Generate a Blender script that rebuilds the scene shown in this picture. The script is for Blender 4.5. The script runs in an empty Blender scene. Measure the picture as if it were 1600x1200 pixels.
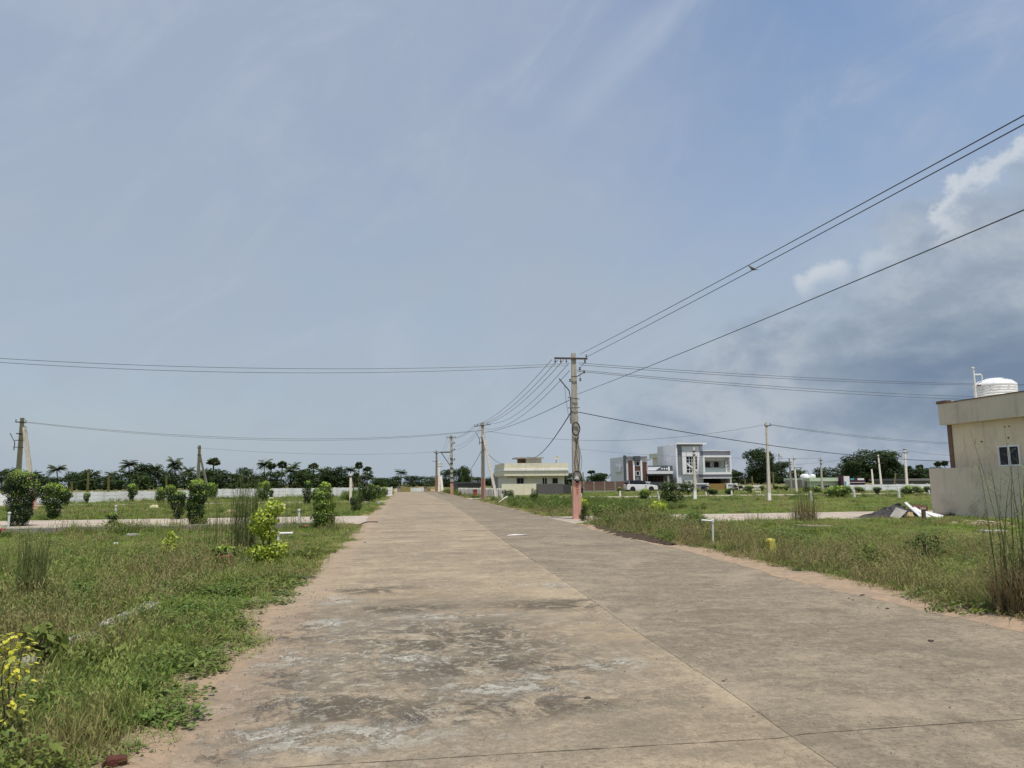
import bpy, math, random
import numpy as np
from mathutils import Vector, Matrix

scene = bpy.context.scene
R = math.radians

# ------------------------------------------------------------------ camera
cam_data = bpy.data.cameras.new('camera')
cam_data.sensor_width = 36.0
cam_data.lens = 36.0 * 1109.0 / 1600.0
cam_data.clip_start = 0.05
cam_data.clip_end = 3000.0
cam = bpy.data.objects.new('camera', cam_data)
scene.collection.objects.link(cam)
yaw, pitch, roll = R(8.701), R(7.881), R(0.5)
cam.matrix_world = (Matrix.Translation((0, 0, 1.55)) @ Matrix.Rotation(-yaw, 4, 'Z') @
                    Matrix.Rotation(R(90) + pitch, 4, 'X') @ Matrix.Rotation(-roll, 4, 'Z'))
scene.camera = cam

# ------------------------------------------------------------------ sky and sun
SUN_EL, SUN_AZ = R(71.5), R(158.0)       # azimuth clockwise from the road direction (+Y)
world = bpy.data.worlds.new('World')
scene.world = world
world.use_nodes = True


class NT:
    """small helper for node trees"""
    def __init__(self, tree):
        self.t = tree
        self.n = tree.nodes
        self.l = tree.links

    def new(self, kind, **kw):
        nd = self.n.new(kind)
        for k, v in kw.items():
            setattr(nd, k, v)
        return nd

    def put(self, sock, v):
        if hasattr(v, 'is_linked') or isinstance(v, bpy.types.NodeSocket):
            self.l.new(v, sock)
        else:
            sock.default_value = v

    def math(self, op, a, b=None, c=None, clamp=False):
        nd = self.new('ShaderNodeMath', operation=op, use_clamp=clamp)
        for i, v in enumerate((a, b, c)):
            if v is not None:
                self.put(nd.inputs[i], v)
        return nd.outputs[0]

    def vmath(self, op, a, b=None):
        nd = self.new('ShaderNodeVectorMath', operation=op)
        self.put(nd.inputs[0], a)
        if b is not None:
            self.put(nd.inputs[1], b)
        return nd.outputs['Value'] if op in ('LENGTH', 'DOT_PRODUCT', 'DISTANCE') else nd.outputs[0]

    def comb(self, x, y, z):
        nd = self.new('ShaderNodeCombineXYZ')
        for i, v in enumerate((x, y, z)):
            self.put(nd.inputs[i], v)
        return nd.outputs[0]

    def sep(self, v):
        nd = self.new('ShaderNodeSeparateXYZ')
        self.put(nd.inputs[0], v)
        return nd.outputs

    def noise(self, vec, scale, detail=4.0, rough=0.55, dist=0.0, lac=2.0):
        nd = self.new('ShaderNodeTexNoise')
        if vec is not None:
            self.l.new(vec, nd.inputs['Vector'])
        nd.inputs['Scale'].default_value = scale
        nd.inputs['Detail'].default_value = detail
        nd.inputs['Roughness'].default_value = rough
        nd.inputs['Distortion'].default_value = dist
        nd.inputs['Lacunarity'].default_value = lac
        return nd.outputs['Fac']

    def step(self, v, lo, hi, a=0.0, b=1.0, smooth=True):
        nd = self.new('ShaderNodeMapRange', interpolation_type='SMOOTHSTEP' if smooth else 'LINEAR')
        self.put(nd.inputs['Value'], v)
        for k, x in (('From Min', lo), ('From Max', hi), ('To Min', a), ('To Max', b)):
            nd.inputs[k].default_value = x
        return nd.outputs['Result']

    def mix(self, f, a, b, blend='MIX'):
        nd = self.new('ShaderNodeMix', data_type='RGBA', blend_type=blend)
        self.put(nd.inputs[0], f)
        for s, v in ((nd.inputs[6], a), (nd.inputs[7], b)):
            if isinstance(v, (tuple, list)) and len(v) == 3:
                v = (*v, 1.0)
            self.put(s, v)
        return nd.outputs[2]


wt = NT(world.node_tree)
for nd in list(wt.n):
    wt.n.remove(nd)
sky = wt.new('ShaderNodeTexSky', sky_type='NISHITA', sun_disc=False, sun_elevation=SUN_EL,
             sun_rotation=SUN_AZ, altitude=20.0, air_density=1.2, dust_density=1.6, ozone_density=2.0)
SKY_S = 0.145
tc = wt.new('ShaderNodeTexCoord')
dirv = tc.outputs['Generated']
dx, dy, dz = wt.sep(dirv)
az = wt.math('MULTIPLY', wt.math('ARCTAN2', dx, dy), 180 / math.pi)       # degrees, + to the right
el = wt.math('MULTIPLY', wt.math('ARCSINE', dz), 180 / math.pi)
base = wt.mix(1.0, sky.outputs[0], (SKY_S, SKY_S, SKY_S), 'MULTIPLY')
# thin high veil of cirrostratus, streaked up to the right
ca, sa = math.cos(R(38)), math.sin(R(38))
su = wt.math('ADD', wt.math('MULTIPLY', az, ca), wt.math('MULTIPLY', el, sa))
sv = wt.math('ADD', wt.math('MULTIPLY', az, -sa), wt.math('MULTIPLY', el, ca))
streak = wt.noise(wt.comb(wt.math('MULTIPLY', su, 0.022), wt.math('MULTIPLY', sv, 0.075), 3.1), 1.0, 5, 0.5, 0.6)
patch = wt.noise(wt.comb(wt.math('MULTIPLY', az, 0.05), wt.math('MULTIPLY', el, 0.075), 8.7), 1.0, 6, 0.6, 0.3)
gap = wt.vmath('LENGTH', wt.comb(wt.math('MULTIPLY', wt.math('SUBTRACT', az, 36.0), 1 / 34.0),
                                 wt.math('MULTIPLY', wt.math('SUBTRACT', el, 33.0), 1 / 24.0), 0.0))
veil = wt.step(gap, 0.05, 1.10, 0.22, 1.0)
veil = wt.math('ADD', veil, wt.math('MULTIPLY', wt.math('SUBTRACT', streak, 0.5), 0.50))
veil = wt.math('ADD', veil, wt.math('MULTIPLY', wt.math('SUBTRACT', patch, 0.5), 1.05), clamp=True)
lowf = wt.step(el, 0.0, 32.0)
veil_col = wt.mix(lowf, (0.402, 0.474, 0.552), (0.360, 0.428, 0.556))
col = wt.mix(wt.math('MULTIPLY', veil, 0.96), base, veil_col)
# fibrous cirrus over most of the sky
fib = wt.noise(wt.comb(wt.math('MULTIPLY', su, 0.045), wt.math('MULTIPLY', sv, 0.105), 17.0), 1.0, 7, 0.62, 1.6)
fibm = wt.math('MULTIPLY', wt.step(fib, 0.44, 0.76, 0.0, 0.46), wt.step(wt.math('ADD', wt.math('MULTIPLY', patch, 0.6), wt.math('MULTIPLY', streak, 0.4)), 0.40, 0.56, 0.15, 1.0))
col = wt.mix(fibm, col, (0.465, 0.535, 0.635))
# one long feathered streak
line = wt.math('SUBTRACT', sv, wt.math('ADD', 13.0, wt.math('MULTIPLY', wt.math('SUBTRACT', streak, 0.5), 14.0)))
sl = wt.math('MULTIPLY', wt.step(wt.math('ABSOLUTE', line), 3.2, 0.0), wt.math('MULTIPLY', wt.step(su, 22.0, 34.0), wt.step(su, 54.0, 40.0)))
col = wt.mix(wt.math('MULTIPLY', sl, wt.step(patch, 0.25, 0.6, 0.16, 0.42)), col, (0.45, 0.52, 0.63))
# heaped clouds on the right: a bank whose top line climbs to the right, plus two small heads
cvec = wt.comb(wt.math('MULTIPLY', az, 0.085), wt.math('MULTIPLY', el, 0.11), 21.3)
cn = wt.noise(cvec, 1.0, 7, 0.60, 0.25)
cn2 = wt.noise(wt.comb(wt.math('MULTIPLY', az, 0.085), wt.math('MULTIPLY', wt.math('ADD', el, 1.1), 0.11), 21.3), 1.0, 7, 0.60, 0.25)
topl = wt.math('ADD', wt.step(az, 8.0, 46.0, 5.0, 23.5, False), wt.math('MULTIPLY', wt.math('SUBTRACT', cn, 0.5), 26.0))
hgt = wt.math('SUBTRACT', topl, el)                       # degrees below the cloud top
cover = wt.step(hgt, 0.0, 5.5)
coverm = wt.math('MULTIPLY', cover, wt.step(az, 6.0, 26.0, 0.0, 0.92))
lump = wt.noise(wt.comb(wt.math('MULTIPLY', az, 0.20), wt.math('MULTIPLY', el, 0.30), 13.0), 1.0, 7, 0.60, 0.4)
body = wt.mix(wt.step(wt.math('ADD', wt.math('MULTIPLY', cn2, 0.5), wt.math('MULTIPLY', lump, 0.5)), 0.40, 0.60), (0.290, 0.355, 0.450), (0.450, 0.505, 0.570))
dark = wt.math('MULTIPLY', wt.step(el, 2.0, 5.5), wt.step(el, 14.0, 8.5))
darkm = wt.math('MULTIPLY', wt.math('MULTIPLY', dark, wt.step(az, 28.0, 41.0, 0.0, 0.92)),
                wt.step(wt.noise(wt.comb(wt.math('MULTIPLY', az, 0.045), wt.math('MULTIPLY', el, 0.15), 5.5), 1.0, 5, 0.5), 0.34, 0.56))
body = wt.mix(darkm, body, (0.135, 0.205, 0.315))
col = wt.mix(coverm, col, body)


def cloud_head(col, a0, e0, rx, rz, seed, amt, rim, soft=0.16):
    """a pale cumulus head: billowed upper rim, base melting into the bank"""
    q = wt.comb(wt.math('MULTIPLY', wt.math('SUBTRACT', az, a0), 1 / rx),
                wt.math('MULTIPLY', wt.math('SUBTRACT', el, e0), 1 / rz), 0.0)
    nn = wt.noise(wt.comb(wt.math('MULTIPLY', az, 0.40), wt.math('MULTIPLY', el, 0.46), seed), 1.0, 8, 0.60)
    d = wt.math('ADD', wt.vmath('LENGTH', q), wt.math('MULTIPLY', wt.math('SUBTRACT', nn, 0.5), 1.1))
    edge = wt.step(d, 1.0, 1.0 - soft)
    inner = wt.step(d, 1.0 - rim, 1.0 - rim * 0.35, 0.12, 1.0)
    fade = wt.step(wt.math('ADD', wt.math('SUBTRACT', el, e0), wt.math('MULTIPLY', wt.math('SUBTRACT', az, a0), -0.35)), -rz * 0.30, rz * 0.70)
    f = wt.math('MULTIPLY', wt.math('MULTIPLY', edge, fade), wt.math('MULTIPLY', inner, amt))
    return wt.mix(f, col, (0.62, 0.665, 0.715))


col = cloud_head(col, 33.5, 14.2, 2.5, 2.2, 6.4, 0.80, 0.85, 0.30)
col = cloud_head(col, 36.9, 14.6, 1.7, 2.3, 9.1, 0.55, 0.95, 0.35)
col = cloud_head(col, 46.8, 17.2, 6.6, 5.0, 2.9, 0.85, 0.42, 0.20)
bg = wt.new('ShaderNodeBackground')
wt.put(bg.inputs['Color'], col)
bg.inputs['Strength'].default_value = 1.0
wout = wt.new('ShaderNodeOutputWorld')
wt.l.new(bg.outputs[0], wout.inputs[0])

sun_data = bpy.data.lights.new('sun', 'SUN')
sun_data.energy = 3.9
sun_data.angle = R(0.6)
sun_data.color = (1.0, 0.945, 0.86)
sun = bpy.data.objects.new('sun', sun_data)
scene.collection.objects.link(sun)
sdir = Vector((math.sin(SUN_AZ) * math.cos(SUN_EL), math.cos(SUN_AZ) * math.cos(SUN_EL), math.sin(SUN_EL)))
sun.rotation_euler = sdir.to_track_quat('Z', 'Y').to_euler()

vs = scene.view_settings
vs.view_transform = 'Standard'
vs.look = 'None'
vs.exposure = 0.0
vs.gamma = 1.0
vs.use_curve_mapping = False
scene.cycles.max_bounces = 6
scene.cycles.diffuse_bounces = 3
scene.cycles.transparent_max_bounces = 6

# ------------------------------------------------------------------ helpers: materials
MATS = {}


def mat(name, c1, c2=None, rough=0.85, scale=6.0, bump=0.0, bscale=40.0, metal=0.0, spec=0.3,
        aniso=(1, 1, 1), dirt=None, dirt_amt=0.5, dirt_scale=1.5):
    """mottled principled material in object space, with optional stains and fine relief"""
    if name in MATS:
        return MATS[name]
    m = bpy.data.materials.new(name)
    m.use_nodes = True
    t = NT(m.node_tree)
    b = t.n['Principled BSDF']
    tcn = t.new('ShaderNodeTexCoord').outputs['Object']
    v = t.vmath('MULTIPLY', tcn, aniso)
    c2 = c2 or tuple(x * 0.8 for x in c1)
    f = t.step(t.noise(v, scale, 6, 0.6), 0.3, 0.7)
    c = t.mix(f, c1, c2)
    if dirt:
        g = t.step(t.noise(v, dirt_scale, 7, 0.68), 0.48, 0.72, 0, dirt_amt)
        c = t.mix(g, c, dirt)
    t.put(b.inputs['Base Color'], c)
    b.inputs['Roughness'].default_value = rough
    b.inputs['Metallic'].default_value = metal
    b.inputs['Specular IOR Level'].default_value = spec
    if bump:
        bn = t.new('ShaderNodeBump')
        bn.inputs['Strength'].default_value = bump
        bn.inputs['Distance'].default_value = 0.02
        t.l.new(t.noise(v, bscale, 5, 0.6), bn.inputs['Height'])
        t.l.new(bn.outputs[0], b.inputs['Normal'])
    MATS[name] = m
    return m


def leaf_mat(name, c_lo, c_hi, trans=0.25, rough=0.5, patch=None, patch_scale=0.35, spec=0.35):
    """leaf colour from the per-leaf 'tint' attribute (0..1), with light passing through the blade"""
    if name in MATS:
        return MATS[name]
    m = bpy.data.materials.new(name)
    m.use_nodes = True
    t = NT(m.node_tree)
    b = t.n['Principled BSDF']
    at = t.new('ShaderNodeAttribute', attribute_name='tint')
    rnd = t.new('ShaderNodeObjectInfo').outputs['Random']
    f = t.math('ADD', at.outputs['Fac'], t.math('MULTIPLY', t.math('SUBTRACT', rnd, 0.5), 0.35), clamp=True)
    c = t.mix(f, c_lo, c_hi)
    if patch:
        geo = t.new('ShaderNodeNewGeometry').outputs['Position']
        pf = t.step(t.noise(geo, patch_scale, 4, 0.6), 0.42, 0.62, 0.0, 0.60)
        c = t.mix(pf, c, patch)
    t.put(b.inputs['Base Color'], c)
    b.inputs['Roughness'].default_value = rough
    b.inputs['Specular IOR Level'].default_value = spec
    if trans:
        tr = t.new('ShaderNodeBsdfTranslucent')
        t.put(tr.inputs[0], c)
        ms = t.new('ShaderNodeMixShader')
        ms.inputs[0].default_value = trans
        t.l.new(b.outputs[0], ms.inputs[1])
        t.l.new(tr.outputs[0], ms.inputs[2])
        t.l.new(ms.outputs[0], t.n['Material Output'].inputs[0])
    MATS[name] = m
    return m


# ------------------------------------------------------------------ helpers: meshes and objects
COL = scene.collection


def tag(o, label, cat, group=None):
    o['label'] = label
    o['category'] = cat
    if group:
        o['group'] = group
    return o


def empty(name, loc=(0, 0, 0), rz=0.0):
    o = bpy.data.objects.new(name, None)
    o.empty_display_size = 0.2
    COL.objects.link(o)
    o.location = loc
    o.rotation_euler = (0, 0, rz)
    return o


def thing(name, label, cat, loc=(0, 0, 0), rz=0.0, group=None):
    return tag(empty(name, loc, rz), label, cat, group)


class MB:
    """collects shapes into one mesh"""
    def __init__(self):
        self.v, self.f, self.tint = [], [], []

    def add(self, verts, faces, tint=None):
        o = len(self.v)
        self.v.extend(tuple(p) for p in verts)
        self.f.extend(tuple(i + o for i in f) for f in faces)
        if tint is not None:
            self.tint.extend([tint] * len(faces))
        return self

    def box(self, x0, x1, y0, y1, z0, z1):
        return self.add([(x0, y0, z0), (x1, y0, z0), (x1, y1, z0), (x0, y1, z0),
                         (x0, y0, z1), (x1, y0, z1), (x1, y1, z1), (x0, y1, z1)],
                        [(0, 3, 2, 1), (4, 5, 6, 7), (0, 1, 5, 4), (1, 2, 6, 5), (2, 3, 7, 6), (3, 0, 4, 7)])

    def frustum(self, a, b, z0, z1):
        """a, b = (cx, cy, half x, half y) at the bottom and at the top"""
        v = []
        for (cx, cy, hx, hy), z in ((a, z0), (b, z1)):
            v += [(cx - hx, cy - hy, z), (cx + hx, cy - hy, z), (cx + hx, cy + hy, z), (cx - hx, cy + hy, z)]
        return self.add(v, [(0, 3, 2, 1), (4, 5, 6, 7), (0, 1, 5, 4), (1, 2, 6, 5), (2, 3, 7, 6), (3, 0, 4, 7)])

    def prism(self, pts, y0, y1):
        """polygon in x, z (anticlockwise seen from -y) pushed from y0 to y1"""
        n = len(pts)
        v = [(x, y0, z) for x, z in pts] + [(x, y1, z) for x, z in pts]
        f = [tuple(range(n)), tuple(range(2 * n - 1, n - 1, -1))]
        f += [(i, i + n, (i + 1) % n + n, (i + 1) % n) for i in range(n)]
        return self.add(v, f)

    def tube(self, pts, rad, n=6, cap=True):
        pts = [Vector(p) for p in pts]
        if not hasattr(rad, '__len__'):
            rad = [rad] * len(pts)
        v, f = [], []
        for i, p in enumerate(pts):
            d = (pts[min(i + 1, len(pts) - 1)] - pts[max(i - 1, 0)]).normalized()
            a = d.cross(Vector((0, 0, 1)) if abs(d.z) < 0.95 else Vector((0, 1, 0))).normalized()
            b = a.cross(d)
            for k in range(n):
                t = 2 * math.pi * k / n
                v.append(p + (a * math.cos(t) + b * math.sin(t)) * rad[i])
        for i in range(len(pts) - 1):
            for k in range(n):
                f.append((i * n + k, i * n + (k + 1) % n, (i + 1) * n + (k + 1) % n, (i + 1) * n + k))
        if cap:
            f.append(tuple(range(n - 1, -1, -1)))
            f.append(tuple(range((len(pts) - 1) * n, len(pts) * n)))
        return self.add(v, f)

    def lathe(self, prof, c=(0, 0, 0), n=16):
        v, f = [], []
        for r, z in prof:
            for k in range(n):
                t = 2 * math.pi * k / n
                v.append((c[0] + r * math.cos(t), c[1] + r * math.sin(t), c[2] + z))
        for i in range(len(prof) - 1):
            for k in range(n):
                f.append((i * n + k, i * n + (k + 1) % n, (i + 1) * n + (k + 1) % n, (i + 1) * n + k))
        f.append(tuple(range(n - 1, -1, -1)))
        f.append(tuple(range((len(prof) - 1) * n, len(prof) * n)))
        return self.add(v, f)

    def torus(self, c, ax, rx, rz, r, n=24, k=6):
        """ring in the x-z plane (ax='y') or y-z plane (ax='x')"""
        pts = []
        for i in range(n + 1):
            t = 2 * math.pi * i / n
            a, b = rx * math.cos(t), rz * math.sin(t)
            pts.append((c[0] + a, c[1], c[2] + b) if ax == 'y' else (c[0], c[1] + a, c[2] + b))
        return self.tube(pts, r, k, False)

    def mesh(self, name, m, smooth=False):
        me = bpy.data.meshes.new(name)
        me.from_pydata(self.v, [], self.f)
        for x in (m if isinstance(m, (list, tuple)) else [m]):
            me.materials.append(x)
        if self.tint:
            a = me.attributes.new('tint', 'FLOAT', 'FACE')
            a.data.foreach_set('value', np.array(self.tint, dtype=np.float32))
        if smooth:
            me.polygons.foreach_set('use_smooth', [True] * len(me.polygons))
        me.update()
        return me

    def build(self, name, m, parent=None, smooth=False, bevel=0.0):
        o = bpy.data.objects.new(name, self.mesh(name, m, smooth))
        COL.objects.link(o)
        if parent is not None:
            o.parent = parent
        if bevel:
            bv = o.modifiers.new('bevel', 'BEVEL')
            bv.width = bevel
            bv.segments = 2
        return o


def mobj(name, me, parent=None, loc=(0, 0, 0), rz=0.0, sc=None):
    o = bpy.data.objects.new(name, me)
    COL.objects.link(o)
    o.location = loc
    o.rotation_euler = (0, 0, rz)
    if sc is not None:
        o.scale = sc if hasattr(sc, '__len__') else (sc, sc, sc)
    if parent is not None:
        o.parent = parent
    return o


def tri_mesh(name, verts, faces, tint, m):
    """fast mesh from numpy arrays: faces (n,3) or (n,4)"""
    me = bpy.data.meshes.new(name)
    nv, nf, k = len(verts), len(faces), faces.shape[1]
    me.vertices.add(nv)
    me.vertices.foreach_set('co', np.ascontiguousarray(verts, dtype=np.float32).ravel())
    me.loops.add(nf * k)
    me.loops.foreach_set('vertex_index', np.ascontiguousarray(faces, dtype=np.int32).ravel())
    me.polygons.add(nf)
    me.polygons.foreach_set('loop_start', np.arange(0, nf * k, k, dtype=np.int32))
    if tint is not None:
        a = me.attributes.new('tint', 'FLOAT', 'FACE')
        a.data.foreach_set('value', np.asarray(tint, dtype=np.float32))
    me.materials.append(m)
    me.update(calc_edges=True)
    me.validate()
    return me


def structure(o):
    o['kind'] = 'structure'
    return o


def stuff(o):
    o['kind'] = 'stuff'
    return o


def smooth_noise(x, y, seed=0):
    """cheap sum-of-sines field in about -1..1"""
    x, y = np.asarray(x, float), np.asarray(y, float)
    rs = np.random.RandomState(seed)
    s = 0.0
    for i in range(7):
        a = rs.uniform(0, 2 * math.pi)
        k = 1.7 ** i * 0.5
        s = s + np.sin(k * (x * math.cos(a) + y * math.sin(a)) + rs.uniform(0, 6.28)) / 1.35 ** i
    return s / 2.6

# ------------------------------------------------------------------ the setting: ground, road, streets
def gpos(t):
    return t.new('ShaderNodeNewGeometry').outputs['Position']


def ground_material():
    m = bpy.data.materials.new('ground_soil')
    m.use_nodes = True
    t = NT(m.node_tree)
    b = t.n['Principled BSDF']
    p = gpos(t)
    x, y, z = t.sep(p)
    n1 = t.noise(p, 0.22, 6, 0.62)
    n2 = t.noise(p, 1.7, 6, 0.65)
    n3 = t.noise(p, 14.0, 5, 0.7)
    c = t.mix(t.step(n1, 0.38, 0.62), (0.120, 0.140, 0.048), (0.200, 0.180, 0.085))
    c = t.mix(t.step(n2, 0.45, 0.68, 0, 0.75), c, (0.240, 0.195, 0.115))
    c = t.mix(t.step(n3, 0.5, 0.75, 0, 0.5), c, (0.090, 0.100, 0.038))
    wob = t.math('MULTIPLY', t.math('SUBTRACT', n2, 0.5), 0.9)
    lft = t.math('ABSOLUTE', t.math('ADD', t.math('ADD', x, 1.55), wob))
    rgt = t.math('ABSOLUTE', t.math('ADD', t.math('SUBTRACT', x, 6.35), wob))
    d = t.math('MINIMUM', lft, rgt)
    sand = t.mix(n3, (0.46, 0.315, 0.20), (0.36, 0.26, 0.17))
    c = t.mix(t.step(d, 0.62, 0.34), c, sand)
    t.put(b.inputs['Base Color'], c)
    b.inputs['Roughness'].default_value = 0.95
    b.inputs['Specular IOR Level'].default_value = 0.1
    bn = t.new('ShaderNodeBump')
    bn.inputs['Strength'].default_value = 0.6
    bn.inputs['Distance'].default_value = 0.03
    t.l.new(t.noise(p, 30.0, 6, 0.7), bn.inputs['Height'])
    t.l.new(bn.outputs[0], b.inputs['Normal'])
    return m


M_GROUND = ground_material()


def concrete_material(name, tan, grey, worn):
    """weathered broom-finished concrete: cross streaks, stains, spalled pale patches, grit"""
    m = bpy.data.materials.new(name)
    m.use_nodes = True
    t = NT(m.node_tree)
    b = t.n['Principled BSDF']
    p = gpos(t)
    x, y, z = t.sep(p)
    big = t.noise(p, 0.42, 6, 0.6, 0.4)
    med = t.noise(p, 1.6, 7, 0.66, 0.6)
    cross = t.noise(t.comb(t.math('MULTIPLY', x, 1.3), t.math('MULTIPLY', y, 5.0), 0.0), 1.0, 6, 0.62, 0.3)
    bands = t.noise(t.comb(t.math('MULTIPLY', x, 0.22), t.math('MULTIPLY', y, 0.7), 4.0), 1.0, 5, 0.6, 0.2)
    broom = t.noise(t.comb(t.math('MULTIPLY', x, 2.2), t.math('MULTIPLY', y, 75.0), 2.0), 1.0, 3, 0.6)
    fine = t.noise(p, 95.0, 4, 0.75)
    grit = t.noise(p, 230.0, 2, 0.6)
    c = t.mix(t.step(big, 0.36, 0.64), tan, grey)
    c = t.mix(t.step(bands, 0.40, 0.66, 0, 0.55), c, tuple(v * 0.70 for v in grey))
    c = t.mix(t.step(cross, 0.47, 0.66, 0, 0.42), c, tuple(v * 1.24 for v in tan))
    c = t.mix(t.step(cross, 0.47, 0.33, 0, 0.42), c, tuple(v * 0.60 for v in grey))
    c = t.mix(t.step(broom, 0.52, 0.74, 0, 0.34), c, tuple(v * 1.38 for v in tan))
    c = t.mix(t.step(broom, 0.48, 0.28, 0, 0.38), c, tuple(v * 0.50 for v in grey))
    c = t.mix(t.step(med, 0.50, 0.68, 0, 0.55), c, tuple(v * 0.55 for v in grey))
    mid2 = t.noise(p, 6.0, 8, 0.72, 0.8)
    c = t.mix(t.step(mid2, 0.50, 0.66, 0, 0.50), c, tuple(v * 0.60 for v in grey))
    c = t.mix(t.step(mid2, 0.48, 0.34, 0, 0.40), c, tuple(v * 1.25 for v in tan))
    jn = t.math('ABSOLUTE', t.math('SUBTRACT', t.math('SUBTRACT', x, 2.2), t.math('MULTIPLY', y, 0.0235)))
    jm = t.math('ADD', jn, t.math('MULTIPLY', t.math('SUBTRACT', med, 0.5), 0.55))
    c = t.mix(t.step(jm, 0.11, 0.0, 0, 0.32), c, tuple(v * 1.35 for v in tan))
    # centimetre-scale mottling, pock marks and hairline cracks
    g12 = t.noise(p, 13.0, 6, 0.75, 0.6)
    g34 = t.noise(p, 36.0, 5, 0.75)
    c = t.mix(t.step(g12, 0.50, 0.62, 0, 0.55), c, tuple(v * 0.58 for v in grey))
    c = t.mix(t.step(g12, 0.46, 0.36, 0, 0.45), c, tuple(v * 1.25 for v in tan))
    c = t.mix(t.step(g34, 0.53, 0.63, 0, 0.65), c, tuple(v * 0.48 for v in grey))
    c = t.mix(t.step(g34, 0.44, 0.35, 0, 0.55), c, tuple(v * 1.35 for v in tan))
    wv = t.new('ShaderNodeTexVoronoi', feature='DISTANCE_TO_EDGE')
    wv.inputs['Scale'].default_value = 0.42
    wn = t.noise(p, 1.3, 7, 0.7)
    t.l.new(t.vmath('ADD', p, t.comb(t.math('MULTIPLY', t.math('SUBTRACT', wn, 0.5), 1.6), t.math('MULTIPLY', t.math('SUBTRACT', med, 0.5), 1.6), 0.0)), wv.inputs['Vector'])
    ck = t.math('MULTIPLY', t.step(wv.outputs['Distance'], 0.0035, 0.0008), t.step(big, 0.42, 0.60))
    c = t.mix(t.math('MULTIPLY', ck, 0.75), c, (0.075, 0.062, 0.048))
    soft = t.noise(p, 0.75, 5, 0.6, 1.2)
    c = t.mix(t.step(soft, 0.52, 0.68, 0, 0.50), c, tuple(v * 0.62 for v in grey))
    c = t.mix(t.step(soft, 0.46, 0.34, 0, 0.40), c, tuple(v * 1.22 for v in tan))
    rel = t.math('ADD', t.math('MULTIPLY', broom, 0.5), t.math('MULTIPLY', fine, 0.5))
    if worn:
        w1 = t.noise(p, 2.6, 9, 0.72, 1.1)
        w2 = t.noise(p, 5.5, 9, 0.70, 0.5)

        def blob(cx, cy, rx, ry):
            q = t.vmath('MULTIPLY', t.vmath('SUBTRACT', p, (cx, cy, 0.04)), (1 / rx, 1 / ry, 0.0))
            return t.step(t.vmath('LENGTH', q), 1.15, 0.25)

        def union(lst):
            r = lst[0]
            for q in lst[1:]:
                r = t.math('MAXIMUM', r, q)
            return r
        # dark oily and algae stains
        stain = union([blob(2.0, 8.9, 1.3, 0.55), blob(0.75, 6.1, 1.1, 0.55), blob(-0.5, 5.2, 0.9, 0.5),
                       blob(0.0, 9.0, 0.9, 0.35), blob(-1.2, 7.7, 0.5, 1.3), blob(-1.1, 5.2, 0.5, 0.8),
                       blob(0.6, 5.0, 1.3, 0.35), blob(0.6, 7.2, 1.2, 1.1), blob(-0.4, 10.6, 0.8, 0.5), blob(1.3, 5.9, 0.6, 0.3)])
        wide = t.math('MULTIPLY', blob(0.2, 6.9, 2.4, 3.6), t.step(w1, 0.40, 0.54, 0.22, 0.92))
        c = t.mix(wide, c, t.mix(w2, (0.125, 0.106, 0.080), (0.215, 0.188, 0.15)))
        sm = t.math('MULTIPLY', stain, t.step(w1, 0.43, 0.53, 0, 0.90))
        c = t.mix(sm, c, t.mix(t.step(g34, 0.4, 0.6), (0.115, 0.095, 0.068), (0.055, 0.045, 0.033)))
        crust = union([blob(-1.15, 6.0, 0.5, 1.9), blob(-1.2, 8.6, 0.4, 0.8), blob(-1.0, 4.6, 0.5, 0.5)])
        c = t.mix(t.math('MULTIPLY', crust, t.step(w2, 0.47, 0.53, 0, 0.92)), c, (0.045, 0.040, 0.034))
        # spalled pale cement where the skin has broken away
        pale = union([blob(0.62, 8.45, 0.85, 0.28), blob(-0.85, 8.2, 0.5, 0.42), blob(0.85, 5.55, 0.75, 0.42),
                      blob(-1.0, 6.7, 0.5, 0.45), blob(-0.35, 4.6, 0.75, 0.34), blob(-1.0, 9.8, 0.6, 0.4),
                      blob(-1.25, 5.55, 0.35, 0.5), blob(-0.85, 4.75, 0.5, 0.25), blob(1.7, 6.0, 0.4, 0.25),
                      blob(2.1, 10.5, 0.5, 0.4), blob(0.1, 6.5, 0.5, 0.25)])
        pm = t.math('MULTIPLY', pale, t.step(t.math('ADD', t.math('MULTIPLY', w1, 0.55), t.math('MULTIPLY', w2, 0.45)), 0.475, 0.545))
        c = t.mix(t.math('MULTIPLY', pm, 0.92), c, t.mix(t.step(t.math('ADD', t.math('MULTIPLY', w2, 0.5), t.math('MULTIPLY', g34, 0.5)), 0.40, 0.58), (0.62, 0.60, 0.53), (0.34, 0.32, 0.27)))
        wb = blob(0.1, 6.6, 2.0, 3.0)
        w3 = t.noise(p, 9.0, 8, 0.72, 0.9)
        c = t.mix(t.math('MULTIPLY', wb, t.step(w3, 0.545, 0.585, 0, 0.60)), c, (0.46, 0.44, 0.38))
        c = t.mix(t.math('MULTIPLY', wb, t.step(w3, 0.415, 0.385, 0, 0.70)), c, (0.065, 0.055, 0.042))
        rim = t.math('MULTIPLY', pale, t.step(t.math('ABSOLUTE', t.math('SUBTRACT', w2, 0.485)), 0.030, 0.006))
        c = t.mix(t.math('MULTIPLY', rim, 0.75), c, (0.075, 0.066, 0.052))
        # exposed aggregate
        vo = t.new('ShaderNodeTexVoronoi')
        vo.inputs['Scale'].default_value = 55.0
        t.l.new(p, vo.inputs['Vector'])
        agg = t.math('MULTIPLY', union([blob(1.15, 5.28, 0.38, 0.2), blob(-0.9, 5.3, 0.45, 0.6), blob(0.2, 4.9, 0.5, 0.2)]), t.step(w1, 0.44, 0.56))
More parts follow.
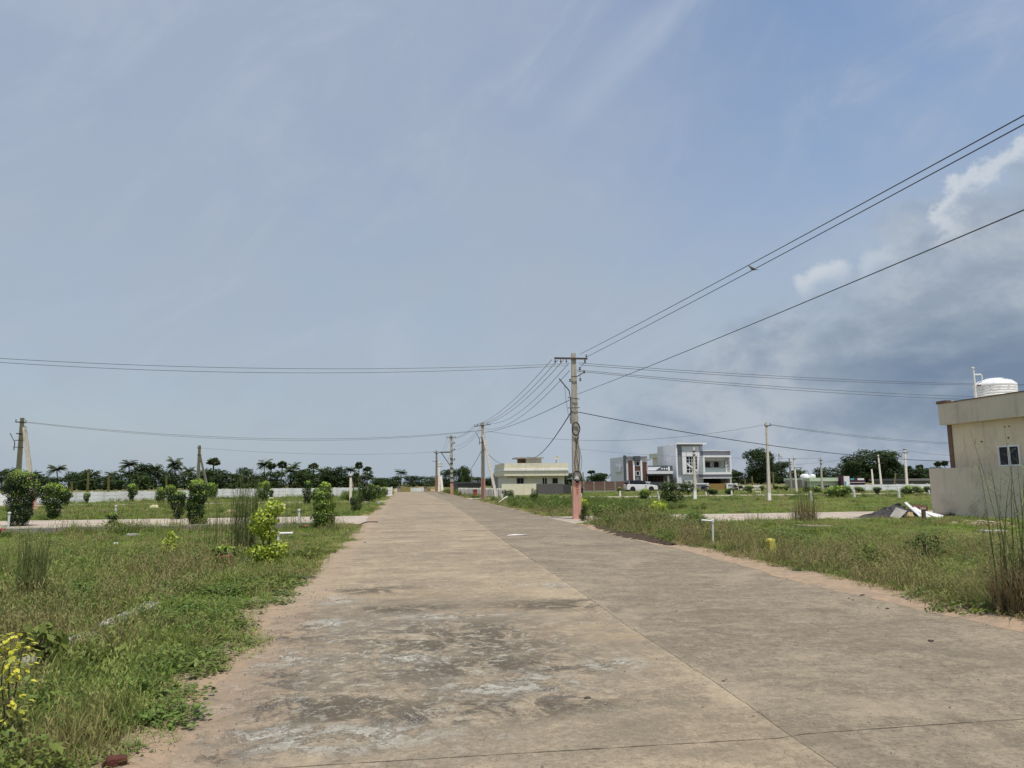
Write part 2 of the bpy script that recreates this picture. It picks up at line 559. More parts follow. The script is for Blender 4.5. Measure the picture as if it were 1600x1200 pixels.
        c = t.mix(t.math('MULTIPLY', agg, t.step(vo.outputs['Distance'], 0.30, 0.10)), c, (0.50, 0.49, 0.46))
        c = t.mix(t.math('MULTIPLY', agg, t.step(vo.outputs['Distance'], 0.34, 0.5)), c, (0.07, 0.065, 0.06))
        # orange sand spread by tyres
        dust = union([blob(2.0, 7.2, 1.0, 0.5), blob(1.9, 10.2, 0.6, 0.6), blob(0.9, 8.6, 0.7, 0.3), blob(-0.9, 7.0, 0.7, 0.4), blob(-0.2, 10.2, 1.2, 0.5)])
        c = t.mix(t.math('MULTIPLY', dust, t.step(med, 0.40, 0.60, 0, 0.55)), c, (0.40, 0.305, 0.19))
        ed = t.step(t.math('ADD', x, t.math('MULTIPLY', t.math('SUBTRACT', w1, 0.5), 1.6)), -0.75, -1.25)
        c = t.mix(t.math('MULTIPLY', ed, t.step(w2, 0.38, 0.55, 0.1, 0.75)), c, (0.40, 0.295, 0.205))
        rel = t.math('ADD', rel, t.math('MULTIPLY', pm, 0.9))
    rel = t.math('ADD', rel, t.math('MULTIPLY', g34, 0.6))
    c = t.mix(t.step(fine, 0.38, 0.62, 0, 0.32), c, tuple(v * 0.55 for v in grey))
    c = t.mix(t.step(grit, 0.62, 0.72, 0, 0.5), c, tuple(v * 1.5 for v in tan))
    c = t.mix(t.step(grit, 0.36, 0.28, 0, 0.6), c, (0.06, 0.05, 0.04))
    t.put(b.inputs['Base Color'], c)
    b.inputs['Roughness'].default_value = 0.9
    b.inputs['Specular IOR Level'].default_value = 0.2
    bn = t.new('ShaderNodeBump')
    bn.inputs['Strength'].default_value = 0.75
    bn.inputs['Distance'].default_value = 0.006
    t.l.new(rel, bn.inputs['Height'])
    t.l.new(bn.outputs[0], b.inputs['Normal'])
    return m


M_LANE_L = concrete_material('concrete_tan', (0.405, 0.327, 0.224), (0.300, 0.246, 0.178), True)
M_LANE_R = concrete_material('concrete_grey', (0.318, 0.263, 0.188), (0.240, 0.200, 0.147), False)
M_STREET = concrete_material('concrete_pale', (0.54, 0.46, 0.37), (0.48, 0.41, 0.34), False)

g = MB().add([(-1500, -300, 0), (1500, -300, 0), (1500, 2200, 0), (-1500, 2200, 0)], [(0, 1, 2, 3)]).build('ground', M_GROUND)
structure(g)

ROAD_Z = 0.04
ROAD_END = 124.0


def joint_x(y):
    return 2.20 + 0.0235 * min(y, 57.0)


def left_edge(y):
    return -1.55 + 0.10 * float(smooth_noise(0.0, y * 0.7, 3)) + 0.07 * float(smooth_noise(3.0, y * 3.1, 5)) + (0.16 if False else 0.0)


def right_edge(y):
    return 6.18 + 0.10 * float(smooth_noise(9.0, y * 0.5, 8)) + 0.04 * float(smooth_noise(2.0, y * 3.0, 9))


road = MB().box(-1.0, 5.7, -6.0, ROAD_END, 0.004, 0.027).build('road', mat('road_bed', (0.15, 0.12, 0.085), (0.07, 0.055, 0.04), 0.95, 3.0))
structure(road)


def slab(left_fn, right_fn, y0, y1, m, seed):
    """one cast panel of the road; its cut edges wander by a few millimetres"""
    rs = random.Random(seed)
    dy = 0.12 if y0 < 15 else 0.6
    n = max(2, int((y1 - y0) / dy))
    ys = [y0 + (y1 - y0) * i / n for i in range(n + 1)]
    L = [(left_fn(y), y) for y in ys]
    Rr = [(right_fn(y), y) for y in ys]
    k = 60
    jx = [(i / k) for i in range(1, k)]
    bot = [(L[0][0] + (Rr[0][0] - L[0][0]) * u, y0 + rs.uniform(0, 0.008) + 0.03 * math.sin(u * 3 + seed)) for u in jx]
    top = [(Rr[-1][0] + (L[-1][0] - Rr[-1][0]) * u, y1 - rs.uniform(0, 0.008) + 0.03 * math.sin((1 - u) * 3 + seed + 1)) for u in jx]
    ring = bot + Rr + top + L[::-1]
    z = ROAD_Z + rs.uniform(-0.004, 0.004)
    nn = len(ring)
    mb = MB().add([(px, py, z) for px, py in ring] + [(px, py, 0.005) for px, py in ring],
                  [tuple(range(nn))] + [(i, i + nn, (i + 1) % nn + nn, (i + 1) % nn) for i in range(nn)])
    return mb.build('slab', m, road)


def crack(y, s):
    return 0.022 * float(smooth_noise(s, y * 2.5, 13)) + 0.008 * float(smooth_noise(s, y * 17.0, 14))


y = -5.2
i = 0
while y < ROAD_END - 3:
    y2 = min(y + 9.37, ROAD_END)
    slab(left_edge, lambda q: joint_x(q) - 0.004 + crack(q, 1.0), y, y2, M_LANE_L, i)
    slab(lambda q: joint_x(q) + 0.004 + crack(q, 1.0), right_edge, y + (0 if i else 0), y2, M_LANE_R, i + 50)
    y = y2 + 0.0
    i += 1


def street(name, pts_lo, pts_hi, z=0.028):
    """pale concrete side street between two ragged long edges"""
    rs = random.Random(len(name) + int(pts_lo[0][0]))

    def rag(a, b):
        n = int(abs(b[0] - a[0]) / 0.5) + 2
        return [(a[0] + (b[0] - a[0]) * i / n, a[1] + (b[1] - a[1]) * i / n + rs.uniform(-0.10, 0.10)) for i in range(n + 1)]
    ring = rag(*pts_lo) + rag(*pts_hi)[::-1]
    n = len(ring)
    mb = MB().add([(a, b, z) for a, b in ring] + [(a, b, 0.002) for a, b in ring],
                  [tuple(range(n))] + [(i, i + n, (i + 1) % n + n, (i + 1) % n) for i in range(n)])
    return structure(mb.build(name, M_STREET))


street('side_street_left', ((-60, 28.6), (-1.35, 28.0)), ((-60, 36.6), (-1.35, 35.0)))
street('side_street_right', ((6.0, 25.9), (60, 25.2)), ((6.0, 31.6), (60, 30.6)))
street('back_street_left', ((-70, 61.0), (-1.35, 60.4)), ((-70, 65.2), (-1.35, 64.4)))
street('back_street_right', ((6.0, 66.0), (110, 66.0)), ((6.0, 71.5), (110, 71.5)))
street('far_street_right', ((26.0, 90.5), (110, 90.5)), ((26.0, 96.0), (110, 96.0)))

# wind-blown sand lying against the left road edge
M_SAND = mat('orange_sand', (0.43, 0.305, 0.205), (0.31, 0.235, 0.165), 0.95, 9.0, 0.8, 60.0, spec=0.1, dirt=(0.235, 0.20, 0.16), dirt_amt=0.85, dirt_scale=2.6)


def add_grit(m):
    """gravel specks over an existing material"""
    t = NT(m.node_tree)
    b = t.n['Principled BSDF']
    old = b.inputs['Base Color'].links[0].from_socket
    p = gpos(t)
    g1 = t.noise(p, 130.0, 3, 0.7)
    g2 = t.noise(p, 55.0, 4, 0.75)
    c = t.mix(t.step(g1, 0.58, 0.68, 0, 0.75), old, (0.60, 0.52, 0.42))
    c = t.mix(t.step(g1, 0.42, 0.33, 0, 0.75), c, (0.12, 0.095, 0.07))
    c = t.mix(t.step(g2, 0.56, 0.70, 0, 0.55), c, (0.22, 0.18, 0.14))
    t.put(b.inputs['Base Color'], c)


add_grit(M_SAND)


def sand_drift(y0, y1, xo, xi, zt, seed):
    mb = MB()
    n = int((y1 - y0) / 0.04)
    m_ = 8
    v, f = [], []
    for i in range(n + 1):
        yy = y0 + (y1 - y0) * i / n
        w = min(1.0, 0.35 + 6.0 * min(i, n - i) / n)
        a = xo(yy)
        b_ = a + (xi(yy) - a) * w
        for k in range(m_ + 1):
            u = k / m_
            zz = 0.043 + zt * math.sin(math.pi * min(1.0, u * 1.0)) ** 0.7 * w + 0.004 * float(smooth_noise(yy * 3, u * 4, seed)) * u * (1 - u) * 4
            v.append((a + (b_ - a) * u, yy, (-0.01 if k == 0 else zz) if u < 0.98 else 0.0425))
    for i in range(n):
        for k in range(m_):
            q = i * (m_ + 1) + k
            f.append((q, q + 1, q + m_ + 2, q + m_ + 1))
    o = structure(mb.add(v, f).build('sand_drift', M_SAND, None, True))
    return o


sand_drift(1.5, 11.5, lambda q: -2.05, lambda q: max(left_edge(q) + 0.08, -1.30 + 0.16 * float(smooth_noise(1, q * 1.3, 31)) + 0.10 * float(smooth_noise(1, q * 5, 32)) + 0.06 * float(smooth_noise(2, q * 14, 35)) + 0.035 * float(smooth_noise(2, q * 33, 36)) - (0.35 if q > 9.5 else 0.0)), 0.02, 33)
sand_drift(1.5, 25.5, lambda q: 6.95, lambda q: min(right_edge(q) - 0.08, 5.98 + 0.16 * float(smooth_noise(4, q * 0.9, 41)) + 0.07 * float(smooth_noise(4, q * 4, 42))), 0.02, 43)

# dark loose soil heaped at the right kerb past the pole
M_DARKSOIL = mat('dark_soil', (0.055, 0.042, 0.030), (0.095, 0.070, 0.050), 0.95, 12.0, 0.9, 50.0, spec=0.1)


def soil_patch(pts, h, seed):
    """low mound along a polyline of (x, y, half width)"""
    rs = random.Random(seed)
    n = 60
    v, f = [], []
    for i in range(n + 1):
        s = i / n * (len(pts) - 1)
        k = min(int(s), len(pts) - 2)
        q = s - k
        x, y, w = [pts[k][j] * (1 - q) + pts[k + 1][j] * q for j in range(3)]
        w *= (0.7 + 0.5 * rs.random())
        for j in range(9):
            u = j / 4 - 1
            v.append((x + u * w, y + rs.uniform(-.03, .03), 0.042 + h * max(0, 1 - u * u) * rs.uniform(0.5, 1.2) - (0.0 if abs(u) < .99 else 0.01)))
    for i in range(n):
        for j in range(8):
            q = i * 9 + j
            f.append((q, q + 1, q + 10, q + 9))
    return structure(MB().add(v, f).build('soil_mound', M_DARKSOIL))


soil_patch([(7.05, 25.0, 0.45), (6.55, 22.5, 0.5), (6.45, 20.0, 0.55), (6.35, 17.8, 0.40), (6.25, 16.2, 0.15)], 0.07, 5)

# ------------------------------------------------------------------ grass and weeds (uncountable ground cover)
M_GREEN = leaf_mat('grass_green', (0.090, 0.165, 0.028), (0.290, 0.440, 0.085), 0.40, 0.6, (0.330, 0.370, 0.100), 0.35, 0.15)
M_MED = leaf_mat('grass_mixed', (0.115, 0.150, 0.040), (0.340, 0.380, 0.115), 0.38, 0.65, (0.310, 0.245, 0.120), 0.8, 0.15)
M_DRY = leaf_mat('grass_dry', (0.225, 0.185, 0.090), (0.520, 0.450, 0.235), 0.30, 0.8, (0.210, 0.240, 0.075), 0.7, 0.1)
M_WEED = leaf_mat('weed_leaf', (0.055, 0.105, 0.022), (0.190, 0.280, 0.055), 0.30, 0.5, (0.20, 0.22, 0.05), 0.9, 0.3)
TEMPL = bpy.data.collections.new('ground_cover_templates')


def blades(rs, n, spread, h0, h1, w, lean, tint0=0.0, tint1=1.0, V=None, F=None, T=None, seg=2):
    V = [] if V is None else V
    F = [] if F is None else F
    T = [] if T is None else T
    for _ in range(n):
        a, r = rs.uniform(0, 6.283), spread * math.sqrt(rs.random())
        bx, by = r * math.cos(a), r * math.sin(a)
        h = rs.uniform(h0, h1)
        d = rs.uniform(0, 6.283)
        ln = rs.uniform(0.1, lean) * h
        ww = w * rs.uniform(0.7, 1.3)
        sx, sy = -math.sin(d) * ww, math.cos(d) * ww
        o = len(V)
        for s in range(seg):
            u = s / seg
            q = ln * u * u
            taper = 1 - 0.35 * u
            cx, cy, cz = bx + math.cos(d) * q, by + math.sin(d) * q, h * u
            V.append((cx - sx * taper, cy - sy * taper, cz))
            V.append((cx + sx * taper, cy + sy * taper, cz))
        V.append((bx + math.cos(d) * ln, by + math.sin(d) * ln, h * (1 - 0.18 * lean * rs.random())))
        t = rs.uniform(tint0, tint1)
        for s in range(seg - 1):
            F.append((o + 2 * s, o + 2 * s + 1, o + 2 * s + 3))
            F.append((o + 2 * s, o + 2 * s + 3, o + 2 * s + 2))
            T += [t, t]
        q = o + 2 * (seg - 1)
        F.append((q, q + 1, o + 2 * seg))
        T.append(t)
    return V, F, T


def seedheads(rs, n, spread, h0, h1, V, F, T, tint=0.15, size=1.0):
    for _ in range(n):
        a, r = rs.uniform(0, 6.283), spread * math.sqrt(rs.random())
        b = Vector((r * math.cos(a), r * math.sin(a), 0))
        d = rs.uniform(0, 6.283)
        h = rs.uniform(h0, h1)
        tip = b + Vector((math.cos(d) * h * 0.35, math.sin(d) * h * 0.35, h))
        mid = b + Vector((math.cos(d) * h * 0.10, math.sin(d) * h * 0.10, h * 0.55))
        s = Vector((-math.sin(d), math.cos(d), 0)) * 0.0016
        o = len(V)
        V += [tuple(b - s), tuple(b + s), tuple(mid - s), tuple(mid + s), tuple(tip)]
        F += [(o, o + 1, o + 3), (o, o + 3, o + 2), (o + 2, o + 3, o + 4)]
        T += [0.7] * 3
        for k in range(5):
            u = 0.62 + 0.09 * k
            c = mid.lerp(tip, (u - 0.55) / 0.45)
            e = rs.uniform(0, 6.283)
            q = Vector((math.cos(e), math.sin(e), 0.9)) * 0.028 * size
            w = Vector((-math.sin(e), math.cos(e), 0)) * 0.006 * size
            o = len(V)
            V += [tuple(c), tuple(c + q * 0.5 + w), tuple(c + q), tuple(c + q * 0.5 - w)]
            F += [(o, o + 1, o + 2), (o, o + 2, o + 3)]
            T += [tint, tint]


def leaves_low(rs, n, spread, h, size, V, F, T):
    for _ in range(n):
        a, r = rs.uniform(0, 6.283), spread * math.sqrt(rs.random())
        c = Vector((r * math.cos(a), r * math.sin(a), rs.uniform(0.2, 1.0) * h * (1 - 0.5 * r / spread)))
        e = rs.uniform(0, 6.283)
        s = size * rs.uniform(0.6, 1.3)
        d = Vector((math.cos(e), math.sin(e), rs.uniform(-0.3, 0.7))) * s
        w = Vector((-math.sin(e), math.cos(e), 0)) * s * 0.36
        up = Vector((0, 0, s * 0.12))
        o = len(V)
        V += [tuple(c), tuple(c + d * 0.5 + w + up), tuple(c + d), tuple(c + d * 0.5 - w + up)]
        F += [(o, o + 1, o + 2), (o, o + 2, o + 3)]
        t = rs.random()
        T += [t, t]
        if rs.random() < 0.35:
            o = len(V)
            V += [(0, 0, 0), (0.004, 0, 0), tuple(c)]
            F += [(o, o + 1, o + 2)]
            T += [0.1]


def template(name, V, F, T, m):
    o = bpy.data.objects.new(name, tri_mesh(name, np.array(V), np.array(F), T, m))
    TEMPL.objects.link(o)


rs = random.Random(11)
for k in range(3):
    V, F, T = blades(rs, 80, 0.17, 0.025, 0.085, 0.0036, 1.3)
    template('clump_%02d' % k, V, F, T, M_GREEN)
for k in range(3, 6):
    V, F, T = blades(rs, 55, 0.17, 0.05, 0.17, 0.0036, 1.2, seg=3)
    if k == 5:
        seedheads(rs, 6, 0.15, 0.12, 0.26, V, F, T, 0.9)
    template('clump_%02d' % k, V, F, T, M_MED)
for k in range(6, 9):
    V, F, T = blades(rs, 44, 0.17, 0.04, 0.18, 0.0030, 1.2, seg=3)
    seedheads(rs, 10, 0.17, 0.12, 0.28, V, F, T, 0.10)
    template('clump_%02d' % k, V, F, T, M_DRY)
for k in range(9, 11):
    V, F, T = [], [], []
    leaves_low(rs, 90, 0.20, 0.20, 0.045, V, F, T)
    template('clump_%02d' % k, V, F, T, M_WEED)
for k in range(11, 13):      # tall coarse weeds
    V, F, T = blades(rs, 26, 0.20, 0.35, 0.85, 0.007, 0.8, seg=3)
    leaves_low(rs, 150, 0.32, 0.75, 0.10, V, F, T)
    template('clump_%02d' % k, V, F, T, M_WEED)
V, F, T = blades(rs, 30, 0.06, 0.06, 0.20, 0.0022, 0.8, seg=2)     # fine low runner grass with flat sprawl
V, F, T = blades(rs, 60, 0.22, 0.015, 0.06, 0.0030, 2.5, V=V, F=F, T=T)
template('clump_13', V, F, T, M_GREEN)


def cover_tree():
    ng = bpy.data.node_groups.new('ground_cover', 'GeometryNodeTree')
    ng.interface.new_socket('Geometry', in_out='INPUT', socket_type='NodeSocketGeometry')
    ng.interface.new_socket('Geometry', in_out='OUTPUT', socket_type='NodeSocketGeometry')
    N, L = ng.nodes, ng.links
    gi, go = N.new('NodeGroupInput'), N.new('NodeGroupOutput')
    ci = N.new('GeometryNodeCollectionInfo')
    ci.inputs['Collection'].default_value = TEMPL
    ci.inputs['Separate Children'].default_value = True
    ci.inputs['Reset Children'].default_value = True
    iop = N.new('GeometryNodeInstanceOnPoints')
    iop.inputs['Pick Instance'].default_value = True

    def attr(name, typ):
        a = N.new('GeometryNodeInputNamedAttribute')
        a.data_type = typ
        a.inputs['Name'].default_value = name
        return a.outputs[0]
    L.new(gi.outputs[0], iop.inputs['Points'])
    L.new(ci.outputs[0], iop.inputs['Instance'])
    L.new(attr('kind_index', 'INT'), iop.inputs['Instance Index'])
    e2r = N.new('FunctionNodeEulerToRotation')
    L.new(attr('rot', 'FLOAT_VECTOR'), e2r.inputs[0])
    L.new(e2r.outputs[0], iop.inputs['Rotation'])
    L.new(attr('scl', 'FLOAT_VECTOR'), iop.inputs['Scale'])
    L.new(iop.outputs[0], go.inputs[0])
    return ng


NG_COVER = cover_tree()


def scatter(name, P, idx, scl, rng, label, cat):
    me = bpy.data.meshes.new(name)
    n = len(P)
    me.vertices.add(n)
    me.vertices.foreach_set('co', np.asarray(P, np.float32).ravel())
    a = me.attributes.new('kind_index', 'INT', 'POINT')
    a.data.foreach_set('value', np.asarray(idx, np.int32))
    rot = np.zeros((n, 3), np.float32)
    rot[:, 2] = rng.uniform(0, 6.283, n)
    rot[:, :2] = rng.normal(0, 0.10, (n, 2))
    a = me.attributes.new('rot', 'FLOAT_VECTOR', 'POINT')
    a.data.foreach_set('vector', rot.ravel())
    a = me.attributes.new('scl', 'FLOAT_VECTOR', 'POINT')
    a.data.foreach_set('vector', np.asarray(scl, np.float32).ravel())
    o = bpy.data.objects.new(name, me)
    COL.objects.link(o)
    md = o.modifiers.new('cover', 'NODES')
    md.node_group = NG_COVER
    stuff(o)
    tag(o, label, cat)
    return o


def verge_l(y):
    """left limit of the bare strip: where the grass starts"""
    return -1.50 + 0.18 * smooth_noise(y * 1.4, 0.3, 61) + 0.13 * smooth_noise(y * 5.0, 1.3, 62) + np.where(y < 5.2, (5.2 - y) * -0.18, 0)


def verge_r(y):
    return 6.42 + 0.16 * smooth_noise(y * 1.1, 2.3, 63) + 0.10 * smooth_noise(y * 4.0, 3.3, 64)


rng = np.random.RandomState(5)


def sample(dmin, dmax, density):
    """random ground points within the wide view sector, dmin..dmax from the camera station"""
    a0, a1 = R(-38), R(56)
    area = 0.5 * (a1 - a0) * (dmax ** 2 - dmin ** 2)
    n = int(area * density)
    d = np.sqrt(rng.uniform(dmin ** 2, dmax ** 2, n))
    a = rng.uniform(a0, a1, n)
    return d * np.sin(a), d * np.cos(a), d


def allowed(x, y):
    left = x < verge_l(y)
    right = x > verge_r(y)
    ok = left | right
    ok &= ~(left & (y > 28.2 - 0.012 * x * 0 + 0.15 * smooth_noise(x, 0, 71)) & (y < 35.3 - x * 0.02 + 0.15 * smooth_noise(x, 0, 72)))
    ok &= ~(left & (y > 60.6) & (y < 64.9))
    ok &= ~(right & (y > 25.9 + 0.25 * smooth_noise(x * 1.3, 0, 73)) & (y < 31.4 + 0.2 * smooth_noise(x, 0, 74)))
    ok &= ~(right & (y > 66) & (y < 71.5))
    ok &= ~((x > 21.9) & (y < 28.4))
    ok &= ~((np.abs(x + 3.10) < 0.09) & (y > 5.6) & (y < 9.8) & (rng.uniform(0, 1, len(x)) < 0.75))
    return ok


PX_, PI_, PS_ = [], [], []
for dmin, dmax, dens, sc in ((2.6, 6.5, 260, 0.85), (6.5, 10, 150, 0.95), (10, 18, 70, 1.1), (18, 30, 30, 1.35), (30, 50, 11, 1.75), (50, 80, 4.5, 2.3), (80, 130, 1.8, 3.0)):
    x, y, d = sample(dmin, dmax, dens)
    k = allowed(x, y)
    f3 = smooth_noise(x * 0.9 + 3, y * 0.9, 83)
    k &= (f3 > -0.62) | (rng.uniform(0, 1, len(x)) < 0.35)          # trampled, thin spots
    x, y, d = x[k], y[k], d[k]
    n = len(x)
    left = x < 0
    u = rng.uniform(0, 1, n)
    f1 = smooth_noise(x * 0.55, y * 0.55, 81)
    f2 = smooth_noise(x * 1.6, y * 1.6, 82)
    edge = np.where(left, verge_l(y) - x, x - verge_r(y))            # metres in from the bare strip
    idx = rng.randint(0, 3, n)                                        # short green by default
    # dry seed-head belts
    dry = np.where(left, np.clip(1.05 - np.abs(edge - 2.2) / 1.2, 0, 1) * (y < 17) + 0.35 * ((y > 24) & (y < 28)),
                   np.clip(1.30 - edge / 2.2, 0, 1))
    dry = dry + 0.40 * (f1 > 0.35) + 0.02 + 0.15 * f2
    dry = np.where(left & (edge < 0.9) & (y < 11), dry * 0.35, dry)
    is_dry = u < dry * np.where(left, 0.17, 0.32)
    idx = np.where(is_dry, rng.randint(6, 9, n), idx)
    u2 = rng.uniform(0, 1, n)
    med = 0.22 + 0.25 * (f2 > 0.1)
    idx = np.where(~is_dry & (u2 < med), rng.randint(3, 6, n), idx)
    u3 = rng.uniform(0, 1, n)
    idx = np.where((u3 < 0.05 + 0.10 * (f1 < -0.3)) & ~is_dry, rng.randint(9, 11, n), idx)
    idx = np.where((u3 > 0.88) & ~is_dry, 13, idx)
    s = sc * rng.uniform(0.7, 1.3, n)
    fringe = np.clip(edge / 0.35, 0.45, 1.0)
    S = np.stack([s, s, s * fringe * rng.uniform(0.7, 1.25, n)], 1)
    far = d > 30
    for mx, my in ((7.620, 14.197), (7.343, 16.431), (6.645, 7.731), (-3.366, 14.734), (-2.549, 15.467)):
        S[:, 2] *= np.where((np.abs(x - mx * (y / my)) < 0.35) & (y < my + .15) & (y > my - 1.1), 0.35, 1.0)
    S[:, 2] *= np.clip(0.95 + 0.55 * smooth_noise(x * 0.8, y * 0.8, 84), 0.45, 1.6)
    S[:, 2] *= np.where(left & (y > 23.6) & (y < 25.0) & (x > -10.5), 2.3, 1.0)
    S[:, 2] *= np.where(far, 0.62, 1.0) * np.where(~left & (edge < 2.6) & (edge > .3) & (y < 25), 1.2, 1.0) * np.where(left & (edge > 1.0) & (edge < 3.4) & (y < 16), 1.1, 1.0) * np.where(left & (y > 17) & (y < 30), 0.6, 1.0) * np.where(~left & (edge > 3) & (y > 14), 0.62, 1.0)
    PX_.append(np.stack([x, y, np.where((x > -2.1) & (x < 7.0) & (y < 26), 0.03, 0.0)], 1))
    PI_.append(idx)
    PS_.append(S)
P, I_, S_ = np.concatenate(PX_), np.concatenate(PI_), np.concatenate(PS_)
lm = P[:, 0] < 0
scatter('grass', P[lm], I_[lm], S_[lm], rng, 'rough green and brown grass covering the plots left of the road', 'grass')
scatter('grass', P[~lm], I_[~lm], S_[~lm], rng, 'rough green and brown grass covering the plots right of the road', 'grass')

# rank weeds: right plot corner beyond the side street, belts along the far streets
WX, WI, WS = [], [], []


def weeds(x0, x1, y0, y1, n, s0, s1, zs=1.0):
    x, y = rng.uniform(x0, x1, n), rng.uniform(y0, y1, n)
    k = allowed(x, y) & (smooth_noise(x * 0.7, y * 0.7, 91) > -0.45)
    x, y = x[k], y[k]
    s = rng.uniform(s0, s1, len(x))
    WX.append(np.stack([x, y, 0 * x], 1))
    WI.append(rng.randint(11, 13, len(x)))
    WS.append(np.stack([s, s, s * zs * rng.uniform(0.6, 1.2, len(x))], 1))


weeds(7.3, 16, 36, 62, 620, 0.45, 0.95, 0.85)
weeds(6.8, 12, 33, 46, 200, 0.4, 0.85)
weeds(16, 60, 50, 64, 420, 0.35, 0.7, 0.7)
weeds(26, 90, 74, 88, 260, 0.4, 0.7, 0.6)
weeds(6.6, 9.0, 84, 118, 380, 0.7, 1.3, 0.9)
weeds(6.6, 7.6, 66, 84, 60, 0.4, 0.8, 0.8)
weeds(7.2, 10.5, 20, 25.5, 70, 0.5, 0.9)
weeds(-6, -2.2, 66, 118, 300, 0.9, 1.6)
weeds(-30, -4, 37, 58, 130, 0.4, 0.8, 0.7)
weeds(-40, -5, 68, 82, 160, 0.5, 1.0, 0.7)
W = np.concatenate(WX)
scatter('weeds', W, np.concatenate(WI), np.concatenate(WS), rng, 'rank dark green broad-leaved weeds along the plot edges', 'weeds')
# ------------------------------------------------------------------ plants: generators
M_BARK = mat('bark', (0.16, 0.125, 0.09), (0.09, 0.07, 0.05), 0.95, 14.0, 0.8, 30.0, spec=0.1)
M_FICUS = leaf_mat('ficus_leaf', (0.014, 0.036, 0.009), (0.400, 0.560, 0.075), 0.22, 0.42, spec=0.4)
M_LIME = leaf_mat('lime_leaf', (0.060, 0.120, 0.016), (0.620, 0.720, 0.085), 0.30, 0.42, spec=0.4)
M_YELLOW = leaf_mat('yellow_leaf', (0.230, 0.290, 0.030), (0.800, 0.720, 0.080), 0.30, 0.42, spec=0.4)
M_TREE = leaf_mat('tree_leaf', (0.022, 0.042, 0.014), (0.105, 0.158, 0.044), 0.16, 0.6, spec=0.2)
M_TREE2 = leaf_mat('tree_leaf_light', (0.028, 0.052, 0.014), (0.115, 0.160, 0.045), 0.20, 0.6, spec=0.2)
M_PALM = leaf_mat('palm_leaf', (0.028, 0.048, 0.016), (0.120, 0.160, 0.050), 0.18, 0.5, spec=0.3)
M_REED = leaf_mat('reed_leaf', (0.080, 0.105, 0.035), (0.220, 0.250, 0.090), 0.2, 0.6, spec=0.2)
M_REEDDRY = leaf_mat('reed_dry', (0.130, 0.095, 0.050), (0.360, 0.290, 0.160), 0.2, 0.8, spec=0.1)


def leaf_cloud(name, lobes, n, size, m, seed, top_lift=0.35, shell=0.62, droop=0.25, tip=True, lim=None):
    """leaves spread through a set of ellipsoid lobes (x, y, z, rx, ry, rz); denser towards each lobe's skin"""
    rg = np.random.RandomState(seed)
    lob = np.array(lobes, float)
    vol = (lob[:, 3] * lob[:, 4] * lob[:, 5]) ** (2 / 3)
    pick = rg.choice(len(lob), n, p=vol / vol.sum())
    d = rg.normal(size=(n, 3))
    d /= np.linalg.norm(d, axis=1)[:, None]
    r = shell + (1.06 - shell) * rg.uniform(0, 1, n) ** 0.6
    r = r * (1 + 0.14 * np.sin(d[:, 0] * 5 + pick * 2.1) * np.sin(d[:, 2] * 6 + pick) + rg.normal(0, 0.05, n))
    L = lob[pick]
    c = L[:, :3] + d * L[:, 3:6] * r[:, None]
    # drop leaves buried deep in a neighbouring lobe
    dep = np.full(n, 9.0)
    for q in lob:
        dep = np.minimum(dep, np.linalg.norm((c - q[:3]) / q[3:6], axis=1))
    keep = dep > 0.45
    if lim is not None:
        keep &= c[:, 2] > lim
    c, d = c[keep], d[keep]
    n = len(c)
    out = d + rg.normal(0, 0.55, (n, 3))
    out[:, 2] += top_lift * 0.5
    nrm = out / np.linalg.norm(out, axis=1)[:, None]
    ax = rg.normal(size=(n, 3))
    ax[:, 2] -= droop
    ax -= nrm * (ax * nrm).sum(1)[:, None]
    ax /= np.linalg.norm(ax, axis=1)[:, None]
    sd = np.cross(nrm, ax)
    s = size * rg.uniform(0.6, 1.35, n)[:, None]
    v0 = c
    v1 = c + ax * s * 0.45 + sd * s * 0.30 + nrm * s * 0.06
    v2 = c + ax * s - nrm * s * 0.10
    v3 = c + ax * s * 0.45 - sd * s * 0.30 + nrm * s * 0.06
    V = np.stack([v0, v1, v2, v3], 1).reshape(-1, 3)
    o = np.arange(n)[:, None] * 4
    F = np.concatenate([o + [0, 1, 2], o + [0, 2, 3]], 1).reshape(-1, 3)
    t = rg.uniform(0, 0.45 if m in (M_TREE, M_TREE2, M_LIME, M_WEED) else 0.20, n)
    if m is M_LIME:
        t = rg.uniform(0.25, 0.95, n)
    if tip:      # upward leaves paler: young growth, plus sunlit tops painted into the tint
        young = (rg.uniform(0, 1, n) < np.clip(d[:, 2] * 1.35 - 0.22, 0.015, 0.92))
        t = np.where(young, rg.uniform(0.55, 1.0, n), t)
    return tri_mesh(name, V, F, np.repeat(t, 2), m)


def branch(mb, p0, p1, r0, r1, rs, wob=0.12, n=5):
    p0, p1 = Vector(p0), Vector(p1)
    L = (p1 - p0).length
    pts = [p0.lerp(p1, i / n) + Vector((rs.uniform(-1, 1), rs.uniform(-1, 1), 0)) * wob * L * math.sin(math.pi * i / n) for i in range(n + 1)]
    mb.tube(pts, [r0 + (r1 - r0) * i / n for i in range(n + 1)], 6)
    return pts


def shrub_parts(lobes, leaf_n, leaf_s, m, seed, tip=True, stems=5):
    rs = random.Random(seed)
    h = max(l[2] for l in lobes)
    st = MB()
    branch(st, (0, 0, 0), (0, 0, h * 0.9), 0.035 * max(h, 0.8), 0.012, rs, 0.05)
    for q in range(stems):
        l = lobes[q % len(lobes)]
        branch(st, (0, 0, rs.uniform(0.05, 0.5) * l[2]), (l[0] + rs.uniform(-.6, .6) * l[3], l[1] + rs.uniform(-.6, .6) * l[4], l[2] + 0.5 * l[5]), 0.015, 0.005, rs)
    return leaf_cloud('foliage', lobes, leaf_n, leaf_s, m, seed, tip=tip, lim=0.02), st.mesh('stem', M_BARK)


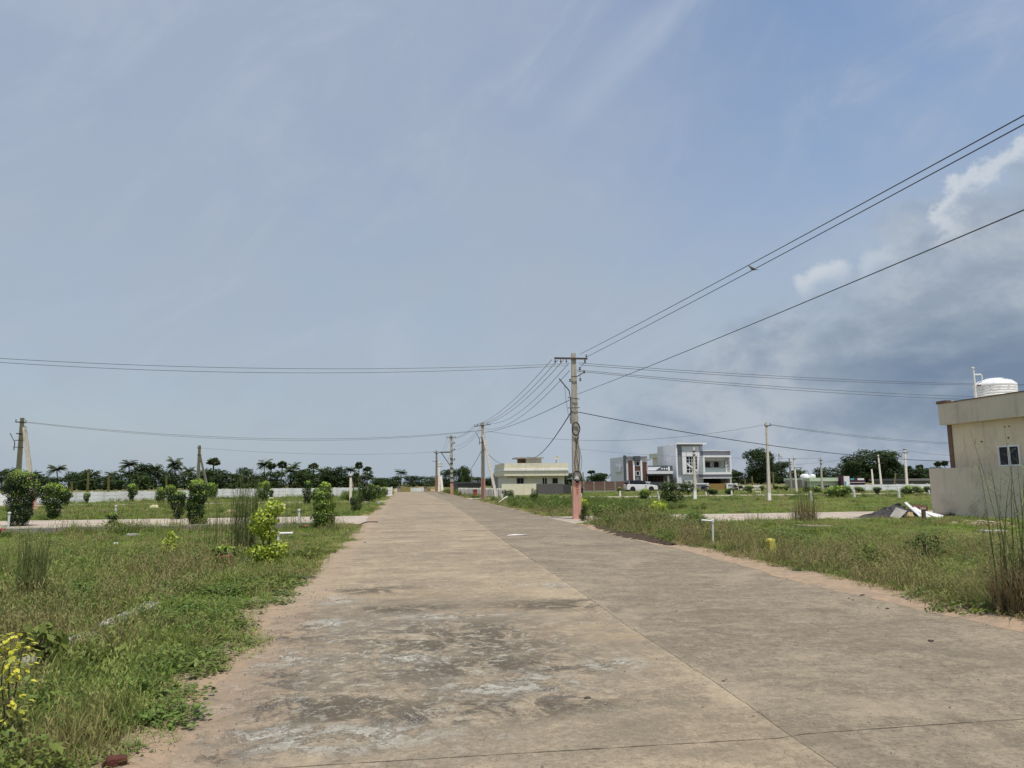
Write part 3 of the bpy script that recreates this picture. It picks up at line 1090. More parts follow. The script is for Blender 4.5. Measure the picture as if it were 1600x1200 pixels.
def place_shrub(meshes, loc, sc, rz, name, label, group=None, cat='shrub'):
    t = thing(name, label, cat, (loc[0], loc[1], 0), rz, group)
    mobj('foliage', meshes[0], t, sc=sc)
    mobj('stem', meshes[1], t, sc=sc)
    return t


# unit shrubs, about 1 m tall and wide
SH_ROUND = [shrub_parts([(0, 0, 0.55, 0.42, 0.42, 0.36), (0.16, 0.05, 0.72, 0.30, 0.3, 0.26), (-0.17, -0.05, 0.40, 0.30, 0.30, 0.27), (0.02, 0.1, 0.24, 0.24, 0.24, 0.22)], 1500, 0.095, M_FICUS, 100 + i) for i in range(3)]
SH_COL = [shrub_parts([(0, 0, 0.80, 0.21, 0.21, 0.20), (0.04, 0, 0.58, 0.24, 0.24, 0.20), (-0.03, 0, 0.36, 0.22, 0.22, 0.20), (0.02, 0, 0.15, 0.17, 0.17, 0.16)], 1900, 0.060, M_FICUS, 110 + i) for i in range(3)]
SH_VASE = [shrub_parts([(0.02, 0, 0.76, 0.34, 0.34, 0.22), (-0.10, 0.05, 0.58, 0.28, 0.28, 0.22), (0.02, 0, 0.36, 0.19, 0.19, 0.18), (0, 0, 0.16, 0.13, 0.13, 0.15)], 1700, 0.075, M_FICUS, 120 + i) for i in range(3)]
SH_LOOSE = [shrub_parts([(rs.uniform(-.35, .35), rs.uniform(-.3, .3), rs.uniform(0.2, 0.75), 0.26, 0.26, 0.22) for _ in range(9)], 1500, 0.085, M_TREE2, 130 + i) for i in range(3)]


def shrub_at(kind, i, base, w, h, label, group=None, name='shrub'):
    """w, h in metres"""
    unit_w = {'r': 0.98, 'c': 0.54, 'v': 0.74, 'l': 1.25}[kind]
    sets = {'r': SH_ROUND, 'c': SH_COL, 'v': SH_VASE, 'l': SH_LOOSE}[kind]
    return place_shrub(sets[i % 3], base, (w / unit_w, w / unit_w, h / 1.0), (i * 1.7) % 6.28, name, label, group)


# -------- near hand-shaped shrubs
def near_shrub(base, lobes, n, s, m, seed, label, name='clipped_shrub', stems=5):
    lobes = [(l[0] * .86, l[1], l[2] * .97, l[3] * .86, l[4] * .86, l[5]) for l in lobes] if m is M_FICUS else lobes
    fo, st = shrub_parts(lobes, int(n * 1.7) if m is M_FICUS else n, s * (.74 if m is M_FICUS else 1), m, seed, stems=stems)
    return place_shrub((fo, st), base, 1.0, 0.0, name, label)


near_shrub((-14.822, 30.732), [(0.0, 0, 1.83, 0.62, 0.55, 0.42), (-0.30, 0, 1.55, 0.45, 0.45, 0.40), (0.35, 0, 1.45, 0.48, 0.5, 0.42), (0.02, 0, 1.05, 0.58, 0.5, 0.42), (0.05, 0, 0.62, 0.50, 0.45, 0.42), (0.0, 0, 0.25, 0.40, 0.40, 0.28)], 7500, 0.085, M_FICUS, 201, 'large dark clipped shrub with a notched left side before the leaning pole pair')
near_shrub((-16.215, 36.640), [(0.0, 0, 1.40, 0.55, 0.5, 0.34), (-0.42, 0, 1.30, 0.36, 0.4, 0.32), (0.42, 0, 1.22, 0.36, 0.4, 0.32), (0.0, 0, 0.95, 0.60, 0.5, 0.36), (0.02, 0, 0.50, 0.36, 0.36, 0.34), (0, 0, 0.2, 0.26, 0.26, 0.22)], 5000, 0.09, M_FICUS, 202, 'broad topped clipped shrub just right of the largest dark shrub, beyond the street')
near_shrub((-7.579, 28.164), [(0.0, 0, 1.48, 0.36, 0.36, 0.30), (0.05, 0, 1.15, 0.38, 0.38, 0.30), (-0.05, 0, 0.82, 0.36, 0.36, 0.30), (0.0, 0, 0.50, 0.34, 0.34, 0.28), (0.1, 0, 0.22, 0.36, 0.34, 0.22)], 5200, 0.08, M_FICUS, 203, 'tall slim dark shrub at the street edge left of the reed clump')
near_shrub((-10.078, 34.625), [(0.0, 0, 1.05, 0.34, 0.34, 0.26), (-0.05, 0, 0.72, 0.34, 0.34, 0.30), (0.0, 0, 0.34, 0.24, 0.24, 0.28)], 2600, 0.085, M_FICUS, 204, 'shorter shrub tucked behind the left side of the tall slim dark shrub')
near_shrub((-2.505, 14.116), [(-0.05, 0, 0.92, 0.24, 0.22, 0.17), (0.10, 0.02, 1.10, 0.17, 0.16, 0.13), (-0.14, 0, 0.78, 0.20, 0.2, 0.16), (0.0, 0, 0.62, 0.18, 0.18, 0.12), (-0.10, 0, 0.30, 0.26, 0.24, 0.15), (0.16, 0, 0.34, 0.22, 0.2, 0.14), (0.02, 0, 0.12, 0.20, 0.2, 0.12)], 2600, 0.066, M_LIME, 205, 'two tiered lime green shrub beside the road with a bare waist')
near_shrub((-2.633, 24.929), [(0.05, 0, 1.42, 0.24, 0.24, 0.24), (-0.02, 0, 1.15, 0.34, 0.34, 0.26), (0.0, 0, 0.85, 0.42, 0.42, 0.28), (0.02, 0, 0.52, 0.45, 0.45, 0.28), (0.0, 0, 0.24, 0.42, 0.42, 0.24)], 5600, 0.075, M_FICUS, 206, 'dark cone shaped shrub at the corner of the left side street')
# yellow-leaved sapling at the left edge of the photograph
yb = (-2.262, 4.738)
yt = thing('yellow_shrub', 'upright yellow leaved sapling at the near left edge of the grass', 'shrub', (yb[0], yb[1], 0))
yt.scale = (0.78, 0.78, 0.86)
rs = random.Random(8)
mb = MB()
for (sx, sy) in ((0, 0), (0.04, 0.02), (-0.05, 0.03)):
    branch(mb, (sx * 0.5, sy, 0), (sx * 1.5, sy * 1.5, 0.78 + sx), 0.009, 0.003, rs, 0.04, 8)
mb.build('stem', M_BARK, yt)
V, F, T = [], [], []
for lev in (0.28, 0.37, 0.47, 0.56, 0.60, 0.66, 0.72, 0.76):
    for q in range(30):
        a = rs.uniform(0, 6.283)
        rr = rs.uniform(0.02, 0.15) * (1.15 - 0.5 * abs(lev - 0.5))
        c = Vector((rr * math.cos(a), rr * math.sin(a), lev + rs.uniform(-0.03, 0.04)))
        s = rs.uniform(0.035, 0.07)
        dv = Vector((math.cos(a + rs.uniform(-.5, .5)), math.sin(a + rs.uniform(-.5, .5)), rs.uniform(-0.7, 0.1))).normalized()
        sd = dv.cross(Vector((0, 0, 1))).normalized()
        up = sd.cross(dv)
        o = len(V)
        V += [tuple(c), tuple(c + dv * s * .3 + sd * s * .28 + up * s * .08), tuple(c + dv * s * .7 + sd * s * .24 + up * s * .06), tuple(c + dv * s * 1.05),
              tuple(c + dv * s * .7 - sd * s * .24 + up * s * .06), tuple(c + dv * s * .3 - sd * s * .28 + up * s * .08)]
        F += [(o, o + 1, o + 5), (o + 1, o + 2, o + 4), (o + 1, o + 4, o + 5), (o + 2, o + 3, o + 4)]
        T += [rs.uniform(0.15, 1.0) if lev > 0.34 else rs.uniform(0, .6)] * 4
mobj('foliage', tri_mesh('foliage', np.array(V), np.array(F), T, M_YELLOW), yt)
# green broad-leaved weed behind it
gb = (-2.900, 6.529)
near_shrub(gb, [(0.0, 0, 0.36, 0.13, 0.13, 0.07), (0.06, 0, 0.26, 0.12, 0.12, 0.07)], 120, 0.085, M_WEED, 207, 'small broad leaved green seedling behind the yellow sapling', 'seedling', 2)

# -------- street hedge shrubs: (kind, base px, width px, height px) measured, given here in metres
SHRUBS = [
    ('v', (-24.388, 57.012), 0.787, 1.20, 'mid green shrub behind the broad topped shrub, far side of the left street'),
    ('v', (-26.679, 66.097), 0.590, 1.05, 'small round headed shrub second in the far left row'),
    ('v', (-24.987, 71.454), 1.016, 1.75, 'lollipop shaped shrub standing alone before the white fence on the left'),
    ('r', (-19.138, 60.908), 0.868, 1.45, 'left one of two touching shrubs before the left treeline'),
    ('v', (-16.678, 55.183), 0.824, 1.60, 'right one of two touching shrubs before the left treeline'),
    ('r', (-17.409, 65.676), 1.541, 2.10, 'rounded shrub whose top shows above the tall slim shrub'),
    ('r', (-19.755, 79.012), 1.242, 1.85, 'dark round shrub right of the strutted pole'),
    ('r', (-12.487, 67.556), 1.284, 1.90, 'ball shaped shrub with a small side ball before the white fence'),
    ('v', (-13.148, 75.460), 0.462, 1.05, 'little shrub touching the ball shaped shrub'),
    ('c', (-6.868, 53.874), 0.737, 1.80, 'slender dark shrub left behind the cone shaped shrub'),
    ('r', (-6.594, 56.938), 0.862, 1.25, 'roundish shrub directly behind the cone shaped shrub'),
    ('v', (-5.641, 84.214), 0.560, 0.80, 'small round shrub at the foot of the far strutted pole on the left'),
    ('l', (-2.505, 39.678), 0.825, 0.95, 'light green shrub on the left verge past the side street'),
    ('l', (-2.791, 55.203), 1.277, 1.75, 'pale loose shrub before the white fence end'),
    ('c', (-2.382, 56.718), 0.746, 1.50, 'dark upright shrub on the left verge beyond the pale loose one'),
    ('c', (-2.393, 69.678), 0.745, 1.35, 'second dark shrub along the far left verge'),
    ('r', (-2.143, 85.972), 0.913, 1.20, 'third dark shrub along the far left verge'),
    ('l', (-1.624, 94.612), 0.850, 1.05, 'last pale shrub on the left verge near the road end'),
    ('l', (18.468, 47.012), 2.391, 1.65, 'wide spreading bush in front of the white and grey house'),
    ('r', (19.976, 57.652), 1.101, 0.95, 'round bush in front of the white car'),
    ('r', (37.184, 87.909), 1.134, 0.75, 'flat topped shrub left of the golden gate'),
    ('r', (29.147, 94.496), 0.862, 0.80, 'small shrub at the right end of the brown compound wall'),
    ('v', (27.551, 102.933), 0.722, 0.75, 'small shrub before the brown compound wall'),
    ('r', (42.463, 97.408), 0.767, 0.60, 'small shrub between the slim pole and the motorbike'),
    ('r', (33.651, 74.848), 1.361, 0.70, 'low bush before the golden gate'),
    ('r', (35.159, 73.780), 1.143, 0.75, 'low bush right of the golden gate'),
    ('v', (38.547, 75.913), 1.105, 1.00, 'ball shaped shrub left of the tall lone pole'),
    ('v', (48.511, 91.830), 0.668, 0.85, 'small ball shrub just left of the tall lone pole'),
    ('v', (52.796, 95.857), 0.688, 0.80, 'small ball shrub just right of the tall lone pole'),
    ('v', (53.302, 95.358), 0.690, 0.70, 'darker small shrub between two ball shrubs'),
    ('v', (50.854, 89.670), 0.759, 0.85, 'ball shrub at the foot of the paired far poles'),
    ('r', (46.255, 75.016), 1.030, 0.85, 'dark shrub below the pale green house'),
    ('l', (47.673, 79.312), 1.458, 0.85, 'pale shrub left of the pale green house window'),
    ('r', (36.288, 55.955), 2.288, 1.05, 'wide low bush before the purple fronted shop'),
    ('r', (44.693, 67.025), 1.017, 0.90, 'shrub at the right side of the wide low bush'),
    ('r', (51.989, 75.774), 1.244, 0.75, 'shrub left of the white boundary wall'),
    ('v', (45.029, 62.921), 0.825, 0.85, 'vase shaped shrub before the white boundary wall'),
    ('r', (47.300, 61.378), 1.675, 0.95, 'broad shrub left of the beige compound wall'),
    ('r', (51.941, 65.985), 0.866, 0.80, 'small shrub right beside the broad shrub'),
    ('r', (54.797, 68.370), 0.974, 0.80, 'last round shrub before the beige compound wall'),
    ('l', (7.003, 27.521), 0.438, 0.80, 'bright leafy young bush at the foot of the front pole'),
    ('l', (7.745, 93.204), 1.144, 1.15, 'dark bush left of the white picket fence'),
    ('l', (8.994, 61.160), 0.951, 1.00, 'bush before the left end of the cream compound wall'),
    ('l', (9.404, 51.231), 0.644, 1.15, 'dark pointed weed bush before the cream compound wall'),
    ('l', (123.765, 248.790), 1.556, 1.0, 'pale bush beyond the right gate pillar'),
]
for i, (k, b, w, h, lab) in enumerate(SHRUBS):
    shrub_at(k, i, b, w, h, lab, 'hedge shrubs along the streets')

# -------- tall reeds and grass tufts (each clump is one plant)
def reed_clump(base, n_stem, h, spread, n_dry, seed, label, leafy=1.0, thick=0.004, hdry=0.5):
    rs = random.Random(seed)
    t = thing('reed_clump', label, 'reed clump', (base[0], base[1], 0), 0)
    st = MB()
    V, F, T = [], [], []
    for _ in range(n_stem):
        a, r = rs.uniform(0, 6.283), spread * math.sqrt(rs.random())
        b = Vector((r * math.cos(a), r * math.sin(a), 0))
        hh = h * rs.uniform(0.55, 1.0)
        d = rs.uniform(0, 6.283)
        ln = hh * rs.uniform(0.01, 0.14)
        pts = [b + Vector((math.cos(d) * ln * u * u, math.sin(d) * ln * u * u, hh * u)) for u in (0, .25, .5, .75, 1)]
        st.tube(pts, [thick, thick * .95, thick * .8, thick * .6, thick * .25], 4, False)
        for _k in range(int(rs.uniform(3, 7) * leafy)):
            u = rs.uniform(0.25, 0.95)
            c = b + Vector((math.cos(d) * ln * u * u, math.sin(d) * ln * u * u, hh * u))
            e = rs.uniform(0, 6.283)
            L = rs.uniform(0.25, 0.55) * min(1.2, h * 0.55)
            w = 0.0032 * rs.uniform(0.7, 1.5)
            s = Vector((-math.sin(e), math.cos(e), 0)) * w
            o = len(V)
            for q in range(4):
                uu = q / 4
                p = c + Vector((math.cos(e) * L * (uu * 0.9), math.sin(e) * L * (uu * 0.9), L * (uu * 0.75 - uu * uu * 0.95)))
                V += [tuple(p - s * (1 - uu * .7)), tuple(p + s * (1 - uu * .7))]
            V.append(tuple(c + Vector((math.cos(e) * L * .95, math.sin(e) * L * .95, -L * 0.28))))
            tt = rs.random()
            for q in range(3):
                F += [(o + 2 * q, o + 2 * q + 1, o + 2 * q + 3), (o + 2 * q, o + 2 * q + 3, o + 2 * q + 2)]
                T += [tt, tt]
            F.append((o + 6, o + 7, o + 8))
            T.append(tt)
    st.tint = [rs.random() for _ in st.f]
    stuff(st.build('stems', M_REED, t))
    if V:
        stuff(mobj('leaf_blades', tri_mesh('leaf_blades', np.array(V), np.array(F), T, M_REED), t))
    if n_dry:
        V, F, T = blades(rs, n_dry, spread * 1.25, hdry * 0.4, hdry, 0.0045, 1.2, seg=3)
        stuff(mobj('dry_blades', tri_mesh('dry_blades', np.array(V), np.array(F), T, M_REEDDRY), t))
    return t


reed_clump((6.754, 7.188), 20, 2.30, 0.20, 420, 301, 'tall arching reed clump on the right verge at the photo edge', 2.6, 0.006, 0.95)
reed_clump((-3.471, 16.742), 95, 1.95, 0.26, 120, 302, 'tall straight reed clump behind the lime green shrub', 0.7, 0.0065, 0.6)
reed_clump((-4.351, 17.855), 30, 1.35, 0.45, 30, 303, 'thin scatter of reeds left of the tall straight reed clump', 0.5, 0.0050, 0.5)
reed_clump((-4.867, 10.547), 85, 1.1, 0.17, 120, 304, 'dense dark reed tuft behind the yellow sapling', 0.35, 0.0048, 0.5)
reed_clump((14.415, 24.276), 34, 1.9, 0.38, 380, 305, 'straw coloured grass tussock on the right street edge', 0.4, 0.0075, 0.95)
reed_clump((-5.392, 14.374), 12, 0.85, 0.22, 20, 306, 'sparse reed tuft in the middle of the left plot', 0.4, 0.0045, 0.4)
reed_clump((-2.161, 23.259), 9, 0.75, 0.22, 14, 307, 'few thin reeds right of the cone shaped shrub', 0.3, 0.006, 0.4)
reed_clump((-3.878, 26.322), 12, 1.55, 0.6, 10, 308, 'tall wispy reeds left of the cone shaped shrub', 0.4, 0.007, 0.4)
reed_clump((-8.437, 28.420), 10, 1.0, 0.45, 14, 309, 'thin reeds at the foot of the slim dark shrub', 0.4, 0.006, 0.4)
reed_clump((9.998, 23.651), 16, 0.9, 0.35, 70, 310, 'brown grass tuft on the right verge below the slim pole', 0.5, 0.005, 0.5)
reed_clump((12.567, 24.435), 14, 0.6, 0.4, 60, 311, 'low brown grass tuft left of the straw tussock', 0.3, 0.005, 0.4)
reed_clump((9.109, 23.919), 10, 0.7, 0.3, 50, 312, 'low brown grass tuft before the wide spreading bush', 0.3, 0.005, 0.45)
reed_clump((9.418, 12.203), 14, 0.62, 0.22, 20, 313, 'green weed stalk cluster on the right lawn', 1.2, 0.004, 0.3)
reed_clump((7.377, 11.672), 12, 0.55, 0.28, 60, 314, 'reddish brown weed tuft at the right road edge', 0.4, 0.004, 0.4)

# ------------------------------------------------------------------ far trees
def broad_tree(seed, m, w=1.0, h=1.0, n=2600, leaf=0.062):
    """unit tree: crown about w wide, h tall; returns (crown mesh, trunk mesh)"""
    rs = random.Random(seed)
    lob = []
    for k in range(13):
        a = rs.uniform(0, 6.283)
        rr = rs.uniform(0, 0.34) * w
        z = rs.uniform(0.16, 0.84) * h
        s = rs.uniform(0.13, 0.23)
        lob.append((rr * math.cos(a), rr * math.sin(a), z, s * w, s * w, s * 0.75 * h))
    lob.append((0, 0, 0.55 * h, 0.30 * w, 0.30 * w, 0.32 * h))
    lob.append((0.1 * w, 0, 0.22 * h, 0.30 * w, 0.30 * w, 0.20 * h))
    lob.append((-0.15 * w, 0, 0.20 * h, 0.26 * w, 0.30 * w, 0.18 * h))
    cr = leaf_cloud('crown', lob, n, leaf, m, seed, shell=0.5, tip=False)
    mb = MB()
    branch(mb, (0, 0, 0), (rs.uniform(-.03, .03), 0, 0.45 * h), 0.030 * w, 0.018 * w, rs, 0.06)
    for l in lob[:7]:
        branch(mb, (0, 0, 0.28 * h), (l[0], l[1], l[2]), 0.014 * w, 0.004 * w, rs, 0.1)
    return cr, mb.mesh('trunk', M_BARK)


TREES = [broad_tree(400 + i, M_TREE) for i in range(5)]
TREES_L = [broad_tree(420 + i, M_TREE2) for i in range(2)]
DENSE = [broad_tree(430 + i, M_TREE, n=9000, leaf=0.045) for i in range(2)]


def coconut(seed):
    rs = random.Random(seed)
    mb = MB()
    bend = rs.uniform(-0.08, 0.08)
    pts = [(bend * u * u, 0, 0.80 * u) for u in (0, .2, .4, .6, .8, 1)]
    mb.tube(pts, [.022, .017, .015, .014, .013, .012], 7)
    top = Vector(pts[-1])
    V, F, T = [], [], []
    for k in range(27):
        a = k * 2.399 + rs.uniform(-.2, .2)
        up = rs.uniform(-0.45, 1.7)
        L = rs.uniform(0.24, 0.31)
        d = Vector((math.cos(a), math.sin(a), 0))
        sd = Vector((-math.sin(a), math.cos(a), 0))
        tt = rs.random()
        for q in range(15):
            u = 0.10 + 0.90 * q / 15
            p = top + d * L * (u * 0.85) + Vector((0, 0, L * (up * u - (0.42 + 0.30 * max(up, 0)) * u * u)))
            ll = 0.085 * (1 - 0.55 * abs(u - 0.45)) * rs.uniform(.85, 1.15)
            for sg in (-1, 1):
                tip = p + sd * sg * ll * 0.75 + d * ll * 0.35 + Vector((0, 0, -ll * rs.uniform(0.25, 0.75)))
                o = len(V)
                V += [tuple(p - d * 0.014), tuple(p + d * 0.014), tuple(tip)]
                F.append((o, o + 1, o + 2))
                T.append(tt)
        o = len(V)
        e = top + d * L * .85 + Vector((0, 0, L * (up - .42 - .30 * max(up, 0))))
        V += [tuple(top - sd * .004), tuple(top + sd * .004), tuple(e)]
        F.append((o, o + 1, o + 2))
        T.append(tt)
    return tri_mesh('crown', np.array(V), np.array(F), T, M_PALM), mb.mesh('trunk', M_BARK)


def palmyra(seed):
    rs = random.Random(seed)
    mb = MB()
    mb.tube([(0, 0, 0), (0.004, 0, .3), (0, 0.004, .6), (0, 0, .84)], [.020, .016, .015, .017], 8)
    V, F, T = [], [], []
    top = Vector((0, 0, .84))
    for k in range(46):
        d = Vector((rs.gauss(0, 1), rs.gauss(0, 1), rs.uniform(-0.9, 1.2))).normalized()
        st = 0.075 * rs.uniform(.8, 1.2)
        c = top + d * st
        sd = d.cross(Vector((rs.gauss(0, .3), rs.gauss(0, .3), 1))).normalized()
        o = len(V)
        V.append(tuple(c))
        nn = 11
        for q in range(nn):
            th = -2.0 + 4.0 * q / (nn - 1)
            rr = 0.088 * (1.0 if q % 2 else 0.74)
            p = c + (d * math.cos(th) + sd * math.sin(th)) * rr
            p.z -= 0.012 * abs(th)
            V.append(tuple(p))
        tt = rs.random()
        for q in range(nn - 1):
            F.append((o, o + 1 + q, o + 2 + q))
            T.append(tt)
        o = len(V)
        V += [tuple(top - sd * .003), tuple(top + sd * .003), tuple(c)]
        F.append((o, o + 1, o + 2))
        T.append(tt)
    return tri_mesh('crown', np.array(V), np.array(F), T, M_PALM), mb.mesh('trunk', M_BARK)


COCO = [coconut(440 + i) for i in range(4)]
PALMY = [palmyra(450 + i) for i in range(3)]
ORD = ['first', 'second', 'third', 'fourth', 'fifth', 'sixth', 'seventh', 'eighth', 'ninth', 'tenth', 'eleventh', 'twelfth', 'thirteenth',
       'fourteenth', 'fifteenth', 'sixteenth', 'seventeenth', 'eighteenth', 'nineteenth', 'twentieth', 'twenty first', 'twenty second',
       'twenty third', 'twenty fourth', 'twenty fifth', 'twenty sixth', 'twenty seventh', 'twenty eighth', 'twenty ninth', 'thirtieth']


def plant_tree(meshes, x, y, h, w, rz, name, label, cat, group):
    t = thing(name, label, cat, (x, y, 0), rz, group)
    mobj('trunk', meshes[1], t, sc=(w, w, h))
    mobj('crown', meshes[0], t, sc=(w, w, h))
    return t


def tree_row(tops, Y, what, name, cat, group, phrase):
    """tops: (x, y, z) of each crown top and its crown width, from left to right"""
    for i, ((x, y, z), w) in enumerate(tops):
        z, w = z * 1.16, w * 1.12
        if what == 'coco':
            q = COCO[i % 4]
            hh = z / 1.06
            plant_tree(q, x, y, hh, w / 0.52, i * 1.3, name, phrase % ORD[i], cat, group)
        elif what == 'palmyra':
            q = PALMY[i % 3]
            plant_tree(q, x, y, z / 1.0, w / 0.30, i * 1.9, name, phrase % ORD[i], cat, group)
        else:
            q = (DENSE if what == 'dense' else TREES_L if i % 4 == 2 else TREES)
            z, w = z * 1.10, w * 1.1
            q = q[i % len(q)]
            plant_tree(q, x, y, z / 0.97, w / 0.92, i * 2.1, name, phrase % ORD[i], cat, group)


def at(*a):
    return a


GRP_T = 'trees of the distant treeline'
tree_row([((-143.967, 285.000, 7.422), 5.522), ((-150.651, 304.000, 8.290), 5.454), ((-130.293, 285.000, 5.011), 4.314), ((-117.015, 266.000, 8.235), 6.076), ((-129.731, 304.000, 5.173), 4.647),
          ((-112.535, 285.000, 6.525), 4.843), ((-110.389, 294.000, 6.645), 5.027), ((-94.083, 266.000, 9.888), 6.254), ((-92.632, 285.000, 9.017), 5.857), ((-84.486, 285.000, 9.215), 5.002),
          ((-79.847, 285.000, 7.752), 4.568), ((-64.066, 285.000, 5.486), 5.109), ((-48.452, 294.000, 6.495), 4.397), ((-42.971, 285.000, 7.542), 5.708), ((-30.649, 285.000, 4.027), 4.816),
          ((-12.267, 247.000, 5.309), 4.038), ((-1.058, 285.000, 6.553), 4.976), ((139.762, 285.000, 4.890), 4.024)],
         0, 'coco', 'coconut_palm', 'palm', GRP_T, '%s coconut palm from the left in the distant treeline')
tree_row([((-71.238, 285.000, 10.359), 4.617), ((-50.133, 285.000, 8.803), 3.780), ((-46.121, 285.000, 9.273), 3.798), ((-34.384, 285.000, 8.478), 3.845), ((-14.643, 228.000, 4.447), 1.759), ((-14.267, 237.000, 7.651), 2.444), ((-12.514, 256.000, 6.561), 3.089),
          ((86.382, 323.000, 6.097), 3.668), ((92.785, 323.000, 4.577), 3.073), ((96.174, 323.000, 4.553), 2.466), ((235.178, 304.000, 6.943), 1.993), ((239.536, 304.000, 7.219), 2.001), ((248.347, 313.000, 7.378), 2.063), ((265.711, 323.000, 9.114), 3.579), ((261.340, 313.000, 9.173), 3.132)],
         0, 'palmyra', 'fan_palm', 'palm', GRP_T, '%s fan palm from the left with a round head')
tree_row([((-146.900, 285.000, 4.444), 10.596), ((-145.303, 304.000, 4.054), 9.131), ((-128.661, 285.000, 3.372), 8.634), ((-119.491, 285.000, 5.633), 8.731), ((-122.147, 304.000, 3.367), 9.362), ((-109.071, 285.000, 4.148), 7.946), ((-104.035, 285.000, 5.053), 7.552), ((-93.697, 275.000, 8.317), 8.651), ((-92.974, 285.000, 7.112), 7.652),
          ((-87.486, 285.000, 5.886), 9.052), ((-78.262, 275.000, 5.461), 8.796), ((-75.431, 294.000, 6.419), 8.544), ((-68.450, 285.000, 5.034), 8.320), ((-62.092, 285.000, 2.816), 6.978), ((-54.608, 266.000, 6.093), 7.852), ((-54.428, 285.000, 3.964), 6.099), ((-40.993, 285.000, 5.327), 9.528),
          ((-35.485, 285.000, 5.044), 8.147), ((-26.414, 266.000, 6.144), 7.664), ((-22.346, 266.000, 6.349), 6.794), ((-20.943, 285.000, 3.213), 7.298), ((3.833, 294.000, 3.837), 8.760), ((9.785, 294.000, 3.534), 9.332)],
         0, 'tree', 'tree', 'tree', GRP_T, '%s broad dark tree from the left in the distant treeline')
tree_row([((-7.951, 285.000, 3.110), 7.892), ((130.255, 247.000, 10.260), 11.594), ((142.410, 256.000, 7.126), 7.365), ((182.017, 256.000, 10.179), 17.041), ((190.143, 256.000, 8.141), 9.414), ((174.339, 256.000, 6.966), 9.258)],
         0, 'dense', 'rain_tree', 'tree', 'large dense trees beyond the houses', '%s large dense crowned tree from the left on the skyline')
tree_row([((15.237, 237.000, 4.982), 5.488), ((19.263, 237.000, 5.799), 5.516), ((22.958, 247.000, 2.007), 4.433), ((35.495, 285.000, 3.019), 5.165), ((78.909, 313.000, 3.136), 4.714), ((86.313, 313.000, 3.365), 8.900), ((96.172, 313.000, 3.865), 7.185), ((106.633, 323.000, 2.102), 9.331), ((133.799, 266.000, 2.134), 4.844), ((177.345, 285.000, 5.468), 7.756), ((178.375, 275.000, 5.552), 9.858),
          ((184.286, 275.000, 6.583), 6.999), ((215.557, 285.000, 7.192), 8.045), ((231.015, 285.000, 5.423), 11.306), ((222.966, 285.000, 3.231), 8.099)],
         0, 'tree', 'roadside_tree', 'tree', GRP_T, '%s leafy tree from the left behind the poles and houses')
plant_tree(TREES_L[0], *(18.754, 212.000, 2.326)[:2], 6.0, 3.042, 0.4, 'light_tree', 'bright green young tree left of the grey shed wall', 'tree', GRP_T)
plant_tree(TREES_L[1], *(-2.857, 218.000, 2.146)[:2], 2.6, 4.930, 1.4, 'light_tree', 'yellowish green low tree left of the road end', 'tree', GRP_T)

rs = random.Random(90)
for k in range(12):
    x = -158 + k * 12.6 + rs.uniform(-3, 3)
    hgt = rs.uniform(5.5, 12.0)
    plant_tree(COCO[k % 4], x, 285 + rs.uniform(-15, 15), hgt, rs.uniform(11, 14.5), k * 2.2, 'coconut_palm', '%s of the smaller palms filling the left treeline, counted from the left' % ORD[k], 'palm', GRP_T)
# scrubby undergrowth closing the foot of the treeline, each bush its own plant
rs = random.Random(71)
UNDER = [broad_tree(460 + i, M_TREE if i < 2 else M_TREE2, n=1500, leaf=0.085) for i in range(3)]
spots = []
for k in range(30):
    spots.append((-165 + k * 5.6 + rs.uniform(-2, 2), 266 + rs.uniform(-12, 12), rs.uniform(3.5, 8.5), rs.uniform(7, 13)))
for k in range(14):
    spots.append((62 + k * 12 + rs.uniform(-3, 3), 266 + rs.uniform(-12, 12), rs.uniform(3.2, 7.2), rs.uniform(10, 16)))
for k in range(6):
    spots.append((14 + k * 8 + rs.uniform(-2, 2), 250 + rs.uniform(-12, 12), rs.uniform(3.0, 4.6), rs.uniform(8, 11)))
for k, (x, y, h, w) in enumerate(spots):
    plant_tree(UNDER[k % 3], x, y, h, w, k * 1.1, 'scrub_bush', 'scrub bush merging into the dark foot of the distant treeline', 'bush', 'scrub bushes under the distant trees')
# ------------------------------------------------------------------ concrete power poles
M_POLE = mat('pole_concrete', (0.53, 0.49, 0.415), (0.43, 0.395, 0.33), 0.9, 3.0, 0.5, 35.0, dirt=(0.20, 0.18, 0.145), dirt_amt=0.55, dirt_scale=4.0, aniso=(3, 3, 0.5))
M_PINK = mat('pink_paint', (0.66, 0.36, 0.285), (0.56, 0.30, 0.235), 0.85, 5.0, 0.3, 40.0, dirt=(0.40, 0.30, 0.23), dirt_amt=0.75, dirt_scale=3.0, aniso=(4, 4, 0.8))
M_WHITEP = mat('white_post_paint', (0.74, 0.72, 0.68), (0.62, 0.60, 0.55), 0.8, 5.0, 0.2, 40.0, dirt=(0.35, 0.32, 0.27), dirt_amt=0.5, dirt_scale=4.0)
M_IRON = mat('dark_iron', (0.055, 0.052, 0.050), (0.10, 0.07, 0.05), 0.7, 20.0, spec=0.4)
M_CABLE = mat('black_cable', (0.018, 0.018, 0.020), (0.03, 0.03, 0.03), 0.6)
M_WIRE = mat('weathered_wire', (0.085, 0.090, 0.095), (0.12, 0.12, 0.12), 0.5, metal=0.3)
M_INS = mat('porcelain', (0.22, 0.20, 0.185), (0.15, 0.12, 0.10), 0.35, spec=0.5)


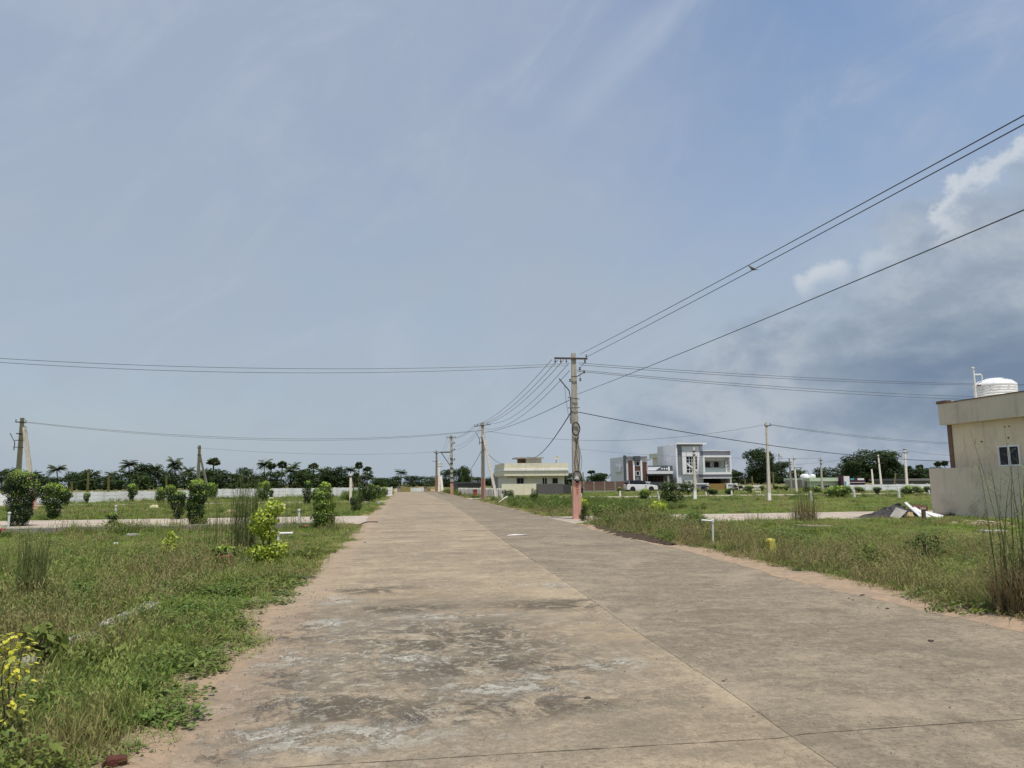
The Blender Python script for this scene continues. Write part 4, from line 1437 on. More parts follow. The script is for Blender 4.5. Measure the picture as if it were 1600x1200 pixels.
def shaft_mesh(mb, base, top, w0, d0, w1, d1):
    """tapered prestressed pole with a shallow groove down the front and back faces"""
    b, t = Vector(base), Vector(top)
    ring = [(-1, -1), (-.34, -1), (-.26, -.86), (.26, -.86), (.34, -1), (1, -1), (1, 1), (.34, 1), (.26, .86), (-.26, .86), (-.34, 1), (-1, 1)]
    v = [b + Vector((x * w0 / 2, y * d0 / 2, 0)) for x, y in ring] + [t + Vector((x * w1 / 2, y * d1 / 2, 0)) for x, y in ring]
    n = len(ring)
    mb.add(v, [tuple(range(n - 1, -1, -1)), tuple(range(n, 2 * n))] + [(i, (i + 1) % n, (i + 1) % n + n, i + n) for i in range(n)])


def pole(base, top, label, w=0.30, d=0.18, paint=None, paint_h=1.6, arms=(), strut=None, extra=None, group='concrete power poles', name='power_pole', taper=0.62):
    """base (x, y), top (x, y, z) in world metres; arms: (height, half left, half right, tilt, pins)"""
    t = thing(name, label, 'pole', (base[0], base[1], 0), 0, group)
    tp = Vector((top[0] - base[0], top[1] - base[1], top[2]))
    h = tp.z

    def along(z):
        return tp * (z / h)
    mb = MB()
    k = paint_h / h if paint else 0.0
    wk, dk = w * (1 - (1 - taper) * k), d * (1 - (1 - taper) * k)
    shaft_mesh(mb, along(paint_h if paint else -0.05), tp, wk, dk, w * taper, d * taper)
    mb.build('shaft', M_POLE, t)
    if paint:
        mb = MB()
        shaft_mesh(mb, (0, 0, -0.05), along(paint_h), w, d, wk + 0.002, dk + 0.002)
        mb.build('painted_base', paint, t)
    for (z, l, r, tilt, pins) in arms:
        c = along(z)
        mb = MB()
        dd = d * taper / 2 + 0.035
        a, b = Vector((c.x - l, -dd + c.y, z - tilt)), Vector((c.x + r, -dd + c.y, z + tilt * r / max(l, .01)))
        mb.add([a + Vector(q) for q in ((0, -.03, -.035), (0, .03, -.035), (0, .03, .035), (0, -.03, .035))] +
               [b + Vector(q) for q in ((0, -.03, -.035), (0, .03, -.035), (0, .03, .035), (0, -.03, .035))],
               [(0, 1, 2, 3), (7, 6, 5, 4), (0, 4, 5, 1), (1, 5, 6, 2), (2, 6, 7, 3), (3, 7, 4, 0)])
        ca = mb.build('crossarm', M_IRON, t)
        for u, up in pins:
            p = a.lerp(b, u)
            sg = 1 if up else -1
            MB().lathe([(0.012, 0), (0.012, .05), (0.035, .055), (0.042, .09), (0.030, .10), (0.038, .13), (0.02, .16)] if up else
                       [(0.02, -.15), (0.036, -.13), (0.030, -.10), (0.040, -.08), (0.014, -.05), (0.014, 0)],
                       (p.x, p.y, p.z + sg * 0.03), 8).build('insulator', M_INS, ca, True)
        # clamp strap round the shaft
        ww = w * (1 - (1 - taper) * z / h) / 2 + 0.012
        MB().box(c.x - ww, c.x + ww, c.y - dd + 0.031, c.y + dd - 0.02, z - 0.03, z + 0.03).build('clamp', M_IRON, t)
    if strut:
        (sx, sy), sz = strut
        b = Vector((sx - base[0], sy - base[1], -0.05))
        e = along(sz)
        mb = MB()
        shaft_mesh(mb, b, e + (e - b).normalized() * 0.2 + Vector((0, 0.10, 0)), w * 0.62, d * 0.75, w * 0.48, d * 0.6)
        mb.build('strut', M_POLE, t)
    if extra:
        extra(t, along, w, d, taper, h)
    return t


def front_extra(t, along, w, d, taper, h):
    def wid(z):
        return w * (1 - (1 - taper) * z / h) / 2
    # offset bracket with shackle insulators on the road side top
    z = 5.95
    c = along(z)
    mb = MB().tube([(c.x - wid(z) - .04, c.y - .14, z), (c.x + wid(z), c.y - .14, z), (c.x + .28, c.y - .14, z + .10), (c.x + .42, c.y - .14, z + .20)], 0.022, 6)
    br = mb.build('side_bracket', M_IRON, t)
    for (ox, oz) in ((0.23, 0.34), (0.42, 0.20), (0.24, -0.13), (-0.20, -0.17), (0.46, 0.66)):
        MB().lathe([(0.02, -.07), (0.05, -.05), (0.035, -.015), (0.035, .015), (0.05, .05), (0.02, .07)], (c.x + ox, c.y - .12, z + oz), 8).build('insulator', M_INS, br, True)
    MB().tube([(c.x + .24, c.y - .1, z - .15), (c.x + .24, c.y - .1, z + .36), (c.x + .46, c.y - .1, z + .62)], 0.008, 4).build('jumper_wire', M_CABLE, br)
    # bent lamp arm, empty, with its clamps and a hanging lead
    z0 = 4.75
    c = along(z0)
    x0 = c.x - wid(z0) - 0.07
    ar = MB().tube([(x0 - .01, c.y - .1, 3.95), (x0, c.y - .1, 5.0), (x0 - .06, c.y - .1, 5.35), (x0 - .48, c.y - .1, 5.85)], 0.024, 6).build('lamp_arm', M_IRON, t)
    MB().tube([(x0 - .25, c.y - .1, 5.55), (x0 - .20, c.y - .12, 4.9), (x0 - .13, c.y - .12, 4.4), (x0 - .01, c.y - .1, 4.0)], 0.007, 4).build('lamp_lead', M_CABLE, ar)
    for z, q in ((5.02, -.03), (4.62, .01)):
        c = along(z)
        MB().tube([(c.x - wid(z) - .20, c.y - .13, z - q), (c.x + wid(z) + .06, c.y - .13, z + q)], 0.018, 5).build('clamp', M_IRON, t)
    # coils of spare cable
    for z, rx, rz in ((3.72, 0.155, 0.26), (1.76, 0.175, 0.20)):
        c = along(z)
        mb = MB()
        for q in range(4):
            mb.torus((c.x, c.y - d / 2 - .02 - .012 * q, z + .008 * q), 'y', rx + .012 * (q % 2), rz + .012 * ((q + 1) % 2), 0.014, 28, 5)
        mb.build('cable_coil', M_CABLE, t)
    # cables running down the face
    rs = random.Random(3)
    for q in range(3):
        pts = []
        for k in range(9):
            z = 3.4 - k * 0.19
            c = along(z)
            pts.append((c.x + (-.04 + .07 * q) + .05 * math.sin(k * .9 + q * 2), c.y - d / 2 - .012 - .01 * q, z))
        MB().tube(pts, 0.010, 5).build('down_cable', M_CABLE, t)
    pts = [(along(z).x + wid(z) + b, along(z).y - .05, z) for z, b in ((3.0, .0), (2.75, .05), (2.45, .09), (2.15, .06), (1.9, .0), (1.75, .03))]
    MB().tube(pts, 0.008, 5).build('down_cable', M_CABLE, t)
    # stencilled marks on the face: a white patch and red then dull brush marks under it
    c = along(1.78)
    yy = c.y - d * 0.5 * .97 - .006
    MB().prism([(c.x - .075, 1.66), (c.x + .075, 1.64), (c.x + .085, 1.80), (c.x + .03, 1.90), (c.x - .05, 1.88)], yy - .002, yy + .004).build('white_mark', M_WHITEP, t)
    MB().prism([(c.x - .06, 1.50), (c.x + .08, 1.49), (c.x + .09, 1.60), (c.x - .05, 1.61)], yy - .004, yy + .002).build('red_mark', mat('red_brown_paint', (0.16, 0.035, 0.025), (0.10, 0.03, 0.02)), t)
    for q in range(4):
        z = 1.42 - q * 0.105
        MB().prism([(c.x - .045 + .01 * q, z - .02), (c.x + .05, z - .02), (c.x + .045, z + .02), (c.x - .05 + .01 * q, z + .022)], yy - .010, yy - .006).build('stencil_mark', mat('dull_red_paint', (0.36, 0.15, 0.10), (0.28, 0.12, 0.08)), t)


FP = (7.105, 28.980)
FT = (7.095, 29.000, 6.963)
pole(FP, FT, 'tall front power pole with pink base and cable coils at the street corner', 0.36, 0.20, M_PINK, 1.55,
     ((FT[2] - 0.24, 0.85, 0.58, 0.0, ((0.02, 0), (0.19, 0), (0.36, 0), (0.97, 1))),), None, front_extra, taper=0.52)


def light_bracket(t, along, w, d, taper, h):
    z = h - 1.3
    c = along(z)
    MB().tube([(c.x - .32, c.y - .1, z - .75), (c.x - .30, c.y - .1, z - .25), (c.x - .62, c.y - .1, z + .35)], 0.03, 5).build('lamp_arm', M_IRON, t)
    for q in (z - .1, z - .55):
        MB().tube([(c.x - .36, c.y - .1, q), (c.x + .25, c.y - .1, q)], 0.025, 5).build('clamp', M_IRON, t)


P2, T2 = (7.156, 64.544), (7.114, 64.500, 7.000)
pole(P2, T2, 'strutted pole with pink base before the white picket fence', 0.40, 0.25, M_PINK, 1.95,
     ((T2[2] - .28, 0.75, 0.72, 0.10, ((0.02, 1), (0.2, 1), (0.38, 1), (0.8, 1))),), ((8.059, 61.649), T2[2] - 0.9), light_bracket, taper=0.6)


def hooks(t, along, w, d, taper, h):
    for z, s in ((h - 1.15, 1), (h - 2.0, 1), (h - 3.3, 1)):
        c = along(z)
        MB().tube([(c.x, c.y - .15, z), (c.x + .35, c.y - .15, z + .05), (c.x + .45, c.y - .15, z + .25)], 0.04, 5).build('bracket', M_IRON, t)
        MB().lathe([(.03, -.12), (.12, -.08), (.07, 0), (.12, .08), (.03, .12)], (c.x + .38, c.y - .15, z + .1), 8).build('insulator', M_INS, t)
    for k in range(6):
        z = 1.6 + k * 0.62
        c = along(z)
        ww = w * (1 - (1 - taper) * z / h) / 2 + .02
        MB().box(c.x - ww, c.x + ww, c.y - d / 2 - .02, c.y + d / 2 + .02, z - .07, z + .07).build('band', M_IRON, t)


P3, T3 = (6.318, 94.215), (6.196, 94.000, 7.780)
pole(P3, T3, 'banded transformer pole right of the road end', 0.42, 0.26, M_PINK, 1.6, ((T3[2] - .25, 0.68, 0.62, 0.0, ((0.03, 0), (0.35, 0), (0.97, 0))),), None, hooks, taper=0.7)
P4, T4 = (5.998, 131.035), (5.861, 129.000, 7.328)
pole(P4, T4, 'pole joined by a steel beam to the banded transformer pole', 0.46, 0.3, M_PINK, 2.6, ((T4[2] - 1.9, 0.75, 0.35, 0, ()),), None, None, taper=0.6)
# steel beam and brace carried between the two
bt = thing('steel_beam', 'dark steel beam and brace bridging the two transformer poles', 'beam', (P4[0], P4[1], 0))
A, B = Vector((6.388, 128.000, 6.939)), Vector((6.099, 95.000, 5.589))
o4 = Vector((P4[0], P4[1], 0))
MB().tube([A - o4, B - o4], 0.09, 5).build('beam', M_IRON, bt)
MB().tube([(A - o4) * 0.82 + (B - o4) * 0.18, Vector((6.105, 95.000, 3.853)) - o4], 0.07, 5).build('brace', M_IRON, bt)
MB().tube([Vector((5.342, 128.900, 7.152)) - o4, Vector((5.861, 128.900, 6.692)) - o4, Vector((6.318, 128.900, 6.978)) - o4], 0.07, 5).build('bracket', M_IRON, bt)
pole((6.441, 130.627), (6.626, 135.000, 5.553), 'thin pole seen between the transformer poles', 0.4, 0.3, None, 0, (((6.629, 135.000, 5.073)[2], 0.7, 0.7, 0, ()), ((6.631, 135.000, 4.594)[2], 0.3, 0.7, 0, ())), None, None, taper=0.7)
pole((6.992, 130.119), (7.260, 140.000, 2.846), 'short leaning pole behind the transformer poles', 0.5, 0.3, None, 0, (), None, None, taper=0.8)

L1T = (-24.400, 50.000, 5.945)
L1 = (-26.181, 53.842)
pole(L1, L1T, 'left pole of the leaning pair behind the largest dark shrub', 0.34, 0.2, M_PINK, 0.9, ((L1T[2] - 0.28, 0.36, 0.30, -0.03, ((0.05, 1), (0.95, 1))), (L1T[2] - 1.0, 0.25, 0.28, -.03, ())), None, light_bracket, taper=0.6)
L1B = (-22.843, 49.189)
pole(L1B, (-24.341, 50.200, 5.422), 'right leaning pole of the pair with a flaking pink base', 0.34, 0.2, M_PINK, 2.2, (), None, None, taper=0.6)
L2, L2T = (-23.487, 87.453), (-22.579, 84.000, 5.935)
pole(L2, L2T, 'strutted pole rising from the left treeline', 0.40, 0.26, None, 0, ((L2T[2] - .3, 0.24, 0.2, 0, ((0.1, 1),)), (L2T[2] - 1.05, 0.2, 0.3, 0, ())), ((-21.847, 86.519), L2T[2] - 0.8), None, taper=0.62)
L3, L3T = (-3.910, 55.714), (-4.052, 57.000, 2.326)
pole(L3, L3T, 'short strutted pole before the end of the white fence', 0.22, 0.16, None, 0, ((L3T[2] - .2, 0.15, 0.15, 0, ()),), ((-4.882, 76.854), L3T[2] - 0.25), None, taper=0.7)
for b, tp, lab in (((-43.181, 107.021), (-37.169, 92.000, 3.541), 'slim pole among palms left of the lollipop shrub'), ((-41.986, 111.041), (-36.403, 96.000, 2.978), 'slimmer pole second right of the leaning pair'),
                   ((-48.604, 115.205), (-40.635, 96.000, 2.141), 'shortest far pole just right of the broad shrub'), ((-36.272, 118.148), (-30.230, 98.000, 2.878), 'pale far pole behind the touching shrubs')):
    pole(b, tp, lab, 0.26, 0.2, None, 0, ((tp[2] - .25, 0.22, 0.22, 0, ()),), None, None, taper=0.7)
R1, R1T = (26.838, 49.831), (27.875, 51.500, 5.991)
pole(R1, R1T, 'tall lone pole before the large dense tree', 0.23, 0.18, M_WHITEP, 0.6, ((R1T[2] - .28, 0.22, 0.30, 0.02, ((0.05, 1), (0.95, 1))),), None, None, taper=0.55)
RH, RHT = (22.076, 52.260), (22.688, 53.500, 4.159)
pole(RH, RHT, 'slim dark pole in front of the white and grey house', 0.24, 0.16, M_WHITEP, 0.75, ((RHT[2] - .3, 0.10, 0.12, 0, ()), (RHT[2] - .6, 0.14, 0.10, 0, ())), None, None, taper=0.55)
for b, tp, lab, arms in (((54.155, 86.626), (54.443, 87.000, 4.423), 'pole before the pale green house', ((0.35, .4, .3), (0.8, .2, .15))), ((48.677, 84.612), (48.262, 84.000, 4.258), 'left one of the paired poles with forked arms', ((0.5, .3, .3), (1.2, .2, .2))),
                         ((46.729, 80.086), (48.027, 82.500, 4.604), 'right one of the paired poles with a braced bracket', ((0.5, .2, .2), (1.6, .1, .9))), ((66.033, 91.228), (69.325, 96.000, 5.159), 'leaning pole with strut before the right dense tree', ((0.3, .3, .3), (1.3, .2, .9))),
                         ((51.071, 66.630), (53.766, 70.000, 4.795), 'thick pole near the beige compound wall', ((0.1, .3, .1), (0.45, .45, .3))), ((65.308, 91.998), (68.104, 96.000, 3.006), 'plain stub pole left of the leaning strutted pole', ()),
                         ((61.378, 119.583), (51.336, 100.000, 2.139), 'short bare pole left of the large dense tree', ()), ((59.519, 108.850), (53.645, 98.000, 2.662), 'short bare pole right of the tall lone pole', ()), ((70.941, 141.247), (56.223, 112.000, 1.797), 'stubby pole beyond the right gate pillar', ()),
                         ((75.621, 101.579), (74.938, 100.000, 2.456), 'thin far pole above the white boundary wall', ()), ((46.005, 180.682), (28.063, 110.000, 3.007), 'thin pole behind the brown compound wall', ()), ((13.889, 146.607), (10.044, 106.000, 2.875), 'thin pole behind the grey shed wall', ())):
    pole(b, tp, lab, 0.23, 0.18, None, 0, tuple((tp[2] - a[0], a[1], a[2], 0, ()) for a in arms), None, None, taper=0.62)

# ------------------------------------------------------------------ overhead lines
def wire(a, b, sag, r, label, m=M_WIRE, n=28, name='power_line'):
    a, b = Vector(a), Vector(b)
    pts = [a.lerp(b, i / n) - Vector((0, 0, 4 * sag * (i / n) * (1 - i / n))) for i in range(n + 1)]
    o = MB().tube(pts, r, 5).build(name, m)
    tag(o, label, 'wire', 'overhead lines')
    return pts


PTOP = FT[2]
w_up = wire((7.84, -24.0, 5.28), (7.348, 28.900, 6.908), 0.25, 0.009, 'upper of two wires running up to the right from the front pole')
w_bird = wire((7.70, -24.0, 5.25), (7.596, 28.900, 6.775), 0.22, 0.009, 'lower of two wires running up right, the one with the bird')
wire((7.55, -24.0, 4.8), (7.199, 28.900, 5.196), 0.30, 0.009, 'single thin wire rising to the right below the bird')
wire((6.942, 29.000, 4.988), (7.277, 64.400, 6.056), 0.22, 0.014, 'lowest thin wire from the front pole to the strutted pole')
for k, (xa, ya) in enumerate(((862, 562), (872, 562), (881, 562), (889, 567), (890, 578))):
    wire((6.124, 28.900, 6.653) if k == 0 else (6.400, 28.900, 6.657) if k == 1 else (6.648, 28.900, 6.662) if k == 2 else (6.867, 28.900, 6.528) if k == 3 else (6.888, 28.900, 6.200),
         (6.340, 64.400, 6.754) if k == 0 else (6.633, 64.400, 6.814) if k == 1 else (6.868, 64.400, 6.873) if k == 2 else (7.633, 64.400, 6.935) if k == 3 else (7.160, 64.400, 6.465),
         0.55 + 0.08 * k, 0.0115, '%s line from the top between the front pole and the strutted pole' % ORD[k])
for k in range(4):
    wire((6.340, 64.400, 6.696) if k == 0 else (6.633, 64.400, 6.755) if k == 1 else (6.985, 64.400, 6.640) if k == 2 else (6.984, 64.400, 6.347),
         (5.679, 93.800, 7.513) if k == 0 else (6.015, 93.800, 7.514) if k == 1 else (6.524, 93.800, 6.335) if k == 2 else (6.441, 93.800, 5.831), 0.5, 0.013, '%s line from the left between the strutted and banded poles' % ORD[k])
for k in range(3):
    wire((5.679, 93.800, 7.429) if k == 0 else (6.016, 93.800, 7.429) if k == 1 else (6.521, 93.800, 7.430), (6.772, 128.800, 7.087) if k == 0 else (6.852, 124.000, 6.880) if k == 1 else (6.771, 110.000, 4.904), 0.3, 0.014, '%s short jumper line beside the banded transformer pole' % ORD[k])
wire((-19.220, 30.000, 6.723), (6.867, 28.900, 6.501), 0.42, 0.010, 'upper of two long wires crossing the left sky to the front pole')
wire((-19.528, 30.500, 6.683), (6.837, 28.900, 6.418), 0.50, 0.010, 'lower of two long wires crossing the left sky to the front pole')
wire((7.284, 28.900, 6.535), (47.368, 40.000, 7.656), 0.35, 0.010, 'upper of the wires leaving the front pole to the right')
wire((7.310, 28.900, 6.453), (48.566, 41.000, 7.897), 0.45, 0.010, 'second of the wires leaving the front pole to the right')
wire((7.222, 28.900, 6.232), (47.229, 40.000, 6.714), 0.40, 0.010, 'third of the wires leaving the front pole to the right')
wire((7.220, 28.900, 6.178), (47.203, 40.000, 6.543), 0.44, 0.010, 'lowest of the wires leaving the front pole to the right')
wire((7.225, 28.850, 4.434), (40.913, 44.000, 2.691), 0.62, 0.017, 'thick black cable sagging from the front pole to the right', M_CABLE, name='black_cable')
wire((6.923, 28.850, 4.459), (15.421, 88.500, 4.769), 0.85, 0.024, 'thick black cable from the front pole to the cream house roof', M_CABLE, name='black_cable')
wire((7.260, 64.300, 4.537), (12.413, 88.000, 3.808), 0.35, 0.022, 'black cable from the strutted pole to the cream house', M_CABLE, name='black_cable')
wire((7.026, 64.300, 4.480), (9.434, 110.000, 2.736), 0.3, 0.024, 'black cable from the strutted pole down to the grey shed', M_CABLE, name='black_cable')
wire((-24.142, 49.900, 5.689), (6.973, 64.300, 6.281), 0.95, 0.014, 'long sagging wire from the leaning pole pair to the strutted pole')
wire((-24.139, 49.900, 5.647), (6.973, 64.300, 6.223), 1.02, 0.012, 'twin wire just beneath the long sagging left wire')
wire((-22.429, 84.000, 5.649), (6.098, 95.000, 5.717), 0.55, 0.014, 'faint wire from the treeline pole to the transformer pole')
wire((7.383, 64.300, 6.224), (27.570, 51.400, 5.782), 1.05, 0.012, 'sagging wire from the strutted pole to the tall lone pole')
wire((28.104, 51.400, 5.834), (55.979, 60.000, 4.742), 0.35, 0.013, 'wire from the tall lone pole towards the beige house')
wire((28.101, 51.400, 5.784), (56.439, 60.500, 4.707), 0.42, 0.012, 'twin wire beneath the one leaving the tall lone pole')
wire((50.916, 100.000, 3.657), (53.638, 70.000, 4.657), 0.5, 0.013, 'pale wire rising to the thick pole near the compound wall')
wire((53.938, 70.000, 4.587), (74.471, 80.000, 4.350), 0.3, 0.013, 'wire from the thick pole to behind the beige house')
wire((28.328, 120.000, 7.321), (54.437, 87.000, 4.338), 0.6, 0.014, 'faint wire crossing behind the white and grey house')
wire((-60.608, 140.000, 3.340), (-37.205, 92.000, 3.541), 0.3, 0.013, 'thin wire reaching the slim pole among the palms')

# small dove sitting on the lower wire
bi = min(range(len(w_bird)), key=lambda i: abs(w_bird[i].y - 14.4))
q0 = w_bird[bi].lerp(w_bird[bi + 1], 0.3) if w_bird[bi].y < 14.4 else w_bird[bi]
bd = thing('dove', 'small grey brown dove perched on the lower right wire', 'bird', (q0.x, q0.y, q0.z + 0.008), R(-12))
bd.scale = (0.8, 0.8, 0.8)
mb = MB()
prof = [(0.075, 0.115, .004), (0.068, 0.117, .016), (0.052, 0.116, .022), (0.036, 0.098, .026), (0.010, 0.068, .042), (-0.03, 0.045, .048), (-0.07, 0.030, .036), (-0.10, 0.022, .020), (-0.13, 0.015, .014), (-0.20, 0.002, .010)]
v, f = [], []
for k, (px, pz, pr) in enumerate(prof):
    for j in range(10):
        a = j * math.pi / 5
        fl = 0.35 if k >= 8 else 1.0
        v.append((-px, pr * math.cos(a) * (1.25 if k >= 8 else .9), pz + pr * math.sin(a) * fl))
for k in range(len(prof) - 1):
    for j in range(10):
        f.append((k * 10 + j, k * 10 + (j + 1) % 10, k * 10 + 10 + (j + 1) % 10, k * 10 + 10 + j))
f += [tuple(range(9, -1, -1)), tuple(range(len(v) - 10, len(v)))]
mb.add(v, f).build('body', mat('dove_feather', (0.20, 0.17, 0.15), (0.13, 0.11, 0.10), 0.8, 30.0), bd, True)
MB().lathe([(.006, 0), (.003, .010), (.0008, .016)], (0, 0, 0), 6).build('beak', M_IRON, bd).matrix_local = Matrix.Translation((-.073, 0, .115)) @ Matrix.Rotation(R(-95), 4, 'Y')
for s in (-1, 1):
    MB().tube([(0.0, s * .015, .03), (-.004, s * .015, .0), (-.014, s * .015, -.001)], .0035, 5).build('leg', mat('dove_leg', (0.30, 0.10, 0.08)), bd)
# ------------------------------------------------------------------ houses and walls
def rect(x0, x1, z0, z1, y0, y1, name, m, parent, bevel=0.0):
    o = MB().box(x0, x1, y0, y1, z0, z1).build(name, m, parent, False, bevel)
    return o


PLASTER_DIRT = (0.30, 0.28, 0.23)
M_BEIGE = mat('beige_plaster', (0.74, 0.645, 0.47), (0.69, 0.60, 0.43), 0.9, 1.2, 0.25, 60.0, dirt=(0.42, 0.37, 0.29), dirt_amt=0.35, dirt_scale=0.9)
M_BEIGE2 = mat('grey_beige_plaster', (0.64, 0.575, 0.455), (0.60, 0.535, 0.42), 0.9, 1.2, 0.25, 60.0, dirt=(0.37, 0.33, 0.26), dirt_amt=0.40, dirt_scale=0.8)
M_BROWNTRIM = mat('brown_trim', (0.20, 0.125, 0.085), (0.16, 0.10, 0.07), 0.8)
M_CREAM = mat('cream_plaster', (0.83, 0.78, 0.61), (0.78, 0.73, 0.56), 0.9, 1.0, 0.15, 40.0, dirt=(0.50, 0.46, 0.31), dirt_amt=0.45, dirt_scale=1.2)
M_CREAMW = mat('pale_wall', (0.76, 0.74, 0.64), (0.71, 0.69, 0.58), 0.9, 1.0, dirt=PLASTER_DIRT, dirt_amt=0.3)
M_WHITE = mat('white_wall', (0.87, 0.87, 0.88), (0.82, 0.82, 0.83), 0.8, 1.0, dirt=(0.45, 0.44, 0.42), dirt_amt=0.25)
M_GREYW = mat('light_grey_wall', (0.74, 0.75, 0.78), (0.69, 0.70, 0.73), 0.85, 1.0)
M_GREYP = mat('grey_panel', (0.235, 0.240, 0.262), (0.20, 0.205, 0.225), 0.7, 2.0)
M_SLATE = mat('slate_paint', (0.095, 0.105, 0.122), (0.075, 0.085, 0.10), 0.6, 2.0)
M_BRICKP = mat('red_brown_cladding', (0.145, 0.066, 0.048), (0.110, 0.050, 0.038), 0.7, 3.0)
M_GLASS = mat('dark_glass', (0.012, 0.014, 0.018), (0.018, 0.020, 0.024), 0.12, spec=0.25)
M_INSIDE = mat('dim_interior', (0.045, 0.042, 0.040), (0.03, 0.03, 0.03), 0.9)
M_STONE = mat('grey_rubble_stone', (0.155, 0.148, 0.142), (0.095, 0.09, 0.088), 0.95, 7.0, 0.8, 12.0)
M_ROOFC = mat('bare_roof_concrete', (0.33, 0.315, 0.285), (0.26, 0.25, 0.23), 0.95, 2.0, dirt=(0.14, 0.13, 0.12), dirt_amt=0.5)
M_MINT = mat('mint_plaster', (0.60, 0.70, 0.53), (0.55, 0.65, 0.49), 0.9, 1.0, dirt=(0.40, 0.45, 0.35), dirt_amt=0.4)
M_PURPLE = mat('plum_paint', (0.085, 0.028, 0.055), (0.07, 0.025, 0.045), 0.6)
M_TEAL = mat('teal_paint', (0.10, 0.42, 0.50), (0.09, 0.38, 0.45), 0.6)
M_GOLD = mat('golden_slat', (0.42, 0.27, 0.095), (0.34, 0.21, 0.075), 0.5)
M_PLASTIC = mat('white_tank_plastic', (0.80, 0.81, 0.82), (0.76, 0.77, 0.78), 0.35, 2.0, spec=0.5)
M_PVC = mat('white_pvc', (0.80, 0.79, 0.76), (0.74, 0.73, 0.70), 0.4, spec=0.5)
M_RAILGLASS = mat('green_tinted_glass', (0.26, 0.32, 0.32), (0.22, 0.28, 0.28), 0.15, spec=0.7)


def window(parent, x0, x1, z0, z1, y, bars=1, frame=M_WHITE, th=0.06, name='window'):
    """recess pane at y with a proud frame towards -y"""
    w = rect(x0, x1, z0, z1, y - 0.02, y + 0.05, name, M_GLASS, parent)
    fr = MB()
    t = th
    fr.box(x0 - t, x0, y - 0.06, y + 0.05, z0 - t, z1 + t).box(x1, x1 + t, y - 0.06, y + 0.05, z0 - t, z1 + t)
    fr.box(x0, x1, y - 0.06, y + 0.05, z0 - t, z0).box(x0, x1, y - 0.06, y + 0.05, z1, z1 + t)
    for k in range(bars):
        c = x0 + (x1 - x0) * (k + 1) / (bars + 1)
        fr.box(c - t * .4, c + t * .4, y - 0.05, y - 0.021, z0, z1)
    fr.build('frame', frame, w)
    return w


# ---- beige house on the right: its long wall runs parallel to the road
bh = thing('beige_house', 'beige flat roofed house with brown trim at the right edge', 'house', (22.9, 20.0, 0))
ox, oy = 22.9, 20.0
YF = 27.07 - oy                     # far corner
rect(0, 9.0, 0, 3.80, -8.0, YF, 'wall', M_BEIGE, bh)
par = MB()
par.box(-0.30, 9.3, -8.2, YF + 0.10, 3.802, 4.70)
par.build('parapet', M_BEIGE2, bh)
MB().box(-0.34, -0.10, -8.25, YF - 0.42, 4.702, 4.735).build('coping', M_BROWNTRIM, bh)
MB().box(-0.34, -0.06, YF - 0.417, YF + 0.14, 4.702, 4.82).build('coping_block', M_BROWNTRIM, bh)
MB().box(-0.057, 1.30, YF - 0.12, YF + 0.10, 4.702, 4.83).build('end_parapet', M_CREAM, bh)
MB().box(-0.035, -0.003, YF - 0.22, YF + 0.003, 0, 3.80).build('corner_strip', M_BROWNTRIM, bh)
# window facing the road
wy0, wy1 = (22.900, 23.573, 1.991)[1] - oy, (22.900, 24.554, 2.782)[1] - oy
wz0, wz1 = 2.0, 2.78
wn = MB().box(-0.02, 0.0, wy0 + .05, wy1 - .05, wz0 + .05, wz1 - .05).build('window', M_GLASS, bh)
fr = MB()
for a, b, c, d in ((wy0, wy0 + .05, wz0, wz1), (wy1 - .05, wy1, wz0, wz1), (wy0 + .05, wy1 - .05, wz0, wz0 + .05), (wy0 + .05, wy1 - .05, wz1 - .05, wz1), ((wy0 + wy1) / 2 - .045, (wy0 + wy1) / 2 + .045, wz0 + .05, wz1 - .05)):
    fr.box(-0.055, -0.003, a, b, c, d)
fr.build('frame', M_WHITE, wn)
for py, pz, r in (((22.900, 25.339, 3.001)[1] - oy, (22.900, 25.339, 3.001)[2], .030), ((22.900, 24.164, 3.500)[1] - oy, (22.900, 24.164, 3.500)[2], .022), ((22.900, 23.956, 3.508)[1] - oy, (22.900, 23.956, 3.508)[2], .022), ((22.900, 24.040, 3.073)[1] - oy, (22.900, 24.040, 3.073)[2], .03)):
    MB().tube([(-0.03, py, pz), (0.02, py, pz - .004)], r, 8).build('drain_hole', M_INSIDE, bh)
# compound wall before the house
def streaks(m):
    """rain streaks running down from ledges, hairline plaster crazing"""
    t = NT(m.node_tree)
    b = t.n['Principled BSDF']
    old = b.inputs['Base Color'].links[0].from_socket
    p = gpos(t)
    x, y, z = t.sep(p)
    st = t.noise(t.comb(t.math('MULTIPLY', x, 2.0), t.math('MULTIPLY', y, 3.2), t.math('MULTIPLY', z, 0.22)), 1.0, 6, 0.65)
    c = t.mix(t.step(st, 0.52, 0.72, 0, 0.42), old, (0.30, 0.26, 0.20))
    sp = t.noise(p, 7.0, 6, 0.75)
    c = t.mix(t.step(sp, 0.60, 0.74, 0, 0.40), c, (0.34, 0.29, 0.22))
    low = t.math('MULTIPLY', t.step(z, 0.55, 0.0), t.step(sp, 0.36, 0.60))
    c = t.mix(t.math('MULTIPLY', low, 0.6), c, (0.26, 0.20, 0.14))
    t.put(b.inputs['Base Color'], c)


